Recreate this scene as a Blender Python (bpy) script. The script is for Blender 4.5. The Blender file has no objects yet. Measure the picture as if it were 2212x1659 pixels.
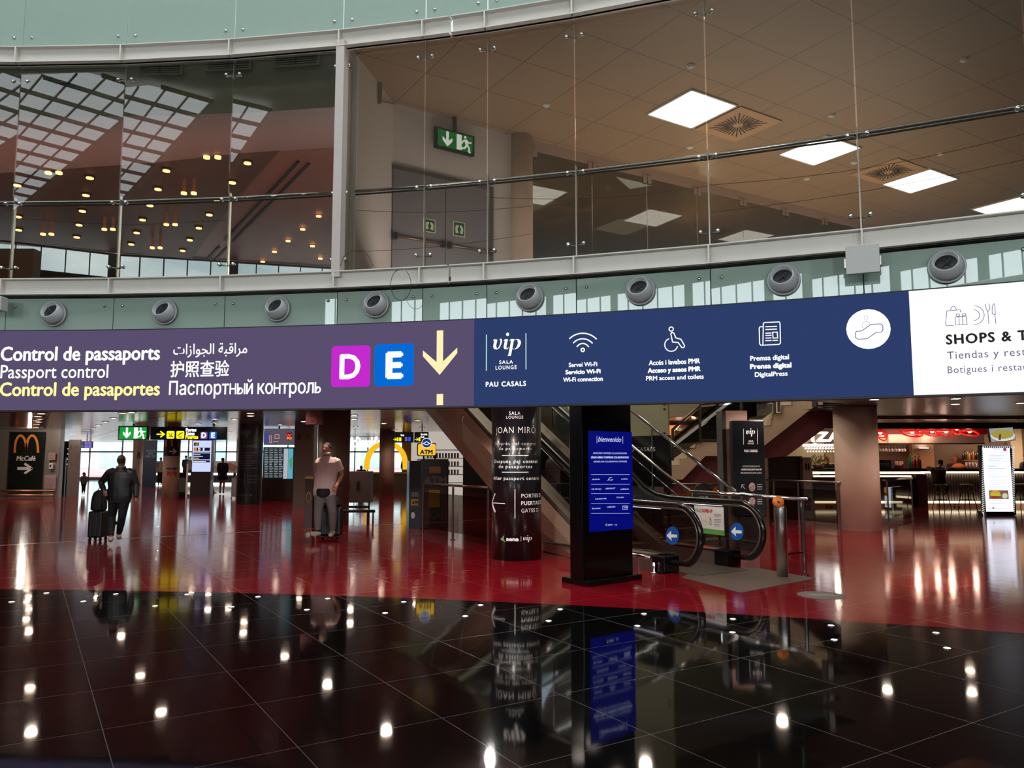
import bpy, bmesh, math, random
from mathutils import Vector, Matrix
random.seed(7)
C = bpy.context.scene.collection
PI = math.pi

# ------------------------------------------------------------------ camera numbers
F, HOR, EYE = 1661.0, 988.0, 1.6
TH = math.atan((HOR - 829.5) / F)
CX, CY = -7.27, -16.83            # centre of the round hall
RW, RL = 27.5, 26.95               # facade glass radius, display radius

def ray(px, py):
    a = (px - 1106) / F; b = (829.5 - py) / F
    return Vector((a, math.cos(TH) - b * math.sin(TH), math.sin(TH) + b * math.cos(TH)))
def atZ(px, py, Z):
    r = ray(px, py); t = (Z - EYE) / r.z
    return Vector((r.x * t, r.y * t, Z))
def atY(px, py, Y):
    r = ray(px, py); t = Y / r.y
    return Vector((r.x * t, Y, EYE + r.z * t))
def atR(px, py, R):
    r = ray(px, py); ox, oy = -CX, -CY
    a = r.x * r.x + r.y * r.y; b = 2 * (ox * r.x + oy * r.y); c = ox * ox + oy * oy - R * R
    t = (-b + math.sqrt(b * b - 4 * a * c)) / (2 * a)
    return Vector((r.x * t, r.y * t, EYE + r.z * t))
def G(px, py): return atZ(px, py, 0.0)

# ------------------------------------------------------------------ materials
def lin(c):
    return tuple(((x / 255) / 12.92 if x <= 10 else ((x / 255 + .055) / 1.055) ** 2.4) for x in c)
MATS = {}
def mat(name, rgb=(128, 128, 128), rough=.5, metal=0.0, emit=None, es=1.0, noise=0.0, nscale=8.0, coat=0.0, bump=0.0, spec=.5):
    """rgb / emit are 0-255 display values"""
    if name in MATS: return MATS[name]
    m = bpy.data.materials.new(name); m.use_nodes = True; nt = m.node_tree
    p = nt.nodes['Principled BSDF']
    col = lin(rgb) + (1,)
    p.inputs['Base Color'].default_value = col
    p.inputs['Roughness'].default_value = rough; p.inputs['Metallic'].default_value = metal
    p.inputs['Coat Weight'].default_value = coat; p.inputs['Specular IOR Level'].default_value = spec
    if emit:
        p.inputs['Emission Color'].default_value = lin(emit) + (1,); p.inputs['Emission Strength'].default_value = es
    if noise or bump:
        tc = nt.nodes.new('ShaderNodeTexCoord'); n = nt.nodes.new('ShaderNodeTexNoise')
        n.inputs['Scale'].default_value = nscale; n.inputs['Detail'].default_value = 6
        nt.links.new(tc.outputs['Object'], n.inputs['Vector'])
        if noise:
            mx = nt.nodes.new('ShaderNodeMix'); mx.data_type = 'RGBA'; mx.blend_type = 'MULTIPLY'
            mr = nt.nodes.new('ShaderNodeMapRange'); mr.inputs[3].default_value = 1 - noise; mr.inputs[4].default_value = 1 + noise
            nt.links.new(n.outputs['Fac'], mr.inputs[0])
            mx.inputs[0].default_value = 1; mx.inputs[6].default_value = col
            nt.links.new(mr.outputs[0], mx.inputs[7]); nt.links.new(mx.outputs[2], p.inputs['Base Color'])
        if bump:
            bp = nt.nodes.new('ShaderNodeBump'); bp.inputs['Strength'].default_value = bump; bp.inputs['Distance'].default_value = .01
            nt.links.new(n.outputs['Fac'], bp.inputs['Height']); nt.links.new(bp.outputs[0], p.inputs['Normal'])
    MATS[name] = m
    return m
def emis(name, rgb=(255, 255, 255), es=1.0):
    return mat(name, (0, 0, 0), .6, 0, rgb, es, spec=.03)

def glass(name, tint=(235, 240, 238), ior=1.5, rough=0.0, boost=0.0):
    if name in MATS: return MATS[name]
    m = bpy.data.materials.new(name); m.use_nodes = True; nt = m.node_tree; nt.nodes.clear()
    out = nt.nodes.new('ShaderNodeOutputMaterial'); mix = nt.nodes.new('ShaderNodeMixShader')
    tr = nt.nodes.new('ShaderNodeBsdfTransparent'); gl = nt.nodes.new('ShaderNodeBsdfGlossy'); fr = nt.nodes.new('ShaderNodeFresnel')
    nt.nodes.remove(fr); lw = nt.nodes.new('ShaderNodeLayerWeight'); lw.inputs['Blend'].default_value = .5
    pw = nt.nodes.new('ShaderNodeMath'); pw.operation = 'POWER'; pw.inputs[1].default_value = 5
    fr = nt.nodes.new('ShaderNodeMath'); fr.operation = 'MULTIPLY_ADD'; fr.inputs[1].default_value = .96; fr.inputs[2].default_value = ((ior - 1) / (ior + 1)) ** 2
    nt.links.new(lw.outputs['Facing'], pw.inputs[0]); nt.links.new(pw.outputs[0], fr.inputs[0]); gl.inputs['Roughness'].default_value = rough
    tr.inputs['Color'].default_value = lin(tint) + (1,)
    ad = nt.nodes.new('ShaderNodeMath'); ad.operation = 'ADD'; ad.inputs[1].default_value = boost; ad.use_clamp = True
    nt.links.new(fr.outputs[0], ad.inputs[0]); nt.links.new(ad.outputs[0], mix.inputs[0])
    nt.links.new(tr.outputs[0], mix.inputs[1]); nt.links.new(gl.outputs[0], mix.inputs[2]); nt.links.new(mix.outputs[0], out.inputs[0])
    MATS[name] = m
    return m

def grid_mat(name, rgb, line, pitch, off, width, rough, metal=0.0, spec=.5, noise=.1, bump=.0, slat=None, lmetal=0.0, linerough=.4, bscale=3.0):
    """tiles on the building's rotated grid: lines along the two directions e and n"""
    if name in MATS: return MATS[name]
    m = bpy.data.materials.new(name); m.use_nodes = True; nt = m.node_tree; L = nt.links
    p = nt.nodes['Principled BSDF']
    geo = nt.nodes.new('ShaderNodeNewGeometry')
    def dot(v):
        d = nt.nodes.new('ShaderNodeVectorMath'); d.operation = 'DOT_PRODUCT'; d.inputs[1].default_value = v
        L.new(geo.outputs['Position'], d.inputs[0]); return d.outputs['Value']
    def math_(op, a, b):
        n = nt.nodes.new('ShaderNodeMath'); n.operation = op
        for i, x in enumerate((a, b)):
            if isinstance(x, (int, float)): n.inputs[i].default_value = x
            else: L.new(x, n.inputs[i])
        return n.outputs[0]
    def lines(v, o, pt, w):
        a = math_('SUBTRACT', dot(v), o - w / 2); a = math_('FLOORED_MODULO', a, pt); return math_('LESS_THAN', a, w)
    g = math_('MAXIMUM', lines((.846, .533, 0), off[0], pitch[0], width), lines((-.533, .846, 0), off[1], pitch[1], width))
    nz = nt.nodes.new('ShaderNodeTexNoise'); nz.inputs['Scale'].default_value = 2.5; nz.inputs['Detail'].default_value = 5
    L.new(geo.outputs['Position'], nz.inputs['Vector'])
    mr = nt.nodes.new('ShaderNodeMapRange'); mr.inputs[3].default_value = 1 - noise; mr.inputs[4].default_value = 1 + noise
    L.new(nz.outputs['Fac'], mr.inputs[0])
    mm = nt.nodes.new('ShaderNodeMix'); mm.data_type = 'RGBA'; mm.blend_type = 'MULTIPLY'; mm.inputs[0].default_value = 1
    mm.inputs[6].default_value = lin(rgb) + (1,); L.new(mr.outputs[0], mm.inputs[7])
    mx = nt.nodes.new('ShaderNodeMix'); mx.data_type = 'RGBA'; L.new(g, mx.inputs[0]); L.new(mm.outputs[2], mx.inputs[6]); mx.inputs[7].default_value = lin(line) + (1,)
    L.new(mx.outputs[2], p.inputs['Base Color'])
    r = nt.nodes.new('ShaderNodeMapRange'); r.inputs[3].default_value = rough; r.inputs[4].default_value = linerough; L.new(g, r.inputs[0]); L.new(r.outputs[0], p.inputs['Roughness'])
    p.inputs['Metallic'].default_value = metal; p.inputs['Specular IOR Level'].default_value = spec
    bp = nt.nodes.new('ShaderNodeBump'); bp.inputs['Strength'].default_value = 1; bp.inputs['Distance'].default_value = 1
    nb = nt.nodes.new('ShaderNodeTexNoise'); nb.inputs['Scale'].default_value = bscale; nb.inputs['Detail'].default_value = 2; L.new(geo.outputs['Position'], nb.inputs['Vector'])
    hgt = math_('MULTIPLY', nb.outputs['Fac'], bump)
    if slat:   # narrow metal slats: shallow grooves
        s = lines(slat[0], 0, slat[1], slat[2]); hgt = math_('SUBTRACT', hgt, math_('MULTIPLY', s, slat[3]))
    L.new(hgt, bp.inputs['Height']); L.new(bp.outputs[0], p.inputs['Normal'])
    MATS[name] = m
    return m

WHITE = mat('white_paint', (205, 203, 198), .45, noise=.06)
STEEL = mat('brushed_steel', (165, 160, 155), .28, 1.0, noise=.08, nscale=30)
CHROME = mat('chrome', (210, 210, 210), .1, 1.0, noise=.03)
DSTEEL = mat('dark_steel', (95, 85, 80), .3, 1.0, noise=.1)
BLACK = mat('black_gloss', (9, 9, 11), .18, noise=.1)
BMATT = mat('black_matt', (12, 12, 13), .55, noise=.2)
RUBBER = mat('black_rubber', (10, 10, 10), .22, noise=.2)
BROWN = mat('brown_panel', (96, 78, 70), .35, .2, noise=.1)
MAROON = mat('maroon_paint', (92, 38, 42), .5, noise=.06)
BEIGE = mat('beige_plaster', (165, 140, 118), .6, noise=.06)
SIGNBK = mat('sign_black', (6, 6, 6), .4, noise=.1)
def txtw(es=1.0): return emis('lit_white_%g' % es, (255, 255, 255), es)
PRINTW = mat('printed_white', (215, 212, 205), .6, noise=.02)

# ------------------------------------------------------------------ mesh building
ROOTLOC = {}
class MB:
    def __init__(s, T=None): s.v = []; s.f = []; s.T = T
    def _p(s, p):
        p = Vector(p); return (s.T @ p) if s.T is not None else p
    def verts(s, ps):
        i = len(s.v); s.v += [s._p(p) for p in ps]; return i
    def quad(s, a, b, c, d):
        i = s.verts((a, b, c, d)); s.f.append((i, i + 1, i + 2, i + 3)); return s
    def poly(s, ps):
        i = s.verts(ps); s.f.append(tuple(range(i, i + len(ps)))); return s
    def box(s, c, size, rz=0):
        hx, hy, hz = size[0] / 2, size[1] / 2, size[2] / 2; c = Vector(c); co, si = math.cos(rz), math.sin(rz)
        ps = []
        for z in (-hz, hz):
            for x, y in ((-hx, -hy), (hx, -hy), (hx, hy), (-hx, hy)):
                ps.append(c + Vector((x * co - y * si, x * si + y * co, z)))
        return s.hexa(ps)
    def hexa(s, ps):
        i = s.verts(ps)
        for f in ((3, 2, 1, 0), (4, 5, 6, 7), (0, 1, 5, 4), (1, 2, 6, 5), (2, 3, 7, 6), (3, 0, 4, 7)): s.f.append(tuple(i + k for k in f))
        return s
    def b2(s, x0, x1, y0, y1, z0, z1): return s.box(((x0 + x1) / 2, (y0 + y1) / 2, (z0 + z1) / 2), (abs(x1 - x0), abs(y1 - y0), abs(z1 - z0)))
    def prism(s, poly, vec):
        vec = Vector(vec); n = len(poly); a = [Vector(p) for p in poly]
        i = s.verts(a + [p + vec for p in a])
        s.f.append(tuple(i + k for k in range(n))); s.f.append(tuple(i + n + k for k in reversed(range(n))))
        for k in range(n): s.f.append((i + k, i + n + k, i + n + (k + 1) % n, i + (k + 1) % n))
        return s
    def tube(s, path, r, seg=10, closed=False, cap=True, sx=1.0):
        path = [Vector(p) for p in path]; n = len(path); rings = []
        rr = r if isinstance(r, (list, tuple)) else [r] * n
        up = None
        for k in range(n):
            if closed: d = path[(k + 1) % n] - path[k - 1]
            else: d = path[min(k + 1, n - 1)] - path[max(k - 1, 0)]
            d.normalize()
            if up is None: up = Vector((0, 0, 1)) if abs(d.z) < .95 else Vector((0, 1, 0))
            a = d.cross(up)
            if a.length < 1e-5: a = d.cross(Vector((1, 0, 0)))
            a.normalize(); b = a.cross(d).normalized(); up = b
            rings.append(s.verts([path[k] + (a * math.cos(2 * PI * j / seg) * sx + b * math.sin(2 * PI * j / seg)) * rr[k] for j in range(seg)]))
        for k in range(n if closed else n - 1):
            A, B = rings[k], rings[(k + 1) % n]
            for j in range(seg): s.f.append((A + j, A + (j + 1) % seg, B + (j + 1) % seg, B + j))
        if cap and not closed:
            s.f.append(tuple(rings[0] + j for j in reversed(range(seg)))); s.f.append(tuple(rings[-1] + j for j in range(seg)))
        return s
    def cyl(s, a, b, r, seg=16, r2=None): return s.tube([a, b], [r, r if r2 is None else r2], seg)
    def lathe(s, c, prof, seg=24, axis=(0, 0, 1)):
        c = Vector(c); ax = Vector(axis).normalized(); u = ax.orthogonal().normalized(); w = ax.cross(u)
        R = [s.verts([c + ax * z + (u * math.cos(2 * PI * j / seg) + w * math.sin(2 * PI * j / seg)) * r for j in range(seg)]) for r, z in prof]
        for k in range(len(R) - 1):
            for j in range(seg): s.f.append((R[k] + j, R[k] + (j + 1) % seg, R[k + 1] + (j + 1) % seg, R[k + 1] + j))
        s.f.append(tuple(R[0] + j for j in reversed(range(seg)))); s.f.append(tuple(R[-1] + j for j in range(seg)))
        return s
    def ball(s, c, r, seg=12, rings=8, sc=(1, 1, 1)):
        c = Vector(c); prof = []
        R = []
        for k in range(1, rings):
            a = PI * k / rings
            R.append(s.verts([c + Vector((math.sin(a) * math.cos(2 * PI * j / seg) * r * sc[0], math.sin(a) * math.sin(2 * PI * j / seg) * r * sc[1], -math.cos(a) * r * sc[2])) for j in range(seg)]))
        b = s.verts([c - Vector((0, 0, r * sc[2]))]); t = s.verts([c + Vector((0, 0, r * sc[2]))])
        for j in range(seg):
            s.f.append((b, R[0] + (j + 1) % seg, R[0] + j)); s.f.append((t, R[-1] + j, R[-1] + (j + 1) % seg))
            for k in range(len(R) - 1): s.f.append((R[k] + j, R[k] + (j + 1) % seg, R[k + 1] + (j + 1) % seg, R[k + 1] + j))
        return s
    def loft(s, rings):   # rings: (centre, rx, ry, axis_u, axis_w)
        seg = 14; R = []
        for c, rx, ry, u, w in rings:
            R.append(s.verts([Vector(c) + Vector(u) * math.cos(2 * PI * j / seg) * rx + Vector(w) * math.sin(2 * PI * j / seg) * ry for j in range(seg)]))
        for k in range(len(R) - 1):
            for j in range(seg): s.f.append((R[k] + j, R[k] + (j + 1) % seg, R[k + 1] + (j + 1) % seg, R[k + 1] + j))
        s.f.append(tuple(R[0] + j for j in reversed(range(seg)))); s.f.append(tuple(R[-1] + j for j in range(seg)))
        return s
    def build(s, name, m, parent=None, smooth=False, bevel=0.0, remesh=0.0, fixn=True, center=True):
        me = bpy.data.meshes.new(name)
        if parent is not None: off = ROOTLOC[parent.name]
        elif center:
            xs = [p.x for p in s.v]; ys = [p.y for p in s.v]; zs = [p.z for p in s.v]
            off = Vector(((min(xs) + max(xs)) / 2, (min(ys) + max(ys)) / 2, min(zs)))
        else: off = Vector((0, 0, 0))
        me.from_pydata([tuple(p - off) for p in s.v], [], s.f)
        if fixn:
            bm = bmesh.new(); bm.from_mesh(me); bmesh.ops.recalc_face_normals(bm, faces=bm.faces); bm.to_mesh(me); bm.free()
        me.materials.append(m)
        o = bpy.data.objects.new(name, me); C.objects.link(o)
        if parent is not None: o.parent = parent
        else: o.location = off
        ROOTLOC[o.name] = off
        if smooth:
            for p in me.polygons: p.use_smooth = True
        if remesh:
            r = o.modifiers.new('r', 'REMESH'); r.mode = 'VOXEL'; r.voxel_size = remesh; r.use_smooth_shade = True
            q = o.modifiers.new('s', 'SMOOTH'); q.iterations = 3; q.factor = .5
        if bevel:
            b = o.modifiers.new('b', 'BEVEL'); b.width = bevel; b.segments = 2; b.limit_method = 'ANGLE'
        return o

def thing(name, label, cat, loc=(0, 0, 0), group=None):
    o = bpy.data.objects.new(name, None); C.objects.link(o); o.location = loc; o.empty_display_size = .1
    ROOTLOC[o.name] = Vector(loc); o['label'] = label; o['category'] = cat
    if group: o['group'] = group
    return o
def tag(o, label, cat, group=None):
    o['label'] = label; o['category'] = cat
    if group: o['group'] = group
    return o
def struct(o): o['kind'] = 'structure'; return o
def sroot(name, loc=(0, 0, 0)):
    o = bpy.data.objects.new(name, None); C.objects.link(o); o.location = loc; ROOTLOC[o.name] = Vector(loc); o['kind'] = 'structure'; return o
def dup(root, loc, rz=0.0, label=None, group=None):
    r = root.copy(); C.objects.link(r); r.location = loc; r.rotation_euler = (0, 0, rz)
    if label: r['label'] = label
    if group: r['group'] = group
    for ch in list(root.children):
        c = ch.copy(); C.objects.link(c); c.parent = r
        for g in ch.children:
            d = g.copy(); C.objects.link(d); d.parent = c
    return r

# ------------------------------------------------------------------ surfaces that carry print or pixels
class Plane:
    """vertical plane through depth D straight ahead of px, turned by yaw; uv in metres"""
    def __init__(s, px, D, yaw=0.0):
        x = (px - 1106) / F * D * 1.0
        r = ray(px, HOR); x = r.x / r.y * D
        s.O = Vector((x, D, 0)); s.R = Vector((math.cos(yaw), math.sin(yaw), 0)); s.N = Vector((math.sin(yaw), -math.cos(yaw), 0))
    def uv(s, px, py):
        r = ray(px, py); e = Vector((0, 0, EYE)); t = (s.O - e).dot(s.N) / r.dot(s.N); p = e + r * t
        return ((p - s.O).dot(s.R), p.z)
    def xyz(s, u, v, off=0.0): return s.O + s.R * u + Vector((0, 0, v)) + s.N * off
class Cyl:
    """outside (sign=1) or inside (-1) of an upright cylinder"""
    def __init__(s, cx, cy, R, sign=1): s.cx, s.cy, s.r, s.sg = cx, cy, R, sign
    def uv(s, px, py):
        r = ray(px, py); ox, oy = -s.cx, -s.cy
        a = r.x * r.x + r.y * r.y; b = 2 * (ox * r.x + oy * r.y); c = ox * ox + oy * oy - s.r * s.r
        q = math.sqrt(max(b * b - 4 * a * c, 0)); t = (-b - s.sg * q) / (2 * a)
        x, y = r.x * t - s.cx, r.y * t - s.cy
        th = math.atan2(x, -s.sg * y) if s.sg > 0 else math.atan2(x, y)
        return (th * s.r, EYE + r.z * t)
    def xyz(s, u, v, off=0.0):
        th = u / s.r
        R = s.r + s.sg * off
        if s.sg > 0: return Vector((s.cx + R * math.sin(th), s.cy - R * math.cos(th), v))
        return Vector((s.cx + R * math.sin(th), s.cy + R * math.cos(th), v))
LED = Cyl(CX, CY, RL, -1)

TX = {}
def txt(t, space=1.0, smallcaps=''):
    k = (t, space, smallcaps)
    if k in TX: return TX[k]
    if smallcaps:       # these letters are set as reduced capitals, one run after another
        V, Fc, x = [], [], 0.0; runs = []
        for ch in t:
            kind = 's' if ch in smallcaps else (' ' if ch == ' ' else 'n')
            if runs and runs[-1][0] == kind == 'n': runs[-1][1] += ch
            else: runs.append([kind, ch])
        for kind, tx in runs:
            if kind == ' ': x += .26; continue
            v, f = txt(tx.upper() if kind == 's' else tx, space); s_ = .76 if kind == 's' else 1.0
            a = min(p[0] for p in v) * s_; b = max(p[0] for p in v) * s_; i = len(V)
            V += [(p[0] * s_ - a + x, p[1] * s_) for p in v]; Fc += [tuple(i + q for q in g) for g in f]; x += b - a + .075
        TX[k] = (V, Fc); return TX[k]
    c = bpy.data.curves.new('t', 'FONT'); c.body = t; c.size = 1; c.space_character = space; c.resolution_u = 3; pass
    o = bpy.data.objects.new('t', c); C.objects.link(o)
    bpy.context.view_layer.update()
    me = bpy.data.meshes.new_from_object(o.evaluated_get(bpy.context.evaluated_depsgraph_get()))
    V = [(v.co.x, v.co.y) for v in me.vertices]; Fc = [tuple(p.vertices) for p in me.polygons]
    bpy.data.objects.remove(o); bpy.data.curves.remove(c); bpy.data.meshes.remove(me)
    TX[k] = (V, Fc); return TX[k]
CAP = .68
def lettering(S, t, x0, x1, yt, yb, m, parent, name='lettering', bold=0.0, space=1.0, sc='', shear=0.0, bbox=False, off=.004, yx=None, flip=False):
    """text t spanning pixels x0..x1; yt,yb = cap top and baseline at x0 (or whole box if bbox)"""
    V, Fc = txt(t, space, sc)
    if not V: return
    mx0 = min(v[0] for v in V); mx1 = max(v[0] for v in V); my0 = min(v[1] for v in V); my1 = max(v[1] for v in V)
    if not bbox: my0, my1 = 0.0, CAP
    xr = yx if yx else (x0)
    u0 = S.uv(x0, (yt + yb) / 2)[0]; u1 = S.uv(x1, (yt + yb) / 2)[0]
    v1 = S.uv(xr, yt)[1]; v0 = S.uv(xr, yb)[1]
    su = (u1 - u0) / (mx1 - mx0); sv = (v1 - v0) / (my1 - my0)
    mb = MB()
    sh = [(0, 0)] if not bold else [(-bold, 0), (bold, 0), (0, bold * .8), (0, -bold * .8), (0, 0)]
    for k, (bx, by) in enumerate(sh):
        P = []
        for x, y in V:
            yy = (y - my0) * sv; P.append(S.xyz(u0 + (x - mx0) * su + shear * yy + bx * sv, v0 + yy + by * sv, off + k * .00012))
        i = mb.verts(P); mb.f += [tuple(i + j for j in f) for f in Fc]
    return mb.build(name, m, parent, fixn=False)
def pxpoly(S, pts, m, parent, name, off=.003, sub=0):
    mb = MB(); mb.poly([S.xyz(*S.uv(x, y), off) for x, y in pts]); return mb.build(name, m, parent, fixn=False)
def rect(S, x0, x1, y0, y1, m, parent, name, off=.003, n=1, rnd=0.0):
    """flat rectangle printed on S, pixel box; n columns for curved S"""
    ym = (y0 + y1) / 2; xm = (x0 + x1) / 2
    u0, u1 = S.uv(x0, ym)[0], S.uv(x1, ym)[0]; v0, v1 = S.uv(xm, y1)[1], S.uv(xm, y0)[1]
    mb = MB()
    if rnd:
        r = rnd * (v1 - v0); P = []
        for cx, cy, a0 in ((u1 - r, v1 - r, 0), (u0 + r, v1 - r, 90), (u0 + r, v0 + r, 180), (u1 - r, v0 + r, 270)):
            for k in range(5): a = math.radians(a0 + k * 22.5); P.append(S.xyz(cx + r * math.cos(a), cy + r * math.sin(a), off))
        mb.poly(P)
    else:
        for k in range(n):
            a, b = u0 + (u1 - u0) * k / n, u0 + (u1 - u0) * (k + 1) / n
            mb.quad(S.xyz(a, v0, off), S.xyz(b, v0, off), S.xyz(b, v1, off), S.xyz(a, v1, off))
    return mb.build(name, m, parent, fixn=False)
def strokes(S, lines, w, m, parent, name='icon', off=.005, closed=False):
    """polylines in pixels drawn as thick ribbons; w in pixels"""
    mb = MB()
    for L in lines:
        P = [Vector(S.uv(x, y)) for x, y in L]
        if isinstance(S, Cyl) and S.sg > 0:
            Q = [P[0]]
            for p, q in zip(P[:-1], P[1:]): Q += [p.lerp(q, j / 6) for j in range(1, 7)]
            P = Q
        u = Vector(S.uv(*L[0])); u2 = Vector(S.uv(L[0][0] + 1, L[0][1])); hw = w * abs(u2.x - u.x) / 2
        P = [P[0]] + [q for p, q in zip(P[:-1], P[1:]) if (q - p).length > 1e-5]
        if len(P) < 2: continue
        closed_ = (P[0] - P[-1]).length < 1e-4 and len(P) > 3
        D_ = [(q - p).normalized() for p, q in zip(P[:-1], P[1:])]; idx = []
        for i, p in enumerate(P):
            d0 = D_[i - 1] if i > 0 else (D_[-1] if closed_ else D_[0]); d1 = D_[i] if i < len(D_) else (D_[0] if closed_ else D_[-1])
            t = (d0 + d1)
            if t.length < .2: t = Vector(d1)
            t.normalize(); nn = Vector((-t.y, t.x)); m_ = hw / max(nn.dot(Vector((-d1.y, d1.x))), .45)
            e = (-t * hw * .5 if i == 0 else t * hw * .5 if i == len(P) - 1 else Vector((0, 0))) if not closed_ else Vector((0, 0))
            p0, p1 = p + e - nn * m_, p + e + nn * m_
            idx.append(mb.verts([S.xyz(p0.x, p0.y, off), S.xyz(p1.x, p1.y, off)]))
        for i, j in zip(idx[:-1], idx[1:]): mb.f.append((i, j, j + 1, i + 1))
    return mb.build(name, m, parent, fixn=False)
def arc(cx, cy, r, a0, a1, n=14, ry=None):
    ry = ry or r
    return [(cx + r * math.cos(math.radians(a0 + (a1 - a0) * k / n)), cy - ry * math.sin(math.radians(a0 + (a1 - a0) * k / n))) for k in range(n + 1)]
def disc(S, cx, cy, r, m, parent, name, off=.004, ry=None):
    return pxpoly(S, arc(cx, cy, r, 0, 345, 23, ry), m, parent, name, off)
def slab(S, x0, x1, y0, y1, thick, m, parent, name, bevel=0.0, front=0.0, z0=None, z1=None):
    """upright box whose front face fills the pixel box on S"""
    ym = (y0 + y1) / 2; xm = (x0 + x1) / 2
    u0, u1 = S.uv(x0, ym)[0], S.uv(x1, ym)[0]
    v0 = S.uv(xm, y1)[1] if z0 is None else z0
    v1 = S.uv(xm, y0)[1] if z1 is None else z1
    ps = [S.xyz(u, v, o) for v in (v0, v1) for u, o in ((u0, front), (u1, front), (u1, front - thick), (u0, front - thick))]
    return MB().hexa(ps).build(name, m, parent, bevel=bevel)

def runner(S, x0, x1, y0, y1, m, parent, name='running_figure'):
    """green-exit running man pictogram (white) in the pixel box"""
    w, h = x1 - x0, y1 - y0
    q = lambda a, b: (x0 + a * w, y0 + b * h)
    disc(S, *q(.42, .14), .10 * w, m, parent, name, .006, .12 * h)
    strokes(S, [[q(.45, .3), q(.5, .55), q(.62, .7), q(.6, .95), q(.72, .97)], [q(.48, .55), q(.36, .78), q(.1, .82)], [q(.45, .32), q(.68, .42), q(.82, .55)], [q(.44, .32), q(.22, .4), q(.14, .55)]], w * .13, m, parent, name)
def arrow(S, pts, w, m, parent, name='arrow'): return strokes(S, pts, w, m, parent, name)
# ------------------------------------------------------------------ scene, camera, world
sc = bpy.context.scene
sc.view_settings.view_transform = 'Standard'; sc.view_settings.look = 'None'; sc.view_settings.gamma = 1.0
sc.view_settings.exposure = 0.0; sc.view_settings.use_curve_mapping = False
cam = bpy.data.cameras.new('camera'); co = bpy.data.objects.new('camera', cam); C.objects.link(co); sc.camera = co
cam.sensor_width = 36; cam.lens = 36 * F / 2212; cam.clip_end = 300
co.location = (0, 0, EYE); co.rotation_euler = (PI / 2 + TH, 0, 0)
w = bpy.data.worlds.new('overcast_sky'); sc.world = w; w.use_nodes = True; nt = w.node_tree
bg = nt.nodes['Background']; tc = nt.nodes.new('ShaderNodeTexCoord'); nz = nt.nodes.new('ShaderNodeTexNoise'); cr = nt.nodes.new('ShaderNodeValToRGB')
mp = nt.nodes.new('ShaderNodeMapping'); mp.inputs['Scale'].default_value = (1, 1, 3)
nz.inputs['Scale'].default_value = 4; nz.inputs['Detail'].default_value = 6
nt.links.new(tc.outputs['Generated'], mp.inputs[0]); nt.links.new(mp.outputs[0], nz.inputs['Vector']); nt.links.new(nz.outputs['Fac'], cr.inputs[0])
cr.color_ramp.elements[0].position = .35; cr.color_ramp.elements[0].color = (.38, .5, .58, 1)
cr.color_ramp.elements[1].position = .62; cr.color_ramp.elements[1].color = (.85, .93, .97, 1)
nt.links.new(cr.outputs[0], bg.inputs[0]); bg.inputs['Strength'].default_value = 1.9

# ------------------------------------------------------------------ shell
EV, NV = Vector((-.533, .846, 0)), Vector((.846, .533, 0))     # along / across the escalator, the building grid
def st(s, t, z=0.0): return NV * s + EV * t + Vector((0, 0, z))
RR = 32.15; RCX, RCY = -7.44, -22.56
fb = grid_mat('black_floor_tile', (9, 8, 8), (62, 56, 54), (.8935, .8935), (.467, 5.28), .005, .045, 0, .5, .15, .0012, linerough=.5, bscale=1.4)
fr_ = grid_mat('red_floor_tile', (118, 12, 24), (104, 26, 34), (.8935, .8935), (.467, 5.28), .005, .1, 0, .55, .08, .0012, linerough=.3, bscale=2.0)
mb = MB(); n = 96
ring = [Vector((RCX + RR * math.sin(a), RCY + RR * math.cos(a), 0)) for a in [2 * PI * k / n * .5 - PI / 2 for k in range(n + 1)]]
for a, b in zip(ring[:-1], ring[1:]): mb.poly([Vector((RCX, RCY - 30, 0)), b, a])
struct(mb.build('floor', fb, center=False))
mb = MB()
for k in range(n):
    a0, a1 = PI * k / n - PI / 2, PI * (k + 1) / n - PI / 2
    P = []
    for a, R in ((a0, RR), (a1, RR), (a1, 110), (a0, 110)): P.append(Vector((RCX + R * math.sin(a), RCY + R * math.cos(a), 0)))
    mb.quad(*P)
struct(mb.build('floor', fr_, center=False))
# brass joint strip crossing the red floor and the darker joint in the black floor
a, b = G(0, 1178), G(690, 1141)
d = (b - a).normalized(); k = Vector((-d.y, d.x, 0)) * .012
mb = MB(); mb.prism([a - d * 3 - k, b + d * 12 - k, b + d * 12 + k, a - d * 3 + k], (0, 0, .003)); struct(mb.build('trim_1', mat('joint_metal', (200, 170, 150), .3, .9, noise=.1)))

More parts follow.
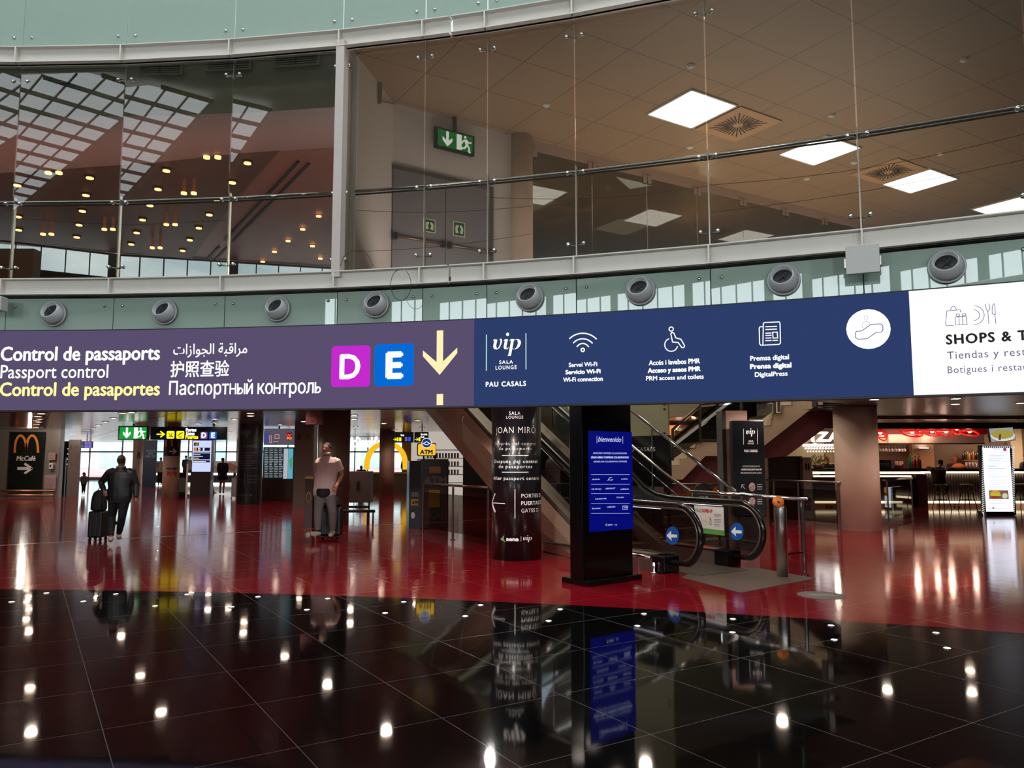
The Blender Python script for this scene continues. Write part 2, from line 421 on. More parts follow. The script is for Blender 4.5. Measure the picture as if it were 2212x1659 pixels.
# ground floor ceiling (underside of the upper floor): metal slats, open over the escalators
ceil = grid_mat('slat_ceiling', (150, 128, 120), (30, 24, 22), (2.68, 3.57), (.467, 5.28), .02, .2, .85, .5, .08, 0, slat=((.12, .99, 0), .14, .02, .006))
def inhole(s, t, c): return s > 7.2 and t < 17.2 and c.y < 21.5 and c.x / max(c.y, 1) < .3986
HOLE = (7.2, 13.2, 1.0, 17.2)
def cells(Z, m, name, s0=-40, s1=60, t0=-25, t1=75, pitch=.8935, hole=True, flip=False, region=None, rmin=28.1):
    mb = MB(); idx = {}
    ns, ntt = int((s1 - s0) / pitch), int((t1 - t0) / pitch)
    def vid(i, j):
        if (i, j) not in idx: idx[(i, j)] = mb.verts([st(s0 + i * pitch, t0 + j * pitch, Z)])
        return idx[(i, j)]
    for i in range(ns):
        for j in range(ntt):
            c = st(s0 + (i + .5) * pitch, t0 + (j + .5) * pitch)
            R = math.hypot(c.x - CX, c.y - CY)
            if R < rmin or c.y < 0 or c.y > 58 or abs(c.x) > 50: continue
            s_, t_ = s0 + (i + .5) * pitch, t0 + (j + .5) * pitch
            if hole and inhole(s_, t_, c): continue
            if region and not region(c, s_, t_): continue
            mb.f.append((vid(i, j), vid(i + 1, j), vid(i + 1, j + 1), vid(i, j + 1)))
    return struct(mb.build(name, m, center=False, fixn=False))
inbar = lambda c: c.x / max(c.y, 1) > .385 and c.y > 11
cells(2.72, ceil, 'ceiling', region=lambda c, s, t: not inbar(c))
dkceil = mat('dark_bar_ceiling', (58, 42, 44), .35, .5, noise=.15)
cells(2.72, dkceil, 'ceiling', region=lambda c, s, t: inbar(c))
upfl = mat('upper_floor_stone', (120, 112, 104), .5, noise=.05)
cells(4.0, upfl, 'floor')
# edges of the opening in the upper floor
hp = [st(7.2, 9), st(7.2, 17.2)]
mb = MB()
for a, b in zip(hp[:-1], hp[1:]): mb.quad(a + Vector((0, 0, 2.7)), b + Vector((0, 0, 2.7)), b + Vector((0, 0, 4.02)), a + Vector((0, 0, 4.02)))
struct(mb.build('trim_2', WHITE))

# upper rooms: ceiling on the right
upc = grid_mat('upper_ceiling_panel', (150, 124, 100), (62, 50, 42), (1.06, 1.06), (9.02, 9.99), .012, .42, 0, .4, .03)
GC = 7.32
mb = MB(); aa = [1.3885 - .55 * k / 40 for k in range(41)]
for a0, a1 in zip(aa[:-1], aa[1:]):
    mb.quad(*[Vector((CX + R * math.cos(a), CY + R * math.sin(a), GC)) for a, R in ((a0, 27.54), (a1, 27.54), (a1, 62), (a0, 62))])
struct(mb.build('ceiling', upc, center=False))
# white return wall, back wall with the door
P1, P2 = Vector((-2.3, 10.06, 0)), Vector((-1.92, 11.98, 0))
P3 = Vector((.02, 13.26, 0)); P4 = Vector((.36, 13.44, 0)); P5 = Vector((9.6, 18.9, 0))
def wallseg(a, b, z0, z1, m, name, th=.12, side=1, parent=None):
    d = (b - a).normalized(); k = Vector((-d.y, d.x, 0)) * th * side
    mb = MB(); mb.prism([a + Vector((0, 0, z0)), b + Vector((0, 0, z0)), b + k + Vector((0, 0, z0)), a + k + Vector((0, 0, z0))], (0, 0, z1 - z0))
    return mb.build(name, m, parent)
WW = mat('upper_white_wall', (190, 178, 172), .55, noise=.03)
struct(wallseg(P1, P2, 4.0, GC, WW, 'wall_side'))
struct(wallseg(P2, P3, 4.0, GC, WW, 'wall_back'))
conc = mat('concrete', (186, 162, 142), .75, noise=.16, nscale=5, bump=.3)
struct(MB().cyl(Vector((.17, 13.3, 4.0)), Vector((.17, 13.3, GC)), .2, 24).build('trim_3', conc, smooth=True))

# hall behind the left panes: its ceilings, lamps and windows imitate their reflection
PINK = mat('pink_ceiling', (140, 80, 64), .5, noise=.05)
KHAKI = mat('khaki_bulkhead', (128, 120, 96), .6, noise=.04)
SL = grid_mat('timber_slat_ceiling', (92, 54, 38), (20, 12, 9), (900, 900), (0, 0), .01, .5, 0, .3, .15, 0, slat=((.93, -.36, 0), .5, .2, .15))
ZH = 13.0
mb = MB()    # khaki bulkhead behind the top beam, pierced look for the grilles
A0 = [1.64, 1.6215, 1.5652, 1.5092, 1.4504, 1.3912]
kp = [Vector((CX + 28.6 * math.cos(a), CY + 28.6 * math.sin(a), 0)) for a in (1.9, 1.8, 1.72, 1.65, 1.58, 1.51, 1.45, 1.4, 1.385)]
for a, b in zip(kp[:-1], kp[1:]): mb.quad(a + Vector((0, 0, 6.98)), b + Vector((0, 0, 6.98)), b + Vector((0, 0, 8)), a + Vector((0, 0, 8)))
struct(mb.build('wall_left', KHAKI))
mb = MB()    # pink slope rising from the bulkhead to the flat ceiling, khaki soffit in front
far = [Vector((-44, 34, ZH)), Vector((-36, 33, ZH)), Vector((-28, 31.5, ZH)), Vector((-20, 30, ZH)), Vector((-14, 29, ZH)), Vector((-10, 28, ZH)), Vector((-7, 27.5, ZH)), Vector((-4, 27, ZH)), Vector((0, 26.5, ZH))]
for i in range(8):
    mb.quad(kp[i] + Vector((0, 0, 7.02)), kp[i + 1] + Vector((0, 0, 7.02)), far[i + 1], far[i])
struct(mb.build('ceiling', PINK))
# flat part of the pink ceiling + timber slat field
mb = MB()
def wy(p):
    x = 1106 + F * p.x / p.y; return 39.9 + (x + 80) * 2.6 / 330 if x < 250 else 42.5 + (x - 250) * 3.6 / 510
back = [Vector((p.x * wy(p) / p.y, wy(p), ZH)) for p in far]
for i in range(8): mb.quad(far[i], far[i + 1], back[i + 1], back[i])
struct(mb.build('ceiling', PINK))
sp = [(-60, 322), (255, 335), (350, 302), (440, 317), (456, 291), (606, 324), (498, 445), (415, 560), (-60, 512)]
struct(MB().prism([atZ(x, y, ZH - .12) for x, y in sp], (0, 0, .1)).build('ceiling', SL))
# window wall at the far end of the hall, imitating reflected windows
wa, wb_, wc = atZ(-80, 508, 12.97), atZ(250, 548, 12.97), atZ(760, 580, 12.97)
frame = mat('window_frame', (70, 66, 64), .5, noise=.1)
def window_wall(a, b, z0, z1, nm, pitch, heavy):
    root = sroot(nm, (a + b) / 2 * 1.0); ROOTLOC[root.name] = Vector(root.location)
    d = b - a; L = d.length; d.normalize(); k = Vector((-d.y, d.x, 0)) * .12
    mb = MB()
    for z in (z0, z1 - .1): mb.prism([Vector((p.x, p.y, z)) for p in (a, b, b + k, a + k)], (0, 0, .1))
    mb.build('frame', frame, root)
    for i in range(int(L / pitch) + 1):
        p = a + d * i * pitch; hw = .25 if i % heavy == 0 else .03
        MB().prism([Vector((q.x, q.y, z0)) for q in (p - d * hw, p + d * hw, p + d * hw + k, p - d * hw + k)], (0, 0, z1 - z0)).build('mullion', frame, root)
    g = MB(); g.quad(Vector((a.x, a.y, z0)), Vector((b.x, b.y, z0)), Vector((b.x, b.y, z1)), Vector((a.x, a.y, z1))); g.build('pane', glass('window_glass', (245, 250, 250)), root)
    mb = MB(); mb.prism([Vector((p.x, p.y, 4.0)) for p in (a, b, b + k, a + k)], (0, 0, z0 - 4.0)); struct(mb.build('wall_left', mat('dark_hall_wall', (38, 30, 28), .7, noise=.2)))
window_wall(wa, wb_, 11.5, 12.97, 'window_1', 1.15, 6)
window_wall(wb_, wc, 10.2, 12.97, 'window_2', 1.25, 5)
tag(MB().b2(-28, -23, 36.2, 36.8, 4.0, 11.6).build('display_board', mat('board_tan', (92, 70, 42), .6, noise=.2)), 'dark tan tower board reaching up to the high windows in the left hall', 'board')

# lamps under the timber and pink ceilings
lampw = emis('warm_lamp', (255, 190, 120), 6)
LP = [(485,805),(460,909),(440,998),(422,1079),(405,1150),(393,1213),(904,762),(852,872),(809,967),(768,1050),(730,1124),(700,1190),(672,1249),(1267,833),(1190,933),(1107,1020),(1072,1098),(1018,1166),(972,1227),(935,1282),(89,850),(89,947),(94,1109),(96,1176)]
for i, (x, y) in enumerate(LP):
    p = atZ(x / 2.37, y / 2.37, 12.82)
    if i == 0:
        l0 = thing('ceiling_lamp', 'warm round lamp recessed in the dark timber slat ceiling', 'lamp', p, 'warm lamps in the timber slat ceiling')
        MB().cyl(p + Vector((0, 0, .08)), p, .2, 10).build('rim', BMATT, l0); MB().cyl(p - Vector((0, 0, .01)), p - Vector((0, 0, .05)), .14, 10).build('bulb', lampw, l0)
    else: dup(l0, p)
TW = [(275,880),(1087,800),(967,985),(242,1195),(556,1170),(874,1145),(800,1265)]
for i, (x, y) in enumerate(TW):
    p = atZ(x / 2.37, y / 2.37, 12.3)
    if i == 0:
        l1 = thing('pendant_lamp', 'pair of glowing tubular pendant lamps under the timber slat ceiling', 'lamp', p, 'tubular pendant lamps in the left hall')
        for dx in (-.2, .2):
            MB().cyl(p + Vector((dx, 0, .55)), p + Vector((dx, 0, 0)), .07, 8).build('shade', mat('amber_glass', (120, 70, 40), .3, emit=(120, 70, 50), es=.6), l1)
            MB().cyl(p + Vector((dx, 0, 0)), p + Vector((dx, 0, -.08)), .12, 8).build('bulb', lampw, l1)
    else: dup(l1, p)
for i, (x, y) in enumerate([(1632,1105),(1550,1172),(1475,1232),(1600,1258),(1405,1287),(1345,1338),(1640,1322)]):
    p = atZ(x / 2.37, y / 2.37, 12.9)
    if i == 0: l2 = tag(MB().cyl(p, p - Vector((0, 0, .05)), .13, 8).build('ceiling_spot', lampw), 'small warm spot glowing in the pink ceiling at lower right of the slats', 'lamp', 'spots in the pink ceiling')
    else: dup(l2, p - Vector((0, 0, .05)))
# slot diffusers in the pink ceiling, grilles in the bulkhead
slot = mat('slot_black', (14, 10, 9), .6, noise=.1)
for nm, a, b, lab in (('slot_diffuser', (656, 350), (494, 520), 'long thin black slot air diffuser in the pink ceiling'), ('slot_diffuser', (482, 534), (455, 562), 'short black slot air diffuser beyond the long one in the pink ceiling')):
    pa, pb = atZ(*a, ZH - .03), atZ(*b, ZH - .03); d = (pb - pa).normalized(); k = Vector((-d.y, d.x, 0))
    r = thing('slot_diffuser', lab, 'air vent', (pa + pb) / 2)
    for o in (-.2, .2): MB().prism([pa + k * (o - .06), pb + k * (o - .06), pb + k * (o + .06), pa + k * (o + .06)], (0, 0, -.04)).build('slot', slot, r)
KB = Cyl(CX, CY, 28.55, -1)
for (x0, x1, y0, y1, lab) in ((104, 200, 158, 176, 'first'), (305, 390, 143, 160, 'second'), (451, 538, 133, 150, 'third'), (597, 686, 122, 141, 'fourth')):
    u0, v0 = KB.uv(x0, (y0 + y1) / 2); u1, _ = KB.uv(x1, (y0 + y1) / 2); xm = (x0 + x1) / 2
    vb, vt = KB.uv(xm, y1)[1], KB.uv(xm, y0)[1]
    r = thing('air_grille', 'dark louvred air grille in the khaki bulkhead, %s from the left' % lab, 'air grille', KB.xyz((u0 + u1) / 2, vb, .02))
    MB().hexa([KB.xyz(u, v, o) for v in (vb - .03, vt + .03) for u, o in ((u0 - .04, .03), (u1 + .04, .03), (u1 + .04, 0), (u0 - .04, 0))]).build('frame', KHAKI, r)
    MB().hexa([KB.xyz(u, v, o) for v in (vb, vt) for u, o in ((u0, .035), (u1, .035), (u1, .02), (u0, .02))]).build('opening', slot, r)
    mb = MB()
    for k in range(4):
        z = vb + (vt - vb) * (k + .5) / 4
        for a, b in ((u0, (u0 + u1) / 2 - .02), ((u0 + u1) / 2 + .02, u1)): mb.hexa([KB.xyz(u, v, o) for v in (z - .006, z + .006) for u, o in ((a, .045), (b, .045), (b, .035), (a, .035))])
    mb.build('louvre', KHAKI, r)['kind'] = 'stuff'

# ------------------------------------------------------------------ curved facade
J = [1.847, 1.79, 1.734, 1.678, 1.6215, 1.5652, 1.5092, 1.4504, 1.3912, 1.3474, 1.3155, 1.2728, 1.2135, 1.1538, 1.095, 1.036, .976]
def cy(a, R, z): return Vector((CX + R * math.cos(a), CY + R * math.sin(a), z))
GREEN = mat('green_back_painted_glass', (150, 170, 160), .008, 0, noise=.03, spec=.75)
PANE = glass('facade_glass', (220, 219, 214), 1.5, 0, .03)
BEAM = mat('white_steel_beam', (205, 200, 192), .4, noise=.05)
def facet_slab(a0, a1, R, z0, z1, th, m, parent, name, gap=.006, bevel=0):
    p, q = cy(a0, R, 0), cy(a1, R, 0); d = (q - p).normalized(); p = p + d * gap; q = q - d * gap; k = Vector((-d.y, d.x, 0)) * th
    if k.dot(Vector((CX, CY, 0)) - p) > 0: k = -k
    return MB().hexa([Vector((w.x, w.y, z)) for z in (z0, z1) for w in (p, q, q + k, p + k)]).build(name, m, parent, bevel=bevel)
def nrm(a0, a1): m = (a0 + a1) / 2; return Vector((-math.cos(m), -math.sin(m), 0))
wf = sroot('wall_front', cy(1.39, RW, 2.75))
for i in range(len(J) - 1):
    a0, a1 = J[i], J[i + 1]; nn = nrm(a0, a1); d = (cy(a1, RW, 0) - cy(a0, RW, 0)).normalized()
    pl = facet_slab(a0, a1, RW, 2.75, 3.82, .02, GREEN, wf, 'cladding_panel')
    up = facet_slab(a0, a1, RW, 7.5, 9.55, .02, GREEN, wf, 'cladding_panel')
    up2 = facet_slab(a0, a1, RW, 9.57, 14.1, .02, GREEN, wf, 'cladding_panel')
    for par, z in ((pl, 3.71), (up, 7.68)):
        for s_ in (0, 1):
            c = (cy(a0, RW, z) + d * .13) if s_ == 0 else (cy(a1, RW, z) - d * .13)
            MB().lathe(c, [(.022, 0), (.022, .012), (.012, .022)], 10, nn).build('bolt', CHROME, par, smooth=True)
    MB().quad(cy(a0, RW + .4, 2.7), cy(a1, RW + .4, 2.7), cy(a1, RW + .4, 4), cy(a0, RW + .4, 4)).build('backing', BMATT, wf)
# beams
for nm, z0, z1 in (('trim_3', 3.85, 4.08), ('trim_4', 7.23, 7.47)):
    r = sroot(nm, cy(1.39, 27.4, z0))
    web, tf = MB(), MB()
    for i in range(len(J) - 1):
        a0, a1 = J[i], J[i + 1]
        if abs(a0 - 1.3474) < 1e-4: a1s = [(a0, 1.3335), (1.3325, a1)]     # open expansion joint
        else: a1s = [(a0, a1)]
        for b0, b1 in a1s:
            facet_slab(b0, b1, 27.42, z0, z1, .04, BEAM, r, 'web', 0.0015)
            facet_slab(b0, b1, 27.34, z1 - .014, z1, .14, BEAM, r, 'flange', 0.0015)
            facet_slab(b0, b1, 27.34, z0, z0 + .012, .14, BEAM, r, 'flange', 0.0015)
    for a in J[:-1]:
        MB().box(cy(a, 27.385, (z0 + z1) / 2), (.09, .02, z1 - z0), a).build('stiffener', BEAM, r)
# glass panes with their clamps, each a window of the setting
for i in range(len(J) - 1):
    a0, a1 = J[i], J[i + 1]; nn = nrm(a0, a1); d = (cy(a1, RW, 0) - cy(a0, RW, 0)).normalized()
    pr = facet_slab(a0, a1, RW, 4.09, 7.24, .012, PANE, None, 'window_%d' % (i + 3), .008); struct(pr)
    ROOTLOC[pr.name] = Vector(pr.location)
    for z in (4.27, 5.2, 7.02):
        for s_ in (0, 1):
            c = (cy(a0, RW, z) + d * .10) if s_ == 0 else (cy(a1, RW, z) - d * .10); j = cy(a0 if s_ == 0 else a1, RW, z)
            MB().lathe(c, [(.026, -.03), (.026, .015), (.016, .028)], 10, nn).tube([c - nn * .03, j - nn * .04 - Vector((0, 0, .015))], .011, 6).build('clamp', CHROME, pr, smooth=True)
for a in J[1:-1]:
    c = cy(a, 27.53, 0)
    r = thing('glazing_fin', 'slim steel fin standing on the white beam behind a glass joint', 'steel post', cy(a, 27.53, 4.08), 'steel fins behind the glass joints')
    MB().box(cy(a, 27.55, 4.69), (.05, .015, 1.22), a).build('fin', STEEL, r)
    MB().box(cy(a, 27.54, 7.12), (.05, .012, .3), a).build('top_bracket', STEEL, r)
# handrail behind the glass
r = thing('handrail', 'long polished steel handrail running behind the upper glass wall', 'handrail', cy(1.39, 27.6, 5.2))
for i0, i1 in ((0, 8), (8, len(J) - 1)):
    P = [cy(a, 27.64, 5.26) for a in J[i0:i1 + 1]]
    if i0 == 8: P[0] = cy(1.385, 27.64, 5.26)
    MB().tube(P, .024, 10).build('rail', CHROME, r, smooth=True)
    MB().tube([p - Vector((0, 0, .045)) for p in P], .012, 6).build('lower_rail', BMATT, r, smooth=True)
# white steel mullion where the hall partition meets the glass
r = sroot('trim_5', cy(1.388, 27.75, 4.08))
for dz, wx in ((0, .1),):
    MB().box(cy(1.3875, 27.72, 5.66), (.12, .05, 3.16), 1.386).build('post', BEAM, r); MB().box(cy(1.3855, 27.66, 5.66), (.04, .025, 3.1), 1.386).build('cover_strip', WHITE, r)

# loops of loose cable
cab = mat('cable_black', (25, 25, 27), .5, noise=.1)
def cable(px, lab):
    P = [atR(x, y, 27.2) for x, y in px]; tag(MB().tube(P, .004, 5).build('cable', cab, smooth=True), lab, 'cable')
cable(arc(866, 615, 22, -260, 60, 20, 34), 'thin black cable loop hanging over the lower white beam')
cable([(735, 575), (742, 555), (760, 542), (785, 540), (798, 556), (806, 575)], 'thin black cable arching up beside the white mullion')
for Yc, (x0, y0, x1, y1, sag) in enumerate(((732, 452, 1150, 445, 10), (1046, 426, 1530, 402, 14), (1530, 400, 2212, 290, 18), (30, 470, 490, 475, 12), (732, 545, 1150, 505, 8), (1530, 460, 2212, 345, 10))):
    P = []
    for k in range(13):
        t = k / 12; P.append(atR(x0 + (x1 - x0) * t, y0 + (y1 - y0) * t + sag * math.sin(PI * t), 27.85))
    tag(MB().tube(P, .003, 4).build('guard_wire', cab, smooth=True), ('thin wire slung behind the glass, ' + ('left of the dark wall end', 'in front of the door', 'below the rail at far right', 'across the timber ceiling view', 'low across the grey doors', 'lowest one at far right')[(0, 1, 2, 3, 4, 5)[Yc]]).replace('left of the dark wall end', 'across the white wall').replace('in front of the door', 'right of the door column'), 'wire')

# air nozzles
NZ = [(117, 676, 1), (357, 672, 1), (600, 665, 1), (813, 656, 1), (1144, 641, 1), (1383, 626, 1), (1693, 603, 1), (2045, 574, 1)]
NG = mat('nozzle_grey', (170, 172, 176), .45, .0, noise=.06)
nlab = ['left end of the row', 'second from the left end', 'third from left end', 'above the magenta D square', 'above the vip lounge logo', 'between wifi and wheelchair icons', 'above the newspaper icon', 'right end, above white display']
for (x, y, _), lb in zip(NZ, nlab):
    p = atR(x, y + 2, 27.47); ax = (Vector((CX, CY, p.z)) - p).normalized(); dr = (ax + Vector((-.16, 0, .46))).normalized()
    r = thing('air_nozzle', 'grey jet air nozzle on green panels, ' + lb, 'air nozzle', p, 'jet nozzles along the green panels')
    mb = MB(); u = ax.orthogonal().normalized(); v_ = ax.cross(u)
    mb.tube([p + ax * .02 + (u * math.cos(a) + v_ * math.sin(a)) * .17 for a in [2 * PI * k / 32 for k in range(32)]], .012, 8, closed=True); mb.build('rim', NG, r, smooth=True)
    prof = [(.165 * math.cos(t), .165 * math.sin(t)) for t in [math.radians(d_) for d_ in (-10, 5, 18, 30, 39, 44)]] + [(.112, .108), (.106, .05)]
    MB().lathe(p, prof, 32, dr).build('ball', NG, r, smooth=True)
    MB().lathe(p, [(.105, .04), (.105, .06)], 24, dr).build('mouth', BMATT, r)
    MB().tube([p + dr * .082 - u * .06, p + dr * .082 + u * .06], .006, 6).tube([p + dr * .082 - v_ * .06, p + dr * .082 + v_ * .06], .006, 6).build('vane', mat('vane_dark', (38, 38, 40), .5), r)
# boxes on the beam
p = atR(1863, 556, 27.2)
r = thing('access_point', 'square light grey panel box hung on the lower white beam', 'wall box', p - Vector((0, 0, .2)))
a_ = math.atan2(p.y - CY, p.x - CX)
MB().box(p - Vector((0, 0, .02)), (.05, .33, .31), a_).build('cover', mat('box_grey', (178, 178, 176), .45, noise=.04), r, bevel=.006)
MB().box(p + Vector((math.cos(a_), math.sin(a_), 0)) * .08 - Vector((0, 0, .04)), (.1, .36, .1), a_).build('bracket', STEEL, r)
p = atR(-6, 657, 27.2); tag(MB().box(p, (.16, .2, .2), 1.58).build('camera_box', mat('box_grey'), bevel=.015), 'pale box fixed under the beam at the left picture edge', 'wall box')
# hall behind: atrium roof, skylights, back wall with clerestory windows
ROOFM = mat('roof_lining', (150, 146, 138), .7, noise=.05)
DK = mat('dim_wall', (92, 84, 78), .7, noise=.05)
Q = Vector((-13, -3.3, 0)); U = Vector((-.76, -.65, 0)); V_ = Vector((-.65, .76, 0))
SKY = mat('skylight_glazing', (60, 60, 60), .3, emit=(235, 245, 250), es=3.2)
r = sroot('window_20', (Q.x, Q.y, 13.9)); mb = MB()
mb.poly([Vector((x, y, 14.0)) for x, y in ((-13, -3.3), (-14.6, -2.0), (-36, -2.0), (-36, -17.2), (-29.7, -17.6))]); mb.build('glazing', SKY, r)
for i in range(15):
    p = Q + U * (i * 1.5); L_ = min((-2.0 - p.y) / V_.y, 9.5); MB().prism([Vector((q.x, q.y, 13.85)) for q in (p, p + U * .09, p + U * .09 + V_ * L_, p + V_ * L_)], (0, 0, .13)).build('truss', frame, r)
for i in range(13):
    p = Q + V_ * (i * .75); t0_ = max(0, (p.y + 2.0) / .65); MB().prism([Vector((q.x, q.y, 13.93)) for q in (p + U * t0_, p + V_ * .05 + U * t0_, p + V_ * .05 + U * 22, p + U * 22)], (0, 0, .06)).build('glazing_bar', frame, r)
r = sroot('window_21', (0, 2, 13.9))  # unseen extra skylight, added to light the facade
MB().quad(Vector((-14, 3.0, 14.0)), Vector((13, 3.0, 14.0)), Vector((13, 7.8, 14.0)), Vector((-14, 7.8, 14.0))).build('glazing', mat('fill_skylight_glow', (60, 60, 60), .3, emit=(238, 245, 248), es=4.5), r)
for i in range(14): MB().b2(-14 + i * 2, -13.9 + i * 2, 3, 7.8, 13.8, 13.98).build('glazing_bar', frame, r)
mb = MB(); mb.quad(Vector((-45, -36, 14.2)), Vector((45, -36, 14.2)), Vector((45, 11, 14.2)), Vector((-45, 11, 14.2))); struct(mb.build('ceiling', ROOFM))
# clerestory: wall with a glazed band
def clerestory(x0, x1, z0, z1, n, nm):
    r = sroot(nm, ((x0 + x1) / 2, -30, z0))
    MB().quad(Vector((x0, -30.05, z0)), Vector((x1, -30.05, z0)), Vector((x1, -30.05, z1)), Vector((x0, -30.05, z1))).build('pane', mat('bright_sky_glazing', (40, 40, 40), .3, emit=(232, 246, 250), es=9.0), r)
    for i in range(n + 1):
        x = x0 + (x1 - x0) * i / n; hw = .28 if i % 5 == 0 else .035
        MB().b2(x - hw, x + hw, -30, -29.9, z0, z1).build('mullion', frame, r)
clerestory(-13, 8, 11.35, 12.7, 22, 'window_22'); clerestory(-27, -13.3, 9.0, 13.2, 12, 'window_23')
struct(MB().quad(Vector((-45, -30.2, 0)), Vector((45, -30.2, 0)), Vector((45, -30.2, 14.2)), Vector((-45, -30.2, 14.2))).build('wall_behind', DK))
struct(MB().quad(Vector((-45, -31, 0)), Vector((-45, 58, 0)), Vector((-45, 58, 14.2)), Vector((-45, -31, 14.2))).build('wall_far_left', DK))
struct(MB().quad(Vector((45, -31, 0)), Vector((45, 58, 0)), Vector((45, 58, 14.2)), Vector((45, -31, 14.2))).build('wall_far_right', DK))

# ------------------------------------------------------------------ the long display
lr = thing('display_screen', 'long curved lit display with passport control text, D and E squares, lounge services and shops', 'display screen', LED.xyz(7.5, 2.217, .02))
z0, z1 = 2.217, 3.272
PUR, BLU, WHT = emis('display_purple', (88, 77, 108)), emis('display_blue', (42, 60, 104)), emis('display_white', (255, 255, 255), 1.1)
W1, YEL, CRM = emis('display_text_white', (255, 255, 255), 1.15), emis('display_text_yellow', (255, 246, 160), 1.05), emis('display_text_cream', (255, 243, 185), 1.0)
uA, uB, uC, uD = LED.uv(-260, 800)[0], LED.uv(1024, 780)[0], LED.uv(1968.5, 740)[0], LED.uv(2620, 740)[0]
def led_section(u0, u1, m, name):
    n = max(2, int((u1 - u0) / .15)); mb = MB()
    for k in range(n):
        a, b = u0 + (u1 - u0) * k / n, u0 + (u1 - u0) * (k + 1) / n
        mb.quad(LED.xyz(a, z0), LED.xyz(b, z0), LED.xyz(b, z1), LED.xyz(a, z1))
    return mb.build(name, m, lr)
led_section(uA, uB, PUR, 'purple_section'); led_section(uB, uC, BLU, 'blue_section'); led_section(uC, uD, WHT, 'white_section')
mb = MB(); n = 60
for zz0, zz1 in ((z0 - .02, z0), (z1, z1 + .012)):
    for k in range(n):
        a, b = uA + (uD - uA) * k / n, uA + (uD - uA) * (k + 1) / n
        mb.hexa([LED.xyz(u, v, o) for v in (zz0, zz1) for u, o in ((a, .005), (b, .005), (b, -.12), (a, -.12))])
for k in range(n):
    a, b = uA + (uD - uA) * k / n, uA + (uD - uA) * (k + 1) / n
    mb.quad(LED.xyz(a, z0, -.12), LED.xyz(b, z0, -.12), LED.xyz(b, z1, -.12), LED.xyz(a, z1, -.12))
mb.build('housing', BMATT, lr)
T = lambda t, x0, x1, yt, yb, m=W1, **k: lettering(LED, t, x0, x1, yt, yb, m, lr, **k)
T('Control de passaports', 3, 345, 750, 779, bold=.028, yx=3)
T('Passport control', 2, 234, 789, 817, bold=.008, yx=2)
T('Control de pasaportes', 1, 345, 827, 855, m=YEL, bold=.028, yx=2)
ar = [0xFEE3, 0xFEAE, 0xFE8D, 0xFED7, 0xFE92, 0xFE94, 32, 0xFE8D, 0xFEDF, 0xFEA0, 0xFEEE, 0xFE8D, 0xFEAF, 0xFE8D, 0xFE95]
T(''.join(map(chr, ar[::-1])), 375, 534, 743, 773, bbox=True, bold=.01)
T('护照查验', 369, 495, 780, 815, bbox=True, bold=.015)
T('Паспортный контроль', 366, 693, 825, 853, sc='ньы', bold=.012, yx=366)
rect(LED, 716, 800, 747, 836, emis('display_magenta', (196, 40, 205)), lr, 'letter_square', .004, rnd=.09)
rect(LED, 809, 894, 743, 834, emis('display_sky_blue', (0, 106, 214)), lr, 'letter_square', .004, rnd=.09)
T('D', 736, 777, 767, 818, bbox=True, bold=.03, off=.008); T('E', 837, 868, 763, 816, bbox=True, bold=.05, off=.008)
rect(LED, 943.5, 957.5, 714, 800, CRM, lr, 'arrow_shaft', .005)
pxpoly(LED, [(914, 757), (914, 770), (950, 810), (950, 788)], CRM, lr, 'arrow_head', .006); pxpoly(LED, [(950, 788), (950, 810), (988, 763), (988, 751)], CRM, lr, 'arrow_head', .006)
rect(LED, 943.5, 957.5, 851, 875, CRM, lr, 'arrow_shaft', .005)
# blue section
def vip_logo(S, x0, x1, yt, yb, m, parent, w=1.0, off=.006):
    """slanted serif 'vip': yt = top of x-height, yb = baseline"""
    W, H = x1 - x0, yb - yt
    q = lambda a, b: S.uv(x0 + a * W, yb - b * H)
    mb = MB()
    def rib(pts):
        P = [(Vector(q(a, b)), t * H * .5) for a, b, t in pts]; sc_ = abs(S.uv(x0 + 1, yb)[0] - S.uv(x0, yb)[0])
        for (a, ta), (b, tb) in zip(P[:-1], P[1:]):
            mb.quad(S.xyz(a.x - ta * sc_, a.y, off), S.xyz(a.x + ta * sc_, a.y, off), S.xyz(b.x + tb * sc_, b.y, off), S.xyz(b.x - tb * sc_, b.y, off))
    rib([(0, .82, .05), (.05, .95, .16), (.1, .9, .26), (.07, .6, .28), (.05, .3, .28), (.08, .06, .3), (.14, 0, .12)])
    rib([(.12, .0, .1), (.2, .12, .12), (.28, .5, .12), (.3, .8, .16), (.28, .98, .18), (.25, 1.0, .1)])
    rib([(.40, .8, .05), (.46, .95, .14), (.5, .97, .26), (.47, .6, .26), (.44, .25, .26), (.46, .05, .24), (.52, .02, .1), (.57, .2, .05)])
    rib([(.62, .8, .05), (.68, .96, .14), (.73, .98, .26), (.7, .5, .26), (.66, 0, .26), (.62, -.5, .26), (.6, -.6, .3)])
    rib([(.72, .7, .08), (.8, .92, .12), (.9, .98, .2), (.97, .85, .28), (.99, .6, .28), (.95, .3, .26), (.88, .1, .2), (.8, .02, .18), (.72, .08, .1)])
    c = (x0 + .54 * W, yb - 1.42 * H); u, v = S.uv(*c); rr = abs(S.uv(c[0] + .15 * H, c[1])[0] - u)
    mb.poly([S.xyz(u + rr * math.cos(t), v + rr * math.sin(t), off) for t in [2 * PI * k / 14 for k in range(14)]])
    return mb.build('vip_logo', m, parent, fixn=False)
MINT = emis('display_mint', (190, 240, 225))
rect(LED, 1050, 1052, 723, 801, MINT, lr, 'logo_bar', .005); rect(LED, 1135.4, 1137.4, 720, 798, MINT, lr, 'logo_bar', .005)
vip_logo(LED, 1066, 1123, 732, 755, W1, lr)
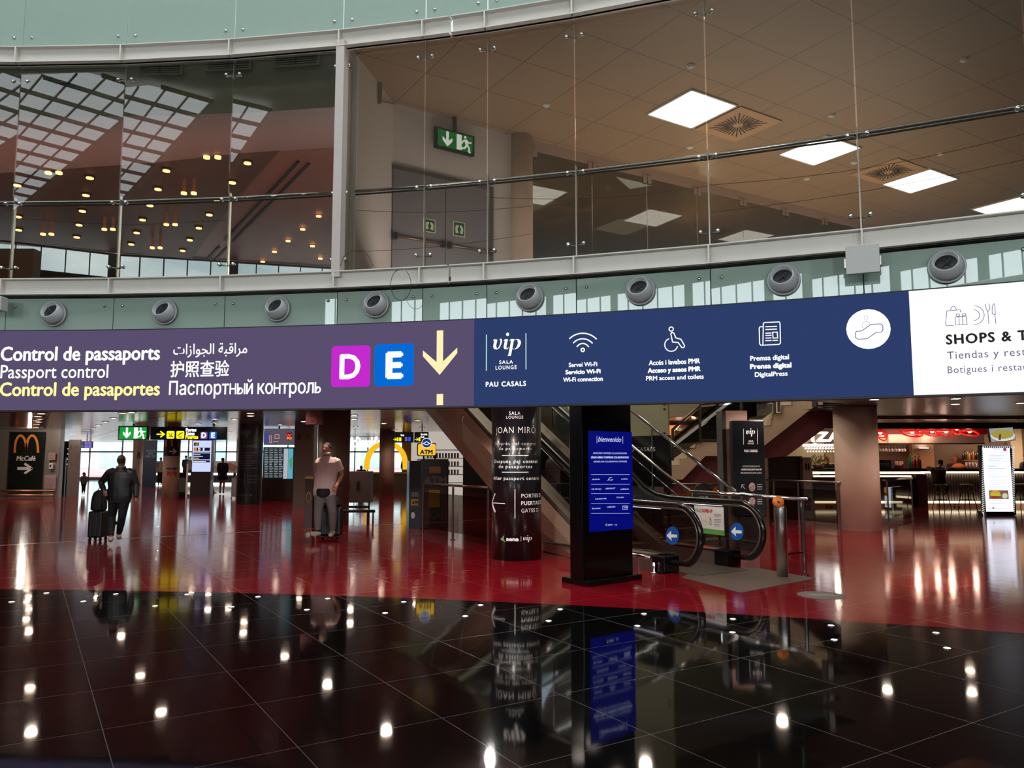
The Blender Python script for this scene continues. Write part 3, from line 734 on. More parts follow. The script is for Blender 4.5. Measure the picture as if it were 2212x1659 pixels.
T('SALA', 1079, 1108, 779, 786, bold=.03, space=1.3); T('LOUNGE', 1071, 1116, 790.5, 798.5, bold=.02, space=1.3); T('PAU CASALS', 1050, 1136, 825.5, 835.5, bold=.04, space=1.2)
strokes(LED, [arc(1259, 761, 41, 44, 134, 14, 41), arc(1259, 761, 28, 42, 136, 12, 29), arc(1259, 761, 16, 38, 140, 9, 19), arc(1259, 756, 3.6, 0, 360, 10)], 2.6, W1, lr, 'wifi_icon')
T('Servei Wi-Fi', 1229, 1290, 784, 793, bold=.03); T('Servicio Wi-Fi', 1222, 1297, 800, 808.5, bold=.06); T('Wi-Fi connection', 1217, 1302, 816, 825, bold=.035)
strokes(LED, [arc(1450, 711, 4.6, 0, 360, 12), arc(1450, 745, 14, 110, 345, 18), [(1449, 721), (1452, 718), (1456, 720), (1460, 730), (1471, 733), (1479, 747), (1477, 751), (1473, 751), (1465, 740), (1453, 739), (1449, 721)]], 2.2, W1, lr, 'wheelchair_icon')
T('Accés i lavabos PMR', 1402, 1512, 779, 789, bold=.035); T('Acceso y aseos PMR', 1400, 1513, 796, 805.5, bold=.06); T('PRM access and toilets', 1396, 1520, 813, 822, bold=.03)
strokes(LED, [[(1648, 744), (1649, 699), (1651, 697), (1683, 695.5), (1685, 698), (1686, 741), (1683, 744), (1644, 746), (1641, 743), (1640, 709), (1642, 706), (1648, 706)], [(1654, 706), (1678, 705)], [(1654, 712), (1678, 711)], [(1654, 720), (1666, 719.5)], [(1654, 725), (1666, 724.5)], [(1654, 730.5), (1666, 730)], [(1654, 736), (1666, 735.5)], [(1669, 735.5), (1680, 735)], [(1669, 718), (1679, 717.5), (1680, 730), (1670, 730.5), (1669, 718)]], 2.2, W1, lr, 'newspaper_icon')
T('Premsa digital', 1621, 1704, 769.5, 779.5, bold=.035); T('Prensa digital', 1621, 1709, 787, 797, bold=.06); T('DigitalPress', 1631, 1701, 804.5, 814, bold=.035)
disc(LED, 1876, 711, 48, W1, lr, 'escalator_roundel', .005, 43)
NV_ = emis('display_navy_line', (58, 62, 120))
strokes(LED, [[(1850, 716), (1862, 715), (1881, 701), (1902, 700), (1907, 704), (1907, 714), (1903, 718), (1893, 718), (1873, 732), (1853, 733), (1848, 729), (1848, 719), (1850, 716)]], 1.6, NV_, lr, 'escalator_icon', .009)
strokes(LED, [arc(1870.5, 686.5, 4, 0, 360, 12), [(1866, 710), (1862, 706), (1865, 697), (1871, 694), (1877, 697), (1879, 701)]], 1.0, emis('display_grey_line', (170, 170, 180)), lr, 'escalator_icon', .009)
strokes(LED, [[(2060, 703.5), (2045, 704), (2042.5, 701), (2045, 672), (2074, 669.5), (2075, 675)], arc(2059.5, 670, 6, 0, 180, 8, 8), [(2064, 702), (2063, 685), (2087, 683), (2089, 701), (2064, 702)], [(2072, 702), (2071, 684)], [(2080, 702), (2079, 683.5)], arc(2069, 681, 4, 0, 360, 8, 3), arc(2082, 680, 4, 0, 360, 8, 3)], 1.3, NV_, lr, 'shopping_icon', .006)
strokes(LED, [arc(2101, 681, 25, -85, 80, 14, 21), arc(2101, 681, 15, -80, 80, 12, 12), [(2129, 657), (2130, 668), (2134, 673), (2138, 668), (2136, 656)], [(2133.5, 673), (2136, 700)], [(2151, 699), (2149, 680), (2143, 678), (2143, 662), (2147, 656), (2149, 660), (2150, 680)]], 1.3, NV_, lr, 'cutlery_icon', .006)
DKT, GRT = emis('display_text_black', (38, 38, 38)), emis('display_text_grey', (95, 95, 130))
T('SHOPS & T', 2044, 2219, 724, 744, m=DKT, bold=.035, space=1.15); T('Tiendas y rest', 2046, 2216, 760, 776, m=GRT, space=1.1); T('Botigues i restau', 2047, 2220, 792, 806.5, m=GRT, space=1.1)
# brackets that carry the display
for u in (-4, -1, 2, 5, 8, 11, 14):
    MB().hexa([LED.xyz(uu, v, o) for v in (3.0, 3.06) for uu, o in ((u, -.12), (u + .05, -.12), (u + .05, -.55), (u, -.55))]).build('bracket', BMATT, lr)
# ------------------------------------------------------------------ upper room on the right
PANEL = emis('ceiling_panel_light', (255, 253, 248), 7)
PANEL2 = emis('ceiling_panel_dim', (255, 246, 235), 1.0)
def sqlight(px, lab, m=PANEL, Z=GC):
    P = [atZ(x, y, Z - .012) for x, y in px]; c = sum(P, Vector()) / 4
    r = thing('ceiling_light', lab, 'ceiling light', c)
    k = (P[1] - P[0]).normalized()
    MB().box(c, (1.0, 1.0, .02), math.atan2(.533, .846)).build('diffuser', m, r)
    for s_ in ((.51, 0, .03, 1.05), (-.51, 0, .03, 1.05), (0, .51, 1.05, .03), (0, -.51, 1.05, .03)):
        MB().box(c + NV * s_[0] + EV * s_[1], (s_[2], s_[3], .026), math.atan2(.533, .846)).build('frame', WHITE, r)
    return r
sqlight([(1397, 246), (1494, 194), (1591, 227), (1495, 277)], 'square lit ceiling panel, largest and nearest, left of the first air diffuser')
sqlight([(1680, 334), (1790, 296), (1858, 315), (1757, 356)], 'square lit ceiling panel crossed by the handrail in the middle of the row')
sqlight([(1905, 398), (2010, 365), (2069, 384), (1968, 418)], 'square lit ceiling panel beside the second air diffuser')
sqlight([(2090, 452), (2190, 425), (2262, 440), (2160, 470)], 'square lit ceiling panel cut by the right picture edge')
sqlight([(1283, 490), (1340, 472), (1408, 487), (1350, 510)], 'dim square ceiling panel seen through the rear glass partition', PANEL2)
sqlight([(1085, 436), (1135, 420), (1175, 440), (1140, 455)], 'dim square ceiling panel partly hidden behind the concrete column', PANEL2)
tile = mat('diffuser_plate', (176, 140, 104), .5, noise=.04)
for (x, y, lab) in ((1594, 270, 'square air diffuser with radial slots beside the nearest lit panel'), (1919, 371, 'square air diffuser with radial slots further back on the ceiling'), (1196, 461, 'faint square air diffuser seen through the rear glass partition')):
    c = atZ(x, y, GC - .012); r = thing('air_diffuser', lab, 'air diffuser', c, 'radial slot ceiling diffusers')
    MB().box(c, (1.02, 1.02, .015), math.atan2(.533, .846)).build('plate', tile, r)
    mb = MB()
    for k in range(32):
        a = 2 * PI * k / 32 + math.atan2(.533, .846); q = max(abs(math.cos(2 * PI * k / 32)), abs(math.sin(2 * PI * k / 32))); r0, r1 = (.09 if k % 2 == 0 else .16) , .34 / q
        d = Vector((math.cos(a), math.sin(a), 0)); n_ = Vector((-d.y, d.x, 0)) * .011
        mb.prism([c + d * r0 - n_ + Vector((0, 0, -.008)), c + d * r1 - n_ + Vector((0, 0, -.008)), c + d * r1 + n_ + Vector((0, 0, -.008)), c + d * r0 + n_ + Vector((0, 0, -.008))], (0, 0, -.004))
    mb.build('slot', slot, r)['kind'] = 'stuff'
for i, (x, y) in enumerate([(1492, 141), (2083, 128), (1797, 248), (1490, 317), (1845, 350), (2032, 331), (1180, 226), (1743, 385)]):
    p = atZ(x, y, GC)
    if i == 0:
        d0 = thing('ceiling_detector', 'small round white detector on the upper ceiling', 'detector', p, 'round detectors on the upper ceiling')
        MB().cyl(p, p - Vector((0, 0, .02)), .06, 16).build('base', WHITE, d0); MB().lathe(p - Vector((0, 0, .02)), [(.05, 0), (.045, -.012), (.02, -.02)], 16).build('cap', WHITE, d0, smooth=True)
    else: dup(d0, p)
for i, (x, y) in enumerate([(1158, 417), (1398, 468)]):
    p = atZ(x, y, GC)
    if i == 0:
        d1 = thing('ring_downlight', 'chrome ringed downlight seen through the rear glass partition', 'ceiling light', p, 'ring downlights behind the glass')
        MB().tube([p + Vector((.14 * math.cos(a), .14 * math.sin(a), -.02)) for a in [2 * PI * k / 20 for k in range(20)]], .02, 6, closed=True).build('ring', CHROME, d1, smooth=True)
        MB().cyl(p, p - Vector((0, 0, .015)), .12, 16).build('reflector', PANEL2, d1)
    else: dup(d1, p)
# rear frameless glass partition with patch fittings
RG = glass('rear_glass', (165, 160, 145), 1.5, 0, .06)
dv = (P5 - P4).normalized(); L = (P5 - P4).length; nP = 8
for i in range(nP):
    a = P4 + dv * (L * i / nP + .008); b = P4 + dv * (L * (i + 1) / nP - .008)
    pr = wallseg(a, b, 4.0, 7.12, RG, 'window_%d' % (i + 30), .012); struct(pr); ROOTLOC[pr.name] = Vector(pr.location)
    for q, sgn in ((a, 1), (b, -1)):
        MB().box(q + dv * sgn * .05 + Vector((0, 0, 7.08)), (.09, .05, .16), math.atan2(dv.y, dv.x)).build('patch_fitting', CHROME, pr)
r = struct(wallseg(P4, P5, 7.12, GC, mat('upper_beige_beam', (165, 138, 122), .5, noise=.03), 'trim_6', .1))
# exit sign over the doors
d23 = (P3 - P2).normalized(); yaw = math.atan2(d23.y, d23.x)
DP = Plane(853, 11.98, yaw); DP.O = P2 + Vector((.0, .0, 0)) + Vector((math.sin(yaw), -math.cos(yaw), 0)) * .0
ES = Plane(980, 12.45, yaw)
def exit_sign(S, x0, x1, y0, y1, lab, th=.06, rod=None, ceilz=None, es=1.0):
    u0 = S.uv(x0, (y0 + y1) / 2)[0]; u1 = S.uv(x1, (y0 + y1) / 2)[0]
    r = thing('exit_sign', lab, 'exit sign', S.xyz((u0 + u1) / 2, S.uv(x0, y1)[1]))
    zt = S.uv(x0, y0)[1]; zb = zt - (u1 - u0) * .47
    ps = [S.xyz(u, v, o) for v in (zb, zt) for u, o in ((u0, 0), (u1, 0), (u1, -th), (u0, -th))]
    MB().hexa(ps).build('housing', BMATT, r)
    g = .02 * (u1 - u0) / .6
    def rr(a, b, c, d, m, n, off): # fractions
        U0, U1 = u0 + (u1 - u0) * a, u0 + (u1 - u0) * b; V0, V1 = zb + (zt - zb) * c, zb + (zt - zb) * d
        return MB().quad(S.xyz(U0, V0, off), S.xyz(U1, V0, off), S.xyz(U1, V1, off), S.xyz(U0, V1, off)).build(n, m, r, fixn=False)
    gm, wm = emis('exit_green_%g' % es, (12, 130, 40) if es > 1 else (30, 110, 40), es), emis('exit_white_%g' % es, (250, 255, 250), es)
    rr(.05, .95, .09, .91, gm, 'green_panel', .003)
    def P(a, b, off=.006): return S.xyz(u0 + (u1 - u0) * a, zb + (zt - zb) * b, off)
    MB().quad(P(.26, .4), P(.33, .4), P(.33, .88), P(.26, .88)).build('arrow_shaft', wm, r, fixn=False)
    MB().poly([P(.295, .13), P(.42, .42), P(.42, .6), P(.33, .45), P(.26, .45), P(.17, .6), P(.17, .42)]).build('arrow_head', wm, r, fixn=False)
    MB().quad(P(.53, .12), P(.66, .12), P(.66, .88), P(.53, .88)).build('door_shape', wm, r, fixn=False)
    class LS:
        def uv(s, x, y): return (u0 + (u1 - u0) * x, zb + (zt - zb) * (1 - y))
        xyz = S.xyz
    q = LS(); q.xyz = S.xyz
    k = [(.775, .2), (.80, .45), (.77, .58), (.86, .68), (.85, .88)]
    mb = MB()
    def rib(pts, w):
        for a, b in zip(pts[:-1], pts[1:]):
            A, B = Vector(q.uv(*a)), Vector(q.uv(*b)); d = (B - A).normalized(); n_ = Vector((-d.y, d.x)) * w * (u1 - u0) * .5
            mb.quad(*[S.xyz(v.x, v.y, .008) for v in (A - n_, B - n_, B + n_, A + n_)])
    rib([(.76, .3), (.80, .58)], .075); rib([(.80, .56), (.86, .7), (.84, .88), (.89, .88)], .045); rib([(.79, .56), (.74, .74), (.66, .76)], .045); rib([(.77, .32), (.86, .44), (.91, .38)], .035); rib([(.75, .32), (.69, .42), (.66, .54)], .035)
    cx_, cy_ = .75, .19; mb.poly([P(cx_ + .032 * math.cos(t), 1 - cy_ + .07 * math.sin(t), .008) for t in [2 * PI * j / 14 for j in range(14)]])
    mb.build('running_figure', wm, r, fixn=False)
    if ceilz:
        um = (u0 + u1) / 2; MB().hexa([S.xyz(u, v, o) for v in (zt, ceilz) for u, o in ((um - .03, -.01), (um + .03, -.01), (um + .03, -.05), (um - .03, -.05))]).build('hanger', DSTEEL, r)
    return r
exit_sign(ES, 941, 1025, 272, 318, 'green lit exit sign with down arrow and running figure above the grey doors', .07, ceilz=7.3)
# grey double door
DG = mat('door_grey', (112, 106, 108), .5, noise=.05)
rdr = sroot('door_1', DP.xyz(.9, 4.0, .02))
Lw = (P3 - P2).length
zt = DP.uv(853, 366)[1]
fr = mat('door_frame', (78, 74, 76), .45, noise=.05)
u1 = Lw * .78
def dbox(ua, ub, za, zb, o0, o1, m, n, par=rdr, bevel=0): return MB().hexa([DP.xyz(u, v, o) for v in (za, zb) for u, o in ((ua, o1), (ub, o1), (ub, o0), (ua, o0))]).build(n, m, par, bevel=bevel)
dbox(-.02, u1 + .07, zt, zt + .06, .0, .05, fr, 'frame'); dbox(u1, u1 + .07, 4.0, zt, 0, .05, fr, 'frame')
um = DP.uv(960, 480)[0]
l1_ = dbox(0, um - .01, 4.02, zt, .005, .035, DG, 'leaf'); l2_ = dbox(um + .01, u1, 4.02, zt, .005, .035, DG, 'leaf')
for par, ua, ub in ((l1_, .02, um - .06), (l2_, um + .06, u1 - .03)):
    z = DP.uv(905, 522)[1]
    MB().tube([DP.xyz(ua, z, .1), DP.xyz(ub, z, .1)], .022, 10).build('push_bar', mat('bronze_bar', (120, 95, 80), .3, .8, noise=.1), par, smooth=True)
    for u in (ua, ub): MB().hexa([DP.xyz(u_, v, o) for v in (z - .05, z + .05) for u_, o in ((u - .03, .12), (u + .03, .12), (u + .03, .03), (u - .03, .03))]).build('bar_end', DSTEEL, par)
for x0, x1, y0, y1, lab in ((912, 938, 472, 501, 'green first push sign on left leaf'), (976, 1002, 478, 510, 'green push sign on right leaf')):
    u0, v0 = DP.uv(x0, y1); ub, v1 = DP.uv(x1, y1)[0], DP.uv(x0, y0)[1]
    par = l1_ if x0 < 950 else l2_
    dbox(u0, ub, v0, v1, .036, .04, mat('sign_cream', (190, 200, 165), .5, noise=.03), 'push_sign', par); dbox(u0 + .015, ub - .015, v0 + .015, v1 - .015, .041, .043, mat('sign_green', (28, 74, 48), .5, noise=.03), 'push_sign_panel', par)
    mb = MB(); w_, h_ = ub - u0, v1 - v0
    for sg in (-1, 1):
        c = (u0 + ub) / 2
        mb.poly([DP.xyz(c + sg * w_ * a, v0 + h_ * b, .046) for a, b in ((.04, .25), (.2, .2), (.3, .2), (.34, .5), (.28, .7), (.12, .78), (.03, .72), (.08, .6), (.14, .5), (.1, .35))])
    mb.build('hands_symbol', mat('sign_cream'), par, fixn=False)
# ------------------------------------------------------------------ ground floor: downlights
DL = emis('downlight_lamp', (255, 226, 200), 55)
DLB = emis('downlight_lamp_soft', (255, 240, 225), 14)
def ceilpt(px, py):   # seen directly or, below the horizon, by its mirror image in the floor
    if py < HOR: return atZ(px, py, 2.72)
    p = atZ(px, py, -2.72); return Vector((p.x, p.y, 2.72))
pts = [(62,1290),(62,1317),(62,1365),(64,1490),(67,1585),(262,1376),(303,1462),(348,1542),(493,1315),(527,1346),(615,1418),(707,1482),(834,1583),(954,1290),(757,1316),(1690,1562),(1917,1492),(2096,1450),(1395,1657),(450,1285)]
direct = [(265,892),(245,903),(228,911),(213,918),(201,924),(190,929),(181,933),(508,898),(464,904.5),(428,914.5),(400,921),(497,932),(541,892),(605,917),(765,897),(829,914),(902,907.5),(853,928),(912,923),(768,921),(656,910),(82,899),(80,908.5),(78.5,916),(77,922.5),(75,932),(2065,860),(2204,870)]
done = []
d0 = None
for i, (x, y) in enumerate(pts + direct):
    p = ceilpt(x, y)
    if any((p - q).length < .5 for q in done): continue
    done.append(p)
    if d0 is None:
        d0 = thing('downlight', 'small round bright downlight recessed in the metal ground floor ceiling', 'downlight', p, 'downlights in the ground floor ceiling')
        MB().tube([p + Vector((.095 * math.cos(a), .095 * math.sin(a), -.006)) for a in [2 * PI * k / 18 for k in range(18)]], .012, 6, closed=True).build('ring', WHITE, d0, smooth=True)
        MB().cyl(p - Vector((0, 0, .002)), p - Vector((0, 0, .01)), .085, 16).build('lamp', DL, d0)
    else: dup(d0, p)
# spots let into the black floor in two rows along the red edge
FS = emis('floor_spot_lamp', (255, 250, 240), 3)
sp0 = None
for x, y in [(25,1301),(180,1300),(335,1310),(500,1312),(663,1318),(832,1325),(1005,1332),(1185,1342),(1377,1353),(1582,1367),(1802,1383),(2046,1401),(100,1282),(250,1284),(404,1285),(557,1290),(708,1294),(872,1301),(1038,1308),(1210,1317),(1391,1327),(1583,1338),(1795,1352),(2022,1368)]:
    p = G(x, y) + Vector((0, 0, .001))
    if sp0 is None:
        sp0 = thing('floor_spot', 'tiny round light let into the black floor near the red edge', 'floor light', p, 'floor lights along the red edge')
        MB().cyl(p, p + Vector((0, 0, .004)), .034, 12).build('rim', STEEL, sp0); MB().cyl(p + Vector((0, 0, .004)), p + Vector((0, 0, .006)), .026, 12).build('lens', FS, sp0)
    else: dup(sp0, p)

# ------------------------------------------------------------------ far daylight glazing and street side, left
def gbox(px0, px1, D, z0, z1, th, m, name, parent=None, yaw=0.0, bevel=0):
    S = Plane((px0 + px1) / 2, D, yaw); u0, u1 = S.uv(px0, HOR)[0], S.uv(px1, HOR)[0]
    ps = [S.xyz(u, v, o) for v in (z0, z1) for u, o in ((u0, 0), (u1, 0), (u1, -th), (u0, -th))]
    return MB().hexa(ps).build(name, m, parent, bevel=bevel)
FY = 56.0
darkwall = mat('dark_shop_wall', (58, 44, 42), .5, noise=.15)
struct(gbox(-900, 128, 31.2, 0, 2.72, .3, mat('grey_steel_wall', (150, 140, 130), .35, .3, noise=.08), 'wall_far_left'))
struct(gbox(-2600, -900, 34, 0, 2.72, .3, darkwall, 'wall_far_left'))
# glazing with frames; daylight street behind
whf = mat('white_frame', (225, 228, 230), .5, noise=.03)
r = sroot('window_50', Plane(235, FY).xyz(0, 0))
S = Plane(320, FY); 
for x in (118, 192, 262, 330, 372, 405, 440, 463, 487, 510, 560, 620, 690, 750, 765, 793, 822, 870, 920):
    gbox(x, x + 2.2, FY, 0, 2.72, .1, whf, 'mullion', r)
gbox(100, 930, FY, 1.95, 2.05, .1, whf, 'transom', r)
gbox(100, 930, FY, 0, .18, .1, whf, 'transom', r)
gbox(100, 930, FY + .05, 0, 2.72, .01, glass('shop_glass', (225, 240, 240), 1.45, 0, .0), 'pane', r)
street = mat('street_paving', (215, 215, 212), .6, noise=.05)
struct(MB().quad(Vector((-60, FY + .1, -.02)), Vector((10, FY + .1, -.02)), Vector((10, 120, -.02)), Vector((-60, 120, -.02))).build('floor', street))
fac = mat('pale_facade', (196, 212, 214), .6, noise=.06)
b = thing('street_building', 'pale glass fronted building across the street beyond the far windows', 'building', Vector((-30, 74, 0)))
MB().b2(-58, -6, 74, 80, 0, 3.2).build('wall', fac, b)
MB().b2(-58, -6, 73.7, 80, 3.2, 3.9).build('canopy', mat('white_canopy', (235, 238, 238), .6, noise=.02), b)
random.seed(3)
for k in range(20):
    x0 = -57 + k * 2.5; c = random.choice([(150, 195, 205), (200, 208, 200), (130, 180, 195), (210, 200, 190), (185, 208, 208), (160, 175, 170)])
    MB().b2(x0, x0 + 2.1, 73.9, 73.97, .6, 2.6).build('shop_window', mat('shop_window_%d' % c[0], c, .25, noise=.25, nscale=1.5), b)
tag(MB().b2(-55, -10, 69.5, 69.7, 0, .62).build('street_barrier', mat('pink_barrier', (205, 150, 150), .6, noise=.04)), 'long low pinkish barrier in the street beyond the far windows', 'barrier')
# upper part of the outdoor light comes from the open sky
struct(gbox(-60, 104, FY - .1, 0, 2.72, .3, darkwall, 'wall_far_back'))
struct(gbox(925, 1700, 40, 0, 2.72, .3, darkwall, 'wall_far_back'))

# ------------------------------------------------------------------ left: coffee shop sign wall
SW = Plane(60, 31.1)
r = thing('wall_sign', 'black wall poster with orange arches, white lettering and right arrow', 'sign', SW.xyz(0, .25))
slab(SW, 22, 94, 933, 1059, .05, mat('poster_black', (18, 24, 16), .4, noise=.1), r, 'board', front=.05)
OR = mat('arch_orange', (240, 140, 55), .5)
PW = mat('poster_white', (240, 232, 225), .5)
def arches(S, x0, x1, yt, yb, m, par, w, off=.06):
    W = (x1 - x0) / 2
    L = []
    for c, sgn in ((x0 + W * .5, 1), (x0 + W * 1.5, 1)):
        L.append([(c + W * .5 * math.cos(a) if True else 0, yb - (yb - yt) * (math.sin(a) ** .8)) for a in [PI - PI * k / 20 for k in range(21)]])
    strokes(S, L, w, m, par, 'arches', off)
arches(SW, 34, 84, 941, 977, OR, r, 5)
lettering(SW, 'McCafé', 38, 78, 985, 995, PW, r, bold=.03, shear=.12, off=.06)
strokes(SW, [[(41, 1012), (66, 1012)]], 6.5, PW, r, 'arrow', .06); strokes(SW, [[(56, 1002), (71, 1012)], [(56, 1022), (71, 1012)]], 5, PW, r, 'arrow', .062)
PNK = mat('notice_pink', (170, 140, 138), .6, noise=.05)
for x0, x1, y0, y1, lb in ((105, 120, 978, 994, 'small pink paper notice high on the steel wall beside the poster'), (97, 121, 1026, 1056, 'larger pink paper notice low on the steel wall beside the poster')):
    q = thing('paper_notice', lb, 'notice', SW.xyz(0, .5)); slab(SW, x0, x1, y0, y1, .02, PNK, q, 'sheet', front=.02)
    strokes(SW, [[(x0 + 3, y0 + (y1 - y0) * f), (x1 - 4, y0 + (y1 - y0) * f)] for f in (.3, .42, .6, .75)], .6, mat('notice_print', (120, 90, 90), .6), q, 'print', .024)
q = thing('wall_dispenser', 'small white wall dispenser between the two pink notices', 'dispenser', SW.xyz(0, 1.3)); slab(SW, 108, 116, 1000, 1013, .08, WHITE, q, 'body', front=.08, bevel=.01); slab(SW, 110.5, 113.5, 1004, 1009, .01, DSTEEL, q, 'window', front=.09)
r = thing('guard_rail', 'double brass coloured guard rail along the base of the steel wall', 'guard rail', G(60, 1075))
for z in (.3, .12):
    MB().tube([Vector((atY(-200, 1000, 30.3).x, 30.3, z)), Vector((atY(122, 1000, 30.3).x, 30.3, z))], .05, 8).build('rail', mat('brass_rail', (150, 115, 90), .3, .9, noise=.1), r, smooth=True)
for x in (-100, 20, 96, 121): MB().cyl(Vector((atY(x, 1000, 30.3).x, 30.3, 0)), Vector((atY(x, 1000, 30.3).x, 30.3, .32)), .03, 8).build('post', STEEL, r)
# grey totem posts
def totem(px0, px1, D, z1, m, label, name='totem', th=.35, cat='totem', z0=0, yaw=0):
    S = Plane((px0 + px1) / 2, D, yaw); r = thing(name, label, cat, S.xyz(0, z0)); return S, r
S, r = totem(147, 172, 31.5, 2.3, BROWN, 'grey brown totem post with faint yellow pictograms near the left wall')
gbox(147, 172, 31.5, 0, 2.32, .08, mat('totem_grey', (128, 112, 104), .4, .2, noise=.05), 'body', r)
lettering(S, 'i', 152, 155, 962, 972, mat('dim_yellow', (120, 90, 40), .5), r, bbox=True, bold=.05); strokes(S, [[(160, 969), (169, 964)], [(163, 963), (165, 968)]], 1.2, mat('dim_yellow'), r, 'plane_icon')
S, r = totem(131, 147, 33.5, 2.25, BMATT, 'black totem standing half behind the grey brown post')
gbox(135, 150, 33.5, 0, 2.3, .1, BMATT, 'body', r); gbox(131, 142, 33.2, 0, 1.6, .1, BLACK, 'lower_cabinet', r)
for k in range(4): gbox(144.5, 146.5, 33.45, 1.95 - k * .22, 1.98 - k * .22, .02, txtw(1), 'indicator', r)
# small hanging direction sign
SL_ = Plane(185, 40); r = thing('hanging_sign', 'small black hanging sign with left arrow and four lilac letter squares', 'hanging sign', SL_.xyz(0, 1.95))
slab(SL_, 173, 199, 953, 968, .1, BMATT, r, 'panel')
LIL = emis('lilac', (120, 110, 200), 1.0)
for x in (183, 191):
    for y in (954.5, 961.5): rect(SL_, x, x + 7, y, y + 6, LIL, r, 'letter_square', .01)
strokes(SL_, [[(181, 963.5), (175.5, 963.5)], [(178, 961), (175, 963.5), (178, 966)]], 1.0, LIL, r, 'arrow', .01)
gbox(185.3, 186.5, 40, 2.1, 2.72, .03, BMATT, 'rod', r)

# green exit sign and black gates sign
E1 = Plane(287, 25)
exit_sign(E1, 255, 320, 920, 949, 'green lit exit sign with down arrow and running figure over the left concourse', .1, ceilz=2.7, es=1.6)
GS = Plane(406, 25); r = thing('hanging_sign', 'long black hanging gates sign with yellow arrow, pictograms and D E squares', 'hanging sign', GS.xyz(0, 2.15))
slab(GS, 325, 488, 922, 950, .12, SIGNBK, r, 'panel')
Y1, Wh = emis('sign_yellow', (255, 235, 30), 1.3), txtw(1.3)
strokes(GS, [[(339, 938), (353, 938)], [(347, 932), (355, 938), (347, 944)]], 2.8, Y1, r, 'arrow', .006)
for x in (360, 381):
    rect(GS, x, x + 17, 931, 947.5, Y1, r, 'pictogram', .005, rnd=.15)
strokes(GS, [[(365, 936), (368, 940), (367, 943)], [(372, 935), (370, 941), (374, 944)], [(365, 943), (374, 943)]], 1.3, SIGNBK, r, 'check_in_symbol', .009)
strokes(GS, [[(384, 941), (395, 934)], [(388, 935), (391, 938)], [(386, 944), (393, 944)]], 1.5, SIGNBK, r, 'plane_symbol', .009)
lettering(GS, 'Portes', 402, 424, 925, 932, Wh, r, bold=.05); lettering(GS, 'Gates', 402, 420, 933, 940, Wh, r, bold=.05); lettering(GS, 'Puertas', 401, 428, 940, 947.5, Y1, r, bold=.05)
rect(GS, 433, 448, 933, 948, emis('sign_lilac', (110, 80, 160), 1.2), r, 'letter_square', .005, rnd=.15); rect(GS, 452, 468, 932.5, 948, emis('sign_blue', (20, 90, 210), 1.2), r, 'letter_square', .005, rnd=.15)
lettering(GS, 'D', 436, 445, 935, 945.5, Wh, r, bbox=True, bold=.05, off=.009); lettering(GS, 'E', 457, 464, 935, 945.5, Wh, r, bbox=True, bold=.05, off=.009)
for x in (355, 457): gbox(x, x + 3, 25.05, 2.6, 2.72, .05, DSTEEL, 'hanger', r)

# round column with printed wrap
def column(px0, px1, D, m, label, name='column', z1=2.72, base=0.0):
    r0 = (px1 - px0) / 2 / F * D; c = Plane((px0 + px1) / 2, D).xyz(0, 0)
    r = thing(name, label, 'column', c); MB().lathe(c, [(r0, base), (r0, z1)], 48).build('shaft', m, r, smooth=False); r.children[0].data.polygons.foreach_set('use_smooth', [len(p.vertices) == 4 for p in r.children[0].data.polygons]); return r, Cyl(c.x, c.y, r0, 1)
CRM2 = mat('wrap_cream', (190, 160, 140), .5, noise=.04)
r, S = column(354, 388, 31.3, CRM2, 'round column wrapped in cream print with black band, arches and ice cream logo')
rect(S, 354.8, 387.2, 935, 985, BMATT, r, 'black_band', .01, n=16)
arches(S, 359, 384, 944, 964, OR, r, 2.5, .02); strokes(S, [[(367, 975), (378, 975)], [(374, 970), (380, 975), (374, 980)]], 3, PW, r, 'arrow', .02)
ORG = mat('wrap_orange', (200, 110, 70), .5, noise=.04)
pxpoly(S, [(356, 1030), (370, 1027), (386, 1038), (372, 1040), (384, 1050), (358, 1057)], ORG, r, 'orange_shape', .012)
lettering(S, 'McFLURRY', 361, 383, 1010, 1015, mat('wrap_black', (30, 20, 25), .5), r, bold=.06, off=.012); lettering(S, 'McFly', 362, 382, 1018, 1027, mat('wrap_red', (190, 40, 70), .5), r, bold=.05, off=.012)
conc2 = mat('warm_concrete', (205, 172, 152), .7, noise=.1, nscale=4, bump=.2)
r, S = column(288, 312, 46, conc2, 'plain concrete column with dark extinguisher pictogram at the far left'); strokes(S, [[(299, 976), (297, 990)], [(301, 978), (302, 990)]], 2.5, mat('dark_red_print', (80, 25, 25), .5), r, 'extinguisher_symbol', .02)
# blue coffee bar banner
S = Plane(322, 43); r = thing('banner', 'tall dark blue banner lettered coffee bar chill out', 'banner', S.xyz(0, 0)); slab(S, 309, 337, 951, 1034, .1, mat('banner_blue', (24, 44, 66), .5, noise=.1), r, 'panel', z0=.0)
BW = mat('banner_text', (140, 160, 175), .6)
for t, x0, x1, y in (('COFFEE', 316, 336, 976), ('BAR', 321, 332, 982), ('CHILL OUT', 313, 337, 988)): lettering(S, t, x0, x1, y - 4.5, y, BW, r, bold=.02)
# counter with lit top edge across the back
CW = emis('counter_strip', (255, 252, 245), 3.0)
r = thing('counter', 'long low dark counter with white lit strips at the far left', 'counter', Plane(420, 46).xyz(0, 0))
gbox(300, 520, 46, 0, .55, .8, BMATT, 'body', r); gbox(300, 520, 45.95, .55, .66, .8, CW, 'lit_top_edge', r); gbox(306, 520, 45.9, .0, .1, .1, CW, 'lit_plinth', r)
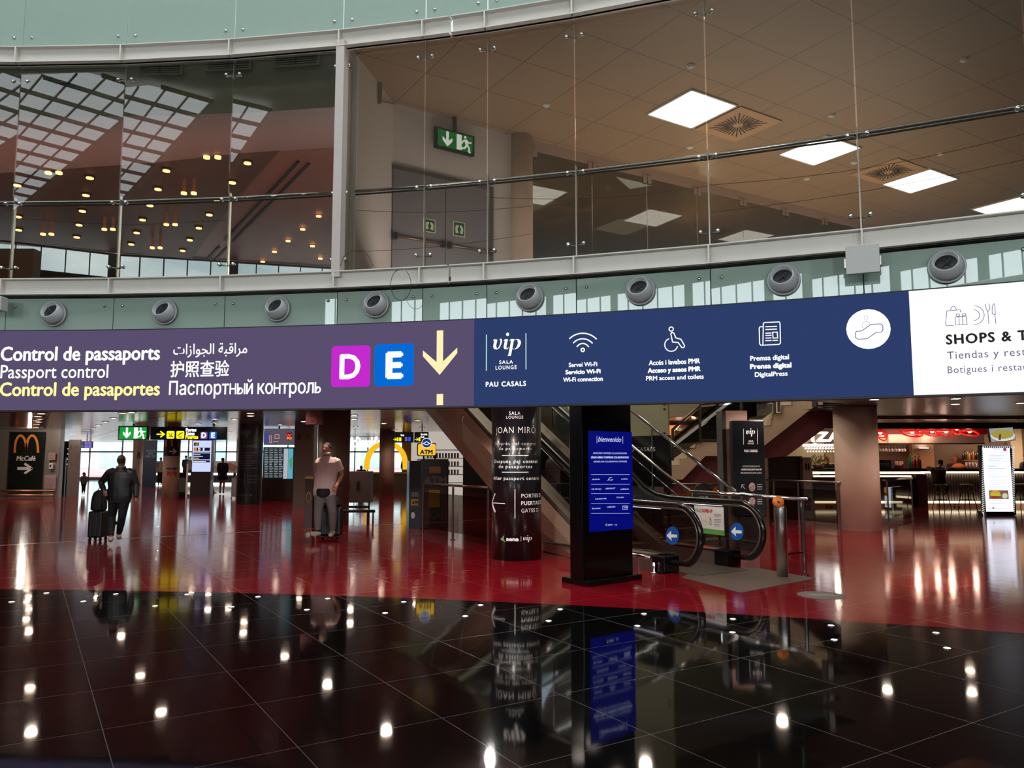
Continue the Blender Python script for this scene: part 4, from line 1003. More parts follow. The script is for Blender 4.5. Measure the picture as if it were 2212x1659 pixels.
# pictures boards above the counter
S = Plane(490, 48); r = thing('menu_board', 'pale pink menu board with food pictures above the far counter', 'menu board', S.xyz(0, .8)); slab(S, 332, 352, 996, 1025, .1, mat('board_pink', (190, 160, 155), .5, noise=.05), r, 'panel', z0=.6)
slab(S, 458, 516, 996, 1024, .1, mat('board_pink'), r, 'panel', z0=.6); disc(S, 503, 1010, 9, mat('food_brown', (150, 90, 50), .5, noise=.3), r, 'food_picture', .02, 7); disc(S, 497, 1003, 4, mat('food_red', (170, 60, 50), .5), r, 'food_picture', .025, 3)
lettering(S, 'TAPAS', 458, 467, 1006, 1012, mat('wrap_black'), r)
# info totem with lit screen
S = Plane(436, 33.5); r = thing('information_totem', 'tall totem with glowing pale blue screen, gate symbols and text block', 'information totem', S.xyz(0, 0))
gbox(413, 456, 33.5, 0, 1.05, .35, BROWN, 'base', r); gbox(414, 458, 33.5, .98, 2.42, .25, WHITE, 'screen_housing', r)
rect(S, 416, 456, 952, 1019, emis('pale_screen', (195, 205, 245), 1.15), r, 'screen', .01)
rect(S, 419, 430, 956, 963, SIGNBK, r, 'arrow_tile', .014); strokes(S, [[(421, 959.5), (427, 959.5)], [(425, 957.5), (428, 959.5), (425, 961.5)]], 1, emis('orange_arrow', (255, 150, 60)), r, 'arrow', .018)
rect(S, 419, 454, 967, 974, emis('strip_navy', (20, 22, 60)), r, 'gate_strip', .014); rect(S, 419.5, 426, 967.5, 973.5, emis('tile_orange', (220, 130, 60)), r, 'pictogram', .018)
lettering(S, 'D', 429, 433, 968, 973, Wh, r, bold=.04, off=.018); lettering(S, 'E', 439, 442, 968, 973, Wh, r, bold=.04, off=.018)
rect(S, 418, 454, 976, 999, emis('strip_navy'), r, 'text_block', .014)
for k, (a, b_) in enumerate(((419, 453), (419, 433), (419, 438), (419, 430), (419, 453), (419, 445))): strokes(S, [[(a, 978.5 + k * 3.7), (b_, 978.5 + k * 3.7)]], 1.3, txtw(1), r, 'text_line', .018)
# free standing grey sign behind the column, cone, case
S = Plane(391, 31.8); r = thing('floor_sign', 'grey framed floor standing sign board beside the wrapped column', 'floor sign', S.xyz(0, 0)); gbox(378, 403, 31.8, .05, .98, .1, BMATT, 'frame', r); rect(S, 380, 401, 1032, 1063, mat('sheet_grey', (130, 126, 122), .6, noise=.05), r, 'sheet', .01); gbox(377, 404, 31.7, 0, .08, .4, BMATT, 'foot', r)
tag(MB().cyl(Plane(405.8, 30.5).xyz(0, 0), Plane(405.8, 30.5).xyz(0, 1.35), .035, 10).build('glass_edge_post', mat('edge_glint', (235, 230, 225), .3, noise=.03)), 'slim bright upright edge post beside the floor sign', 'post')  # pale paint imitates the glint along a glass edge
c = Plane(460, 35).xyz(0, 0); r = thing('traffic_cone', 'small red and white traffic cone at the foot of the information totem', 'traffic cone', c)
MB().box(c + Vector((0, 0, .015)), (.32, .32, .03)).build('base', mat('cone_red', (190, 50, 45), .5, noise=.05), r); MB().lathe(c, [(.12, .03), (.03, .52)], 16).build('cone', mat('cone_red'), r, smooth=True); MB().lathe(c, [(.095, .2), (.068, .33)], 16).build('reflective_band', mat('cone_white', (230, 225, 220), .5), r)
# far vip column
DKB = mat('banner_navy_black', (12, 13, 20), .35, noise=.1)
r, S = column(514, 566, 27.0, mat('brown_column', (100, 78, 68), .45, .1, noise=.08), 'far dark column wrapped in a black banner of faint lounge directions')
rect(S, 514.6, 565.4, 911, 1088, DKB, r, 'banner', .01, n=20)
DW = mat('dim_banner_print', (92, 92, 100), .6)
vip_logo(S, 522, 540, 929, 939, DW, r, off=.015)
for t, x0, x1, y in (('JOAN MIRÓ', 514.9, 554, 967), ('Després del control', 519, 553, 979), ('de passaports', 519, 548, 984.5), ('Después del control', 518, 553, 997), ('de pasaportes', 519, 549, 1002), ('After passport control', 517, 555, 1013), ('PORTES D', 534, 558, 1030), ('PUERTAS D', 534, 559, 1037), ('GATES D', 534, 554, 1044)): lettering(S, t, x0, x1, y - (5.5 if t[0] == 'J' else 3.2), y, DW, r, off=.016, bold=.01)
strokes(S, [[(528.6, 1022), (528.6, 1050)], [(519, 988.5), (544, 988.5)], [(519, 1005), (544, 1005)], [(515.5, 1036), (519.5, 1036)]], .7, DW, r, 'rule', .016); lettering(S, 'aena | vip', 520, 545, 1067, 1071, DW, r, bold=.03, off=.016)
tag(MB().cyl(Plane(566.5, 26.5).xyz(0, 0), Plane(566.5, 26.5).xyz(0, 2.6), .018, 8).build('sign_pole', CHROME), 'slim chrome pole right of the far black lounge column', 'pole')
# white luggage cart case near it
r = thing('suitcase', 'upright pale hard shell suitcase left of the far black lounge column', 'suitcase', Plane(508, 30).xyz(0, 0)); gbox(501, 515, 30, .08, .82, .3, mat('case_pale', (150, 145, 145), .4, noise=.05), 'shell', r, bevel=.04); gbox(505, 511, 30.15, .82, 1.0, .03, DSTEEL, 'handle', r)
for x in (503, 513): MB().cyl(Plane(x, 30.05).xyz(-.015, .04), Plane(x, 30.05).xyz(.015, .04), .04, 10).build('wheel', RUBBER, r)

# flight boards
S = Plane(600, 28.5); r = thing('information_board', 'grey lit sign box with pictograms and red numerals above the flight board', 'information board', S.xyz(0, 1.98))
slab(S, 570, 634, 926, 961, .3, emis('board_grey', (86, 80, 92), 1.0), r, 'panel')
rect(S, 619, 631, 935, 951, SIGNBK, r, 'numeral_panel', .01); lettering(S, '12:17', 620, 630, 937, 943, emis('led_red', (255, 60, 80), 1.5), r, bold=.04, off=.015); lettering(S, '0421', 620, 630, 944, 949.5, emis('led_orange', (255, 140, 60), 1.4), r, bold=.04, off=.015)
strokes(S, [[(582, 940), (583, 956), (587, 956), (586, 940)], [(595, 939), (603, 939), (603, 947), (594, 947), (594, 940)], [(590, 954), (602, 954)]], 1.3, emis('dim_pinkish', (200, 150, 160)), r, 'pictogram', .012); rect(S, 572, 580, 935, 955, emis('dim_blue', (62, 70, 150)), r, 'blue_tile', .012)
gbox(600, 602.5, 28.6, 2.6, 2.72, .05, BMATT, 'hanger', r)
r = thing('flight_board', 'large dark flight departures screen with columns of small flights and blue advert', 'flight board', S.xyz(0, .8))
slab(S, 568, 635, 966, 1036, .25, BMATT, r, 'housing')
rect(S, 570, 612, 968, 1033, emis('board_dark', (34, 38, 44), 1.0), r, 'screen', .008)
TL = emis('board_text', (150, 160, 165), 1.0)
for c_ in range(4):
    L_ = []
    for k in range(17): L_.append([(572 + c_ * 10.3, 970 + k * 3.75 + .002 * c_), (572 + c_ * 10.3 + random.uniform(5, 8.2), 970 + k * 3.75)])
    strokes(S, L_, 1.5, TL, r, 'flight_column', .012)
rect(S, 612.5, 622, 969, 1034, emis('board_white', (175, 180, 188), 1.0), r, 'white_strip', .01); rect(S, 622.5, 633, 969, 1034, emis('board_cyan', (90, 170, 190), 1.0), r, 'advert', .01); pxpoly(S, [(625, 995), (632, 985), (631, 1010), (627, 1015)], emis('board_green', (70, 150, 110)), r, 'advert_shape', .014)
r = thing('mirror_cabinet', 'low reflective brown cabinet under the flight board', 'cabinet', Plane(600, 28.4).xyz(0, 0)); gbox(566, 634, 28.4, 0, .79, .5, mat('brown_mirror', (95, 75, 68), .12, .8, noise=.05), 'body', r)
# brown info panel
S = Plane(655, 25.5); r = thing('pillar_panel', 'dark brown square pillar with dim information and plane pictograms', 'pillar', S.xyz(0, 0)); gbox(635, 677, 25.5, 0, 2.72, .5, BROWN, 'body', r)
DY = mat('dim_pictogram', (92, 62, 28), .5)
rect(S, 640, 654, 936, 951, DY, r, 'pictogram', .01); rect(S, 658, 673, 936, 951, DY, r, 'pictogram', .01); lettering(S, 'i', 645.5, 648.5, 938, 949, BMATT, r, bbox=True, bold=.05, off=.015); strokes(S, [[(661, 946), (671, 940)], [(664, 940), (666, 943)]], 1.5, BMATT, r, 'plane_symbol', .015)
# fire alarm panel
S = Plane(680, 17.5); r = thing('fire_alarm_panel', 'dark red hanging fire point sign with white ring symbol', 'fire point sign', S.xyz(0, 2.3)); slab(S, 661, 697, 878, 917, .12, mat('alarm_red', (74, 14, 16), .45, noise=.08), r, 'panel', z1=2.72)
dr_ = mat('alarm_print', (120, 70, 68), .5); strokes(S, [[(670, 903), (683, 903), (683, 915), (670, 915), (670, 903)], arc(676.5, 909, 3.5, 0, 360, 14)], 1.3, dr_, r, 'ring_symbol', .01); strokes(S, [[(667, 888), (670, 898)], [(683, 888), (691, 888), (691, 896)]], 1.6, dr_, r, 'flame_symbol', .01)
# big dark column behind the man in the white shirt, dark brown cabinet
r, S = column(687, 755, 19.5, mat('brown_column'), 'wide dark brown column behind the man in the pale shirt')
S = Plane(778, 21); r = thing('service_cabinet', 'dark grey brown service cabinet on legs with small wall sockets', 'cabinet', S.xyz(0, 0)); gbox(740, 801, 21, .38, 1.22, .4, mat('cabinet_brown', (84, 70, 64), .4, noise=.08), 'body', r)
for x in (735, 747, 753, 771): gbox(x, x + 7 if x == 771 else x + 4, 20.98, .72, .95, .01, BMATT, 'socket', r)
gbox(743, 750, 20.98, .48, .6, .01, mat('alarm_red'), 'red_button', r)
for x in (742, 797): gbox(x, x + 3, 20.9, 0, .4, .06, BMATT, 'leg', r)
gbox(735, 800, 20.9, .24, .3, .06, BMATT, 'cross_bar', r)
r = thing('bench', 'low dark bench rail in front of the service cabinet', 'bench', Plane(775, 18.6).xyz(0, 0))
MB().tube([Plane(728, 18.6).xyz(0, .32), Plane(812, 18.6).xyz(0, .32)], .035, 8).build('seat_bar', BMATT, r, smooth=True)
for x in (735, 796, 808): MB().cyl(Plane(x, 18.6).xyz(0, 0), Plane(x, 18.6).xyz(0, .32), .02, 8).build('leg', BMATT, r)
# narrow lit slot and low box left of the man
r = thing('litter_bin', 'narrow dark bin with yellow round emblem left of the man in pale shirt', 'litter bin', Plane(667, 18).xyz(0, 0)); S = Plane(667, 18); gbox(661, 677, 18, 0, 1.1, .35, mat('bin_brown', (52, 28, 24), .4, noise=.1), 'body', r); gbox(660, 678, 17.98, 1.1, 1.16, .4, mat('bin_brass', (160, 130, 70), .35, .7, noise=.1), 'lid', r); strokes(S, [arc(667, 1074, 4.5, 0, 360, 16, 12), arc(667, 1068, 2, 0, 180, 8, 5)], 1.2, mat('dim_gold', (150, 110, 50), .5), r, 'emblem', .01)
tag(gbox(676.5, 683, 30, .9, 2.42, .05, emis('lit_slot', (225, 235, 238), 1.0), 'light_panel'), 'tall narrow bright light panel seen left of the wide brown column', 'light panel')

# ------------------------------------------------------------------ burger restaurant
S = Plane(785, 38); r = thing('restaurant_sign', 'big white lit restaurant lettering across the window', 'restaurant sign', S.xyz(0, 2.0))
lettering(S, "McDonald's", 752, 821, 944, 966, txtw(1.2), r, bold=.035, off=.1)
gbox(750, 822, 38.1, 2.6, 2.66, .08, WHITE, 'rail', r)
AY = emis('arch_yellow', (250, 190, 30), 1.0)
r = thing('arch_sign', 'giant golden arch standing behind the brown column', 'arch sign', Plane(833, 37).xyz(0, .9))
P = [Plane(833, 37).xyz(a, b) for a, b in [((42 * math.cos(t)) / F * 37, (988 - (1014 - 56 * abs(math.sin(t)) ** .75)) / F * 37 + EYE) for t in [PI - PI * k / 24 for k in range(25)]]]
mb = MB()
for a, b_ in zip(P[:-1], P[1:]):
    def sec(p, q):
        c0 = Vector((833 / 1, 0, 0)); 
        return [p + Vector((0, 0, 0)), p + Vector((0, .35, 0))]
    w_ = .11
    d = (b_ - a).normalized(); n_ = Vector((-d.z, 0, d.x)) * w_
    mb.hexa([a - n_, b_ - n_, b_ - n_ + Vector((0, .35, 0)), a - n_ + Vector((0, .35, 0)), a + n_, b_ + n_, b_ + n_ + Vector((0, .35, 0)), a + n_ + Vector((0, .35, 0))])
mb.build('arch', AY, r)
r, S = column(820, 852, 33, mat('brown_concrete', (150, 112, 92), .6, noise=.1, nscale=4), 'brown concrete column in front of the golden arch')
tag(gbox(868, 930, 39, 0, 2.72, .2, mat('restaurant_wall', (150, 110, 40), .5, noise=.1), 'feature_wall'), 'mustard feature wall of the restaurant behind the column', 'feature wall')
r = thing('restaurant_counter', 'low pale restaurant counter behind the golden arch', 'counter', Plane(850, 38).xyz(0, 0)); gbox(800, 885, 38.4, 0, .8, .5, mat('counter_grey', (110, 100, 95), .5, noise=.1), 'body', r); gbox(798, 887, 38.3, .8, .86, .7, WHITE, 'worktop', r)
for x0, x1, lab, tt in ((848, 893, 'black hanging sign with yellow arrow left of the blue topped cash machine sign', ('Portes', 'D', 'E')), (895, 925, 'short black hanging sign with yellow arrow above the cash machine', ('Recollida', 'Baggage'))):
    S = Plane((x0 + x1) / 2, 27); r = thing('hanging_sign', lab, 'hanging sign', S.xyz(0, 2.2)); slab(S, x0, x1, 933, 956, .1, mat('sign_dark_green', (20, 28, 24), .4), r, 'panel')
    strokes(S, [[(x0 + 2, 949), (x0 + 7, 949)], [(x0 + 5, 946), (x0 + 8, 949), (x0 + 5, 952)]], 1.2, Y1, r, 'arrow', .01)
    rect(S, x0 + 9, x0 + 13, 945, 953, Y1, r, 'pictogram', .01); 
    if x0 < 880: rect(S, x0 + 14.5, x0 + 19, 945, 953, Y1, r, 'pictogram', .01); rect(S, 875, 880, 944, 953, emis('sign_lilac'), r, 'letter_square', .01); rect(S, 882, 887, 944, 953, emis('sign_blue'), r, 'letter_square', .01); lettering(S, 'Portes', 866, 873, 938, 942, Wh, r, bold=.03, off=.01)
    else: lettering(S, 'Sortida', 909, 923, 936, 940, Wh, r, bold=.03, off=.01); lettering(S, 'Exit', 909, 917, 942, 946, Wh, r, bold=.03, off=.01)
    gbox((x0 + x1) / 2, (x0 + x1) / 2 + 2, 27.05, 2.5, 2.72, .04, BMATT, 'hanger', r)
# shop shelves right of the restaurant
r = thing('shop_shelf', 'lit white shop shelves with small coloured goods behind the cash machine', 'shelf', Plane(955, 33).xyz(0, 0))
gbox(888, 1000, 33.5, 0, 2.72, .05, emis('shelf_back', (205, 195, 185), .8), 'back_panel', r)
for z in (.5, .85, 1.2, 1.55, 1.9): gbox(915, 1000, 33, z, z + .03, .45, WHITE, 'shelf_board', r)
random.seed(11); g0 = 0
cols = [(150, 30, 40), (40, 60, 120), (200, 170, 60), (60, 110, 80), (190, 185, 180), (90, 40, 90)]
for z in (.88, 1.23, 1.58):
    for k in range(11):
        x = 922 + k * 6.5; c_ = cols[(k * 5 + int(z * 10)) % 6]; tag(gbox(x, x + 3.8, 33.1, z, z + .2, .12, mat('goods_%d' % c_[0], c_, .4, noise=.1), 'packet'), 'small coloured packet on the lit shop shelves', 'packet', 'packets on the shop shelves')

# ------------------------------------------------------------------ cash machine
S = Plane(922, 17.9); S2 = Plane(940, 17.6, math.radians(14))
r = thing('cash_machine', 'black cash machine kiosk with grey letters, yellow plates and diamond logo', 'cash machine', S2.xyz(-.3, 0))
BK2 = mat('atm_black', (15, 14, 15), .35, noise=.1)
u0, u1 = S2.uv(908, 1050)[0], S2.uv(969, 1050)[0]
MB().hexa([S2.xyz(u, v, o) for v in (0, 1.56) for u, o in ((u0, 0), (u1, 0), (u1, -.7), (u0, -.7))]).build('cabinet', BK2, r, bevel=.02)
MB().hexa([S2.xyz(u, v, o) for v in (0, 1.52) for u, o in ((u0 - .24, -.1), (u0, 0), (u0, -.6), (u0 - .24, -.6))]).build('front_unit', mat('atm_side', (30, 28, 30), .3, .3, noise=.1), r)
GY = mat('atm_grey_print', (92, 84, 84), .5); AYL = mat('atm_yellow', (150, 100, 25), .5, noise=.05)
lettering(S2, 'ATM', 916, 964, 1030, 1048, GY, r, bold=.06, off=.006)
rect(S2, 927, 952, 1008, 1022, AYL, r, 'yellow_plate', .006, rnd=.15); rect(S2, 926, 950, 1058, 1096, AYL, r, 'yellow_plate', .006, rnd=.05); rect(S2, 911, 966, 1053, 1132, mat('atm_panel', (50, 36, 36), .4, noise=.08), r, 'lower_panel', .003)
strokes(S2, [[(926, 1112), (938, 1104), (950, 1112), (938, 1119), (926, 1112)], [(926, 1116), (950, 1116)]], 2, GY, r, 'diamond_logo', .008)
S3 = Plane(898, 17.7, math.radians(14)); 
rect(S3, 886, 903, 1077, 1091, mat('atm_plate_gold', (170, 115, 30), .5), r, 'front_plate', .19); lettering(S3, 'ATM', 888, 902, 1081, 1088, SIGNBK, r, bold=.05, off=.195)
rect(S3, 887, 904, 1062, 1072, mat('atm_silver', (96, 92, 96), .4), r, 'card_slot', .19); disc(S3, 890, 1112, 4.5, mat('hex_white', (180, 170, 170), .5), r, 'hexagon_badge', .19, 7)
for x in (919, 944): MB().cyl(S2.xyz(S2.uv(x, 990)[0], 1.56, -.3), S2.xyz(S2.uv(x, 990)[0], 1.7, -.3), .02, 8).build('sign_post', BMATT, r)
rect(S2, 904, 941, 958, 985, BMATT, r, 'topper_back', -.28, rnd=.2); 
Sx = Plane(922, 17.6, math.radians(5))
slab(Sx, 901, 942, 957, 985, .12, mat('topper_black', (10, 10, 12), .3), r, 'topper', bevel=.03); rect(Sx, 903, 941, 959, 983.5, emis('topper_yellow', (246, 190, 60), 1.05), r, 'yellow_face', .006, rnd=.15); lettering(Sx, 'ATM', 908, 934, 972, 981, SIGNBK, r, bold=.05, off=.012)
disc(Sx, 921.5, 957, 11, emis('topper_white', (235, 235, 235), 1), r, 'roundel', .014, 11); disc(Sx, 921.5, 957, 9.6, emis('topper_blue', (24, 50, 120), 1.0), r, 'roundel_face', .018, 9.6); strokes(Sx, [[(914, 958), (921.5, 954), (929, 958), (921.5, 961), (914, 958)]], 1.6, emis('topper_white'), r, 'diamond_logo', .022)

# ------------------------------------------------------------------ railing left of the escalator
def railing(pts, label, glassy=True, posts=None, h=1.05, m=STEEL):
    r = thing('railing', label, 'railing', pts[0])
    up = Vector((0, 0, 1))
    MB().tube([p + up * h for p in pts], .025, 10).build('handrail', m, r, smooth=True)
    for p in (posts or pts):
        MB().cyl(p, p + up * (h - .03), .022, 10).lathe(p, [(.05, 0), (.05, .012)], 12).build('post', m, r)
    if glassy:
        for a, b in zip(pts[:-1], pts[1:]):
            d = (b - a).normalized(); k = Vector((-d.y, d.x, 0)) * .006
            MB().prism([q + up * .14 for q in (a + d * .06 - k, b - d * .06 - k, b - d * .06 + k, a + d * .06 + k)], up * (h - .32)).build('glass_panel', glass('railing_glass', (205, 205, 200), 1.5, 0, .02), r)
    return r
railing([G(913, 1152), G(978, 1166), G(1054, 1180)], 'bronze topped glass railing between cash machine and black lounge column', m=mat('bronze_rail', (130, 95, 85), .25, .9, noise=.1))
# ------------------------------------------------------------------ near vip column
r, S = column(1062.5, 1168.5, 12.5, mat('column_dark', (16, 17, 22), .28, noise=.08, coat=.3), 'near round black column printed with white lounge directions and arrow')
KW = mat('column_print', (240, 238, 234), .6)
CT = lambda t, x0, x1, yt, yb, **k: lettering(S, t, x0, x1, yt, yb, KW, r, off=.005, **k)
vip_logo(S, 1090, 1130, 842, 862, KW, r)
CT('SALA', 1100, 1124, 889, 896, space=1.2); CT('LOUNGE', 1094, 1130, 898.5, 904.5, space=1.2)
CT('JOAN MIRÓ', 1072, 1156, 923, 936, space=1.15)
CT('Després del control', 1070, 1157, 955, 962, space=1.2); CT('de passaports', 1078, 1148, 966, 972, space=1.2)
CT('Después del control', 1069, 1160, 993, 1000, space=1.2, bold=.015); CT('de pasaportes', 1078, 1149, 1004, 1011, space=1.2, bold=.015)
CT('After passport control', 1067, 1163.5, 1029, 1036, space=1.15, bold=.01)
CT('PORTES D', 1126, 1166.5, 1067, 1075, space=1.1); CT('PUERTAS D', 1126, 1167.5, 1083, 1091, space=1.1, bold=.02); CT('GATES D', 1126, 1162, 1099, 1107, space=1.1)
strokes(S, [[(1085, 984), (1141, 984)], [(1085, 1020), (1141, 1020)]], 1.2, KW, r, 'rule', .005); strokes(S, [[(1112.5, 1057), (1112.5, 1119)]], 1.6, KW, r, 'divider', .005)
strokes(S, [[(1091, 1088), (1078, 1087), (1064.5, 1086)], [(1070, 1067), (1064, 1086)], [(1064, 1087), (1070, 1105)]], 1.8, KW, r, 'arrow', .006)
CT('aena', 1094, 1120, 1160, 1168, bold=.07); vip_logo(S, 1130, 1148, 1160, 1167, KW, r, off=.005); strokes(S, [[(1125.5, 1159), (1125.5, 1169)]], .8, KW, r, 'divider', .005); pxpoly(S, [(1081, 1165), (1090, 1156), (1088, 1164), (1093, 1172)], mat('aena_green', (130, 170, 110), .5), r, 'green_triangle', .005)
# ------------------------------------------------------------------ kiosk
yaw = math.atan2(G(1380, 1245).y - G(1287, 1258).y, G(1380, 1245).x - G(1287, 1258).x)
S = Plane(1290, 9.86, yaw)
r = thing('display_totem', 'tall black display totem with blue welcome screen in front of the escalator', 'display totem', S.xyz(.2, 0))
def sbox(S, ua, ub, za, zb, o0, o1, m, n, par, bevel=0): return MB().hexa([S.xyz(u, v, o) for v in (za, zb) for u, o in ((ua, o1), (ub, o1), (ub, o0), (ua, o0))]).build(n, m, par, bevel=bevel)
ua, ub = S.uv(1268, 1100)[0], S.uv(1375, 1100)[0]
sbox(S, ua, ub, .07, 2.62, -.32, -.08, BLACK, 'body', r, .008); sbox(S, ua - .02, ub + .06, 0, .07, -.46, .03, BLACK, 'plinth', r, .008)
sbox(S, ua + .015, ub - .015, .1, 2.6, -.08, -.07, mat('kiosk_bezel', (5, 5, 6), .12), 'bezel', r)
SK = Plane(1290, 9.86, yaw); SK.O = S.O - S.N * .07
rect(SK, 1271, 1366, 932, 1146, emis('kiosk_blue', (4, 12, 122), .85), r, 'screen', .004)
KT = emis('kiosk_text', (190, 200, 240), 1.0)
KL = lambda t, x0, x1, yt, yb, **k: lettering(SK, t, x0, x1, yt, yb, KT, r, off=.008, **k)
KL('bienvenido', 1291, 1340, 943, 954, shear=.3, bold=.01); strokes(SK, [[(1288.5, 942), (1288.5, 957)], [(1344.5, 943), (1344.5, 958)]], .8, KT, r, 'rule', .008)
KL('AEROLÍNIES I EMPRESES COL·LABORADORES', 1280, 1353, 977, 980.5, bold=.01); KL('LÍNEAS AÉREAS Y EMPRESAS COLABORADORAS', 1276, 1357, 986, 990, bold=.06); KL('AIRLINES AND COLLABORATING COMPANIES', 1281, 1353, 995.5, 999, bold=.01)
strokes(SK, [[(1276, y), (1359, y)] for y in (1025, 1046, 1066, 1088, 1109)], .5, KT, r, 'rule', .008)
for t, x0, x1, y in (('ANA', 1278, 1295, 1037), ('Air', 1311, 1324, 1038), ('artistic', 1341, 1355, 1036), ('CZ Airways', 1277, 1298, 1058), ('AEROFLOT', 1307, 1328, 1057), ('Lufthansa', 1340, 1357, 1058), ('Lanzarote', 1285, 1309, 1079), ('Condor', 1331, 1347, 1076), ('Emirates', 1278, 1296, 1100), ('VUELING', 1310, 1328, 1097), ('WB', 1346, 1354, 1098)): KL(t, x0, x1, y - 3, y, bold=.03)
strokes(SK, [[(1344, 1093), (1355, 1093), (1355, 1100), (1344, 1100), (1344, 1093)], [(1314, 1033), (1321, 1031)]], .8, KT, r, 'logo_frame', .008)
KL('aena', 1312, 1322, 1132, 1135, bold=.05); KL('vip', 1326, 1332, 1132, 1135, shear=.3); pxpoly(SK, [(1306, 1134), (1310, 1130), (1309.5, 1134), (1311, 1137)], emis('kiosk_green', (120, 180, 80)), r, 'green_triangle', .008)
# ------------------------------------------------------------------ escalator: local frame s (across), t (along), z
def stp(s, t, z): return NV * s + EV * t + Vector((0, 0, z))
T0 = 9.5; SLP = math.tan(math.radians(30))
def inc(t, t0=T0): return max(0.0, min((t - t0) * SLP, 4.0))
esc = thing('escalator', 'escalator rising away to the upper floor with black handrails and round newel ends', 'escalator', stp(8.28, 8, 0))
GE = glass('escalator_glass', (200, 200, 195), 1.5, 0, .03)
SK_ = mat('escalator_skirt', (128, 112, 104), .3, .6, noise=.06)
BL = mat('belly_steel', (186, 152, 130), .32, .6, noise=.06, bump=.05, nscale=2)
def hand(s):
    P = []
    c = (7.86, .53); R = .42
    for k in range(15):
        a = math.radians(-118 - k * (152 / 14) * 1.0)
        P.append((c[0] + R * math.cos(a), c[1] + R * math.sin(a)))
    P = [(8.25, .14)] + P
    P += [(8.2, .95), (8.8, .95), (9.3, .955), (9.6, .99), (9.9, 1.1)]
    P += [(t, inc(t) + .92) for t in (10.3, 12, 14, 16, 16.3)] + [(16.8, 4.95), (17.8, 4.97)]
    return P
for s_, nm in ((7.66, 'near'), (8.9, 'far')):
    HP = hand(s_)
    MB().tube([stp(s_, t, z) for t, z in HP], .036, 10, sx=1.25).build('handrail', RUBBER, esc, smooth=True)
    inn = []
    c = (7.86, .53)
    MB().tube([stp(s_, c[0] + .365 * math.cos(a), c[1] + .365 * math.sin(a)) for a in [math.radians(-110 - k * 10) for k in range(17)]] + [stp(s_, 8.8, .895), stp(s_, 9.4, .9), stp(s_, 9.9, 1.03), stp(s_, 10.3, inc(10.3) + .86), stp(s_, 16.2, inc(16.2) + .86)], .02, 8, sx=1.3).build('handrail_track', mat('track_grey', (120, 108, 98), .3, .8, noise=.05), esc, smooth=True)
    # glass balustrade
    ring_ = [(c[0] + .35 * math.cos(a), c[1] + .35 * math.sin(a)) for a in [math.radians(-90 - k * 12) for k in range(16)]]
    top = ring_ + [(9.4, .88), (9.9, 1.0), (16.2, inc(16.2) + .85)]; bot = [(16.2, inc(16.2) + .18), (9.6, .2), (8.5, .18)]
    poly = [stp(s_ - .006, t, z) for t, z in top + bot]
    MB().prism(poly, NV * .012).build('glass_balustrade', GE, esc)
    # skirt / deck along the step line
    for (a, b, nm2, m_) in ((-.13, .13, 'deck', SK_),):
        segs = [(8.15, 0), (9.4, 0), (10.0, inc(10.0)), (16.4, inc(16.4)), (17.8, 4.0)]
        mb = MB()
        for (ta, za), (tb, zb) in zip(segs[:-1], segs[1:]):
            mb.hexa([stp(s_ + a, ta, za - .05 if za else 0), stp(s_ + b, ta, za - .05 if za else 0), stp(s_ + b, tb, zb - .05 if zb else 0), stp(s_ + a, tb, zb - .05 if zb else 0), stp(s_ + a, ta, za + .2), stp(s_ + b, ta, za + .2), stp(s_ + b, tb, zb + .2), stp(s_ + a, tb, zb + .2)])
        mb.build('deck', m_, esc)
    MB().hexa([stp(s_ + a, t, z) for z in (0, .24) for a, t in ((-.15, 8.0), (.15, 8.0), (.15, 8.25), (-.15, 8.25))]).build('newel_base', BLACK, esc, bevel=.02)
    MB().hexa([stp(s_ + a, t, z) for z in (.232, .245) for a, t in ((-.12, 8.26), (.12, 8.26), (.12, 9.3), (-.12, 9.3))]).build('deck_plate', mat('deck_plate', (150, 128, 112), .35, .5, noise=.06), esc)
    # lit line under the handrail
    MB().tube([stp(s_ - .0, 8.2, .875), stp(s_, 9.2, .875)], .007, 6).build('light_line', emis('escalator_light', (225, 225, 255), 2.2), esc)
# steps
STP = mat('step_metal', (92, 88, 86), .35, .7, noise=.1)
n_st = 17
for k in range(n_st):
    t = T0 + .15 + k * .4; z = inc(t + .2)
    o = MB().hexa([stp(s, tt, zz) for zz in (z - .24, z) for s, tt in ((7.82, t), (8.74, t), (8.74, t + .4), (7.82, t + .4))]).build('step', STP, esc)
    MB().hexa([stp(s, tt, zz) for zz in (z, z + .004) for s, tt in ((7.82, t), (8.74, t), (8.74, t + .03), (7.82, t + .03))]).build('nosing', mat('step_nosing', (150, 142, 135), .4, .5), esc)
MB().hexa([stp(s, t, z) for z in (.0, .012) for s, t in ((7.8, 7.6), (8.76, 7.6), (8.76, 9.65), (7.8, 9.65))]).build('comb_plate', mat('comb_steel', (120, 112, 108), .35, .8, noise=.08), esc)
# rounded steel belly underneath, with panel joints
def belly_ring(t):
    z = inc(t); return [(7.5, z + .12), (7.44, z - .1), (7.45, z - .5), (7.56, z - .9), (7.85, z - 1.15), (8.3, z - 1.22), (8.75, z - 1.15), (9.02, z - .9), (9.1, z - .1), (9.04, z + .12)]
ts = [9.9, 11.1, 12.4, 13.7, 15.0, 16.4]
for ta, tb in zip(ts[:-1], ts[1:]):
    mb = MB(); A = belly_ring(ta + .008); B = belly_ring(tb - .008)
    for k in range(len(A) - 1):
        mb.quad(stp(A[k][0], ta + .008, max(A[k][1], 0.0)), stp(A[k + 1][0], ta + .008, max(A[k + 1][1], 0.0)), stp(B[k + 1][0], tb - .008, max(B[k + 1][1], 0)), stp(B[k][0], tb - .008, max(B[k][1], 0)))
    mb.build('belly_panel', BL, esc, smooth=True)
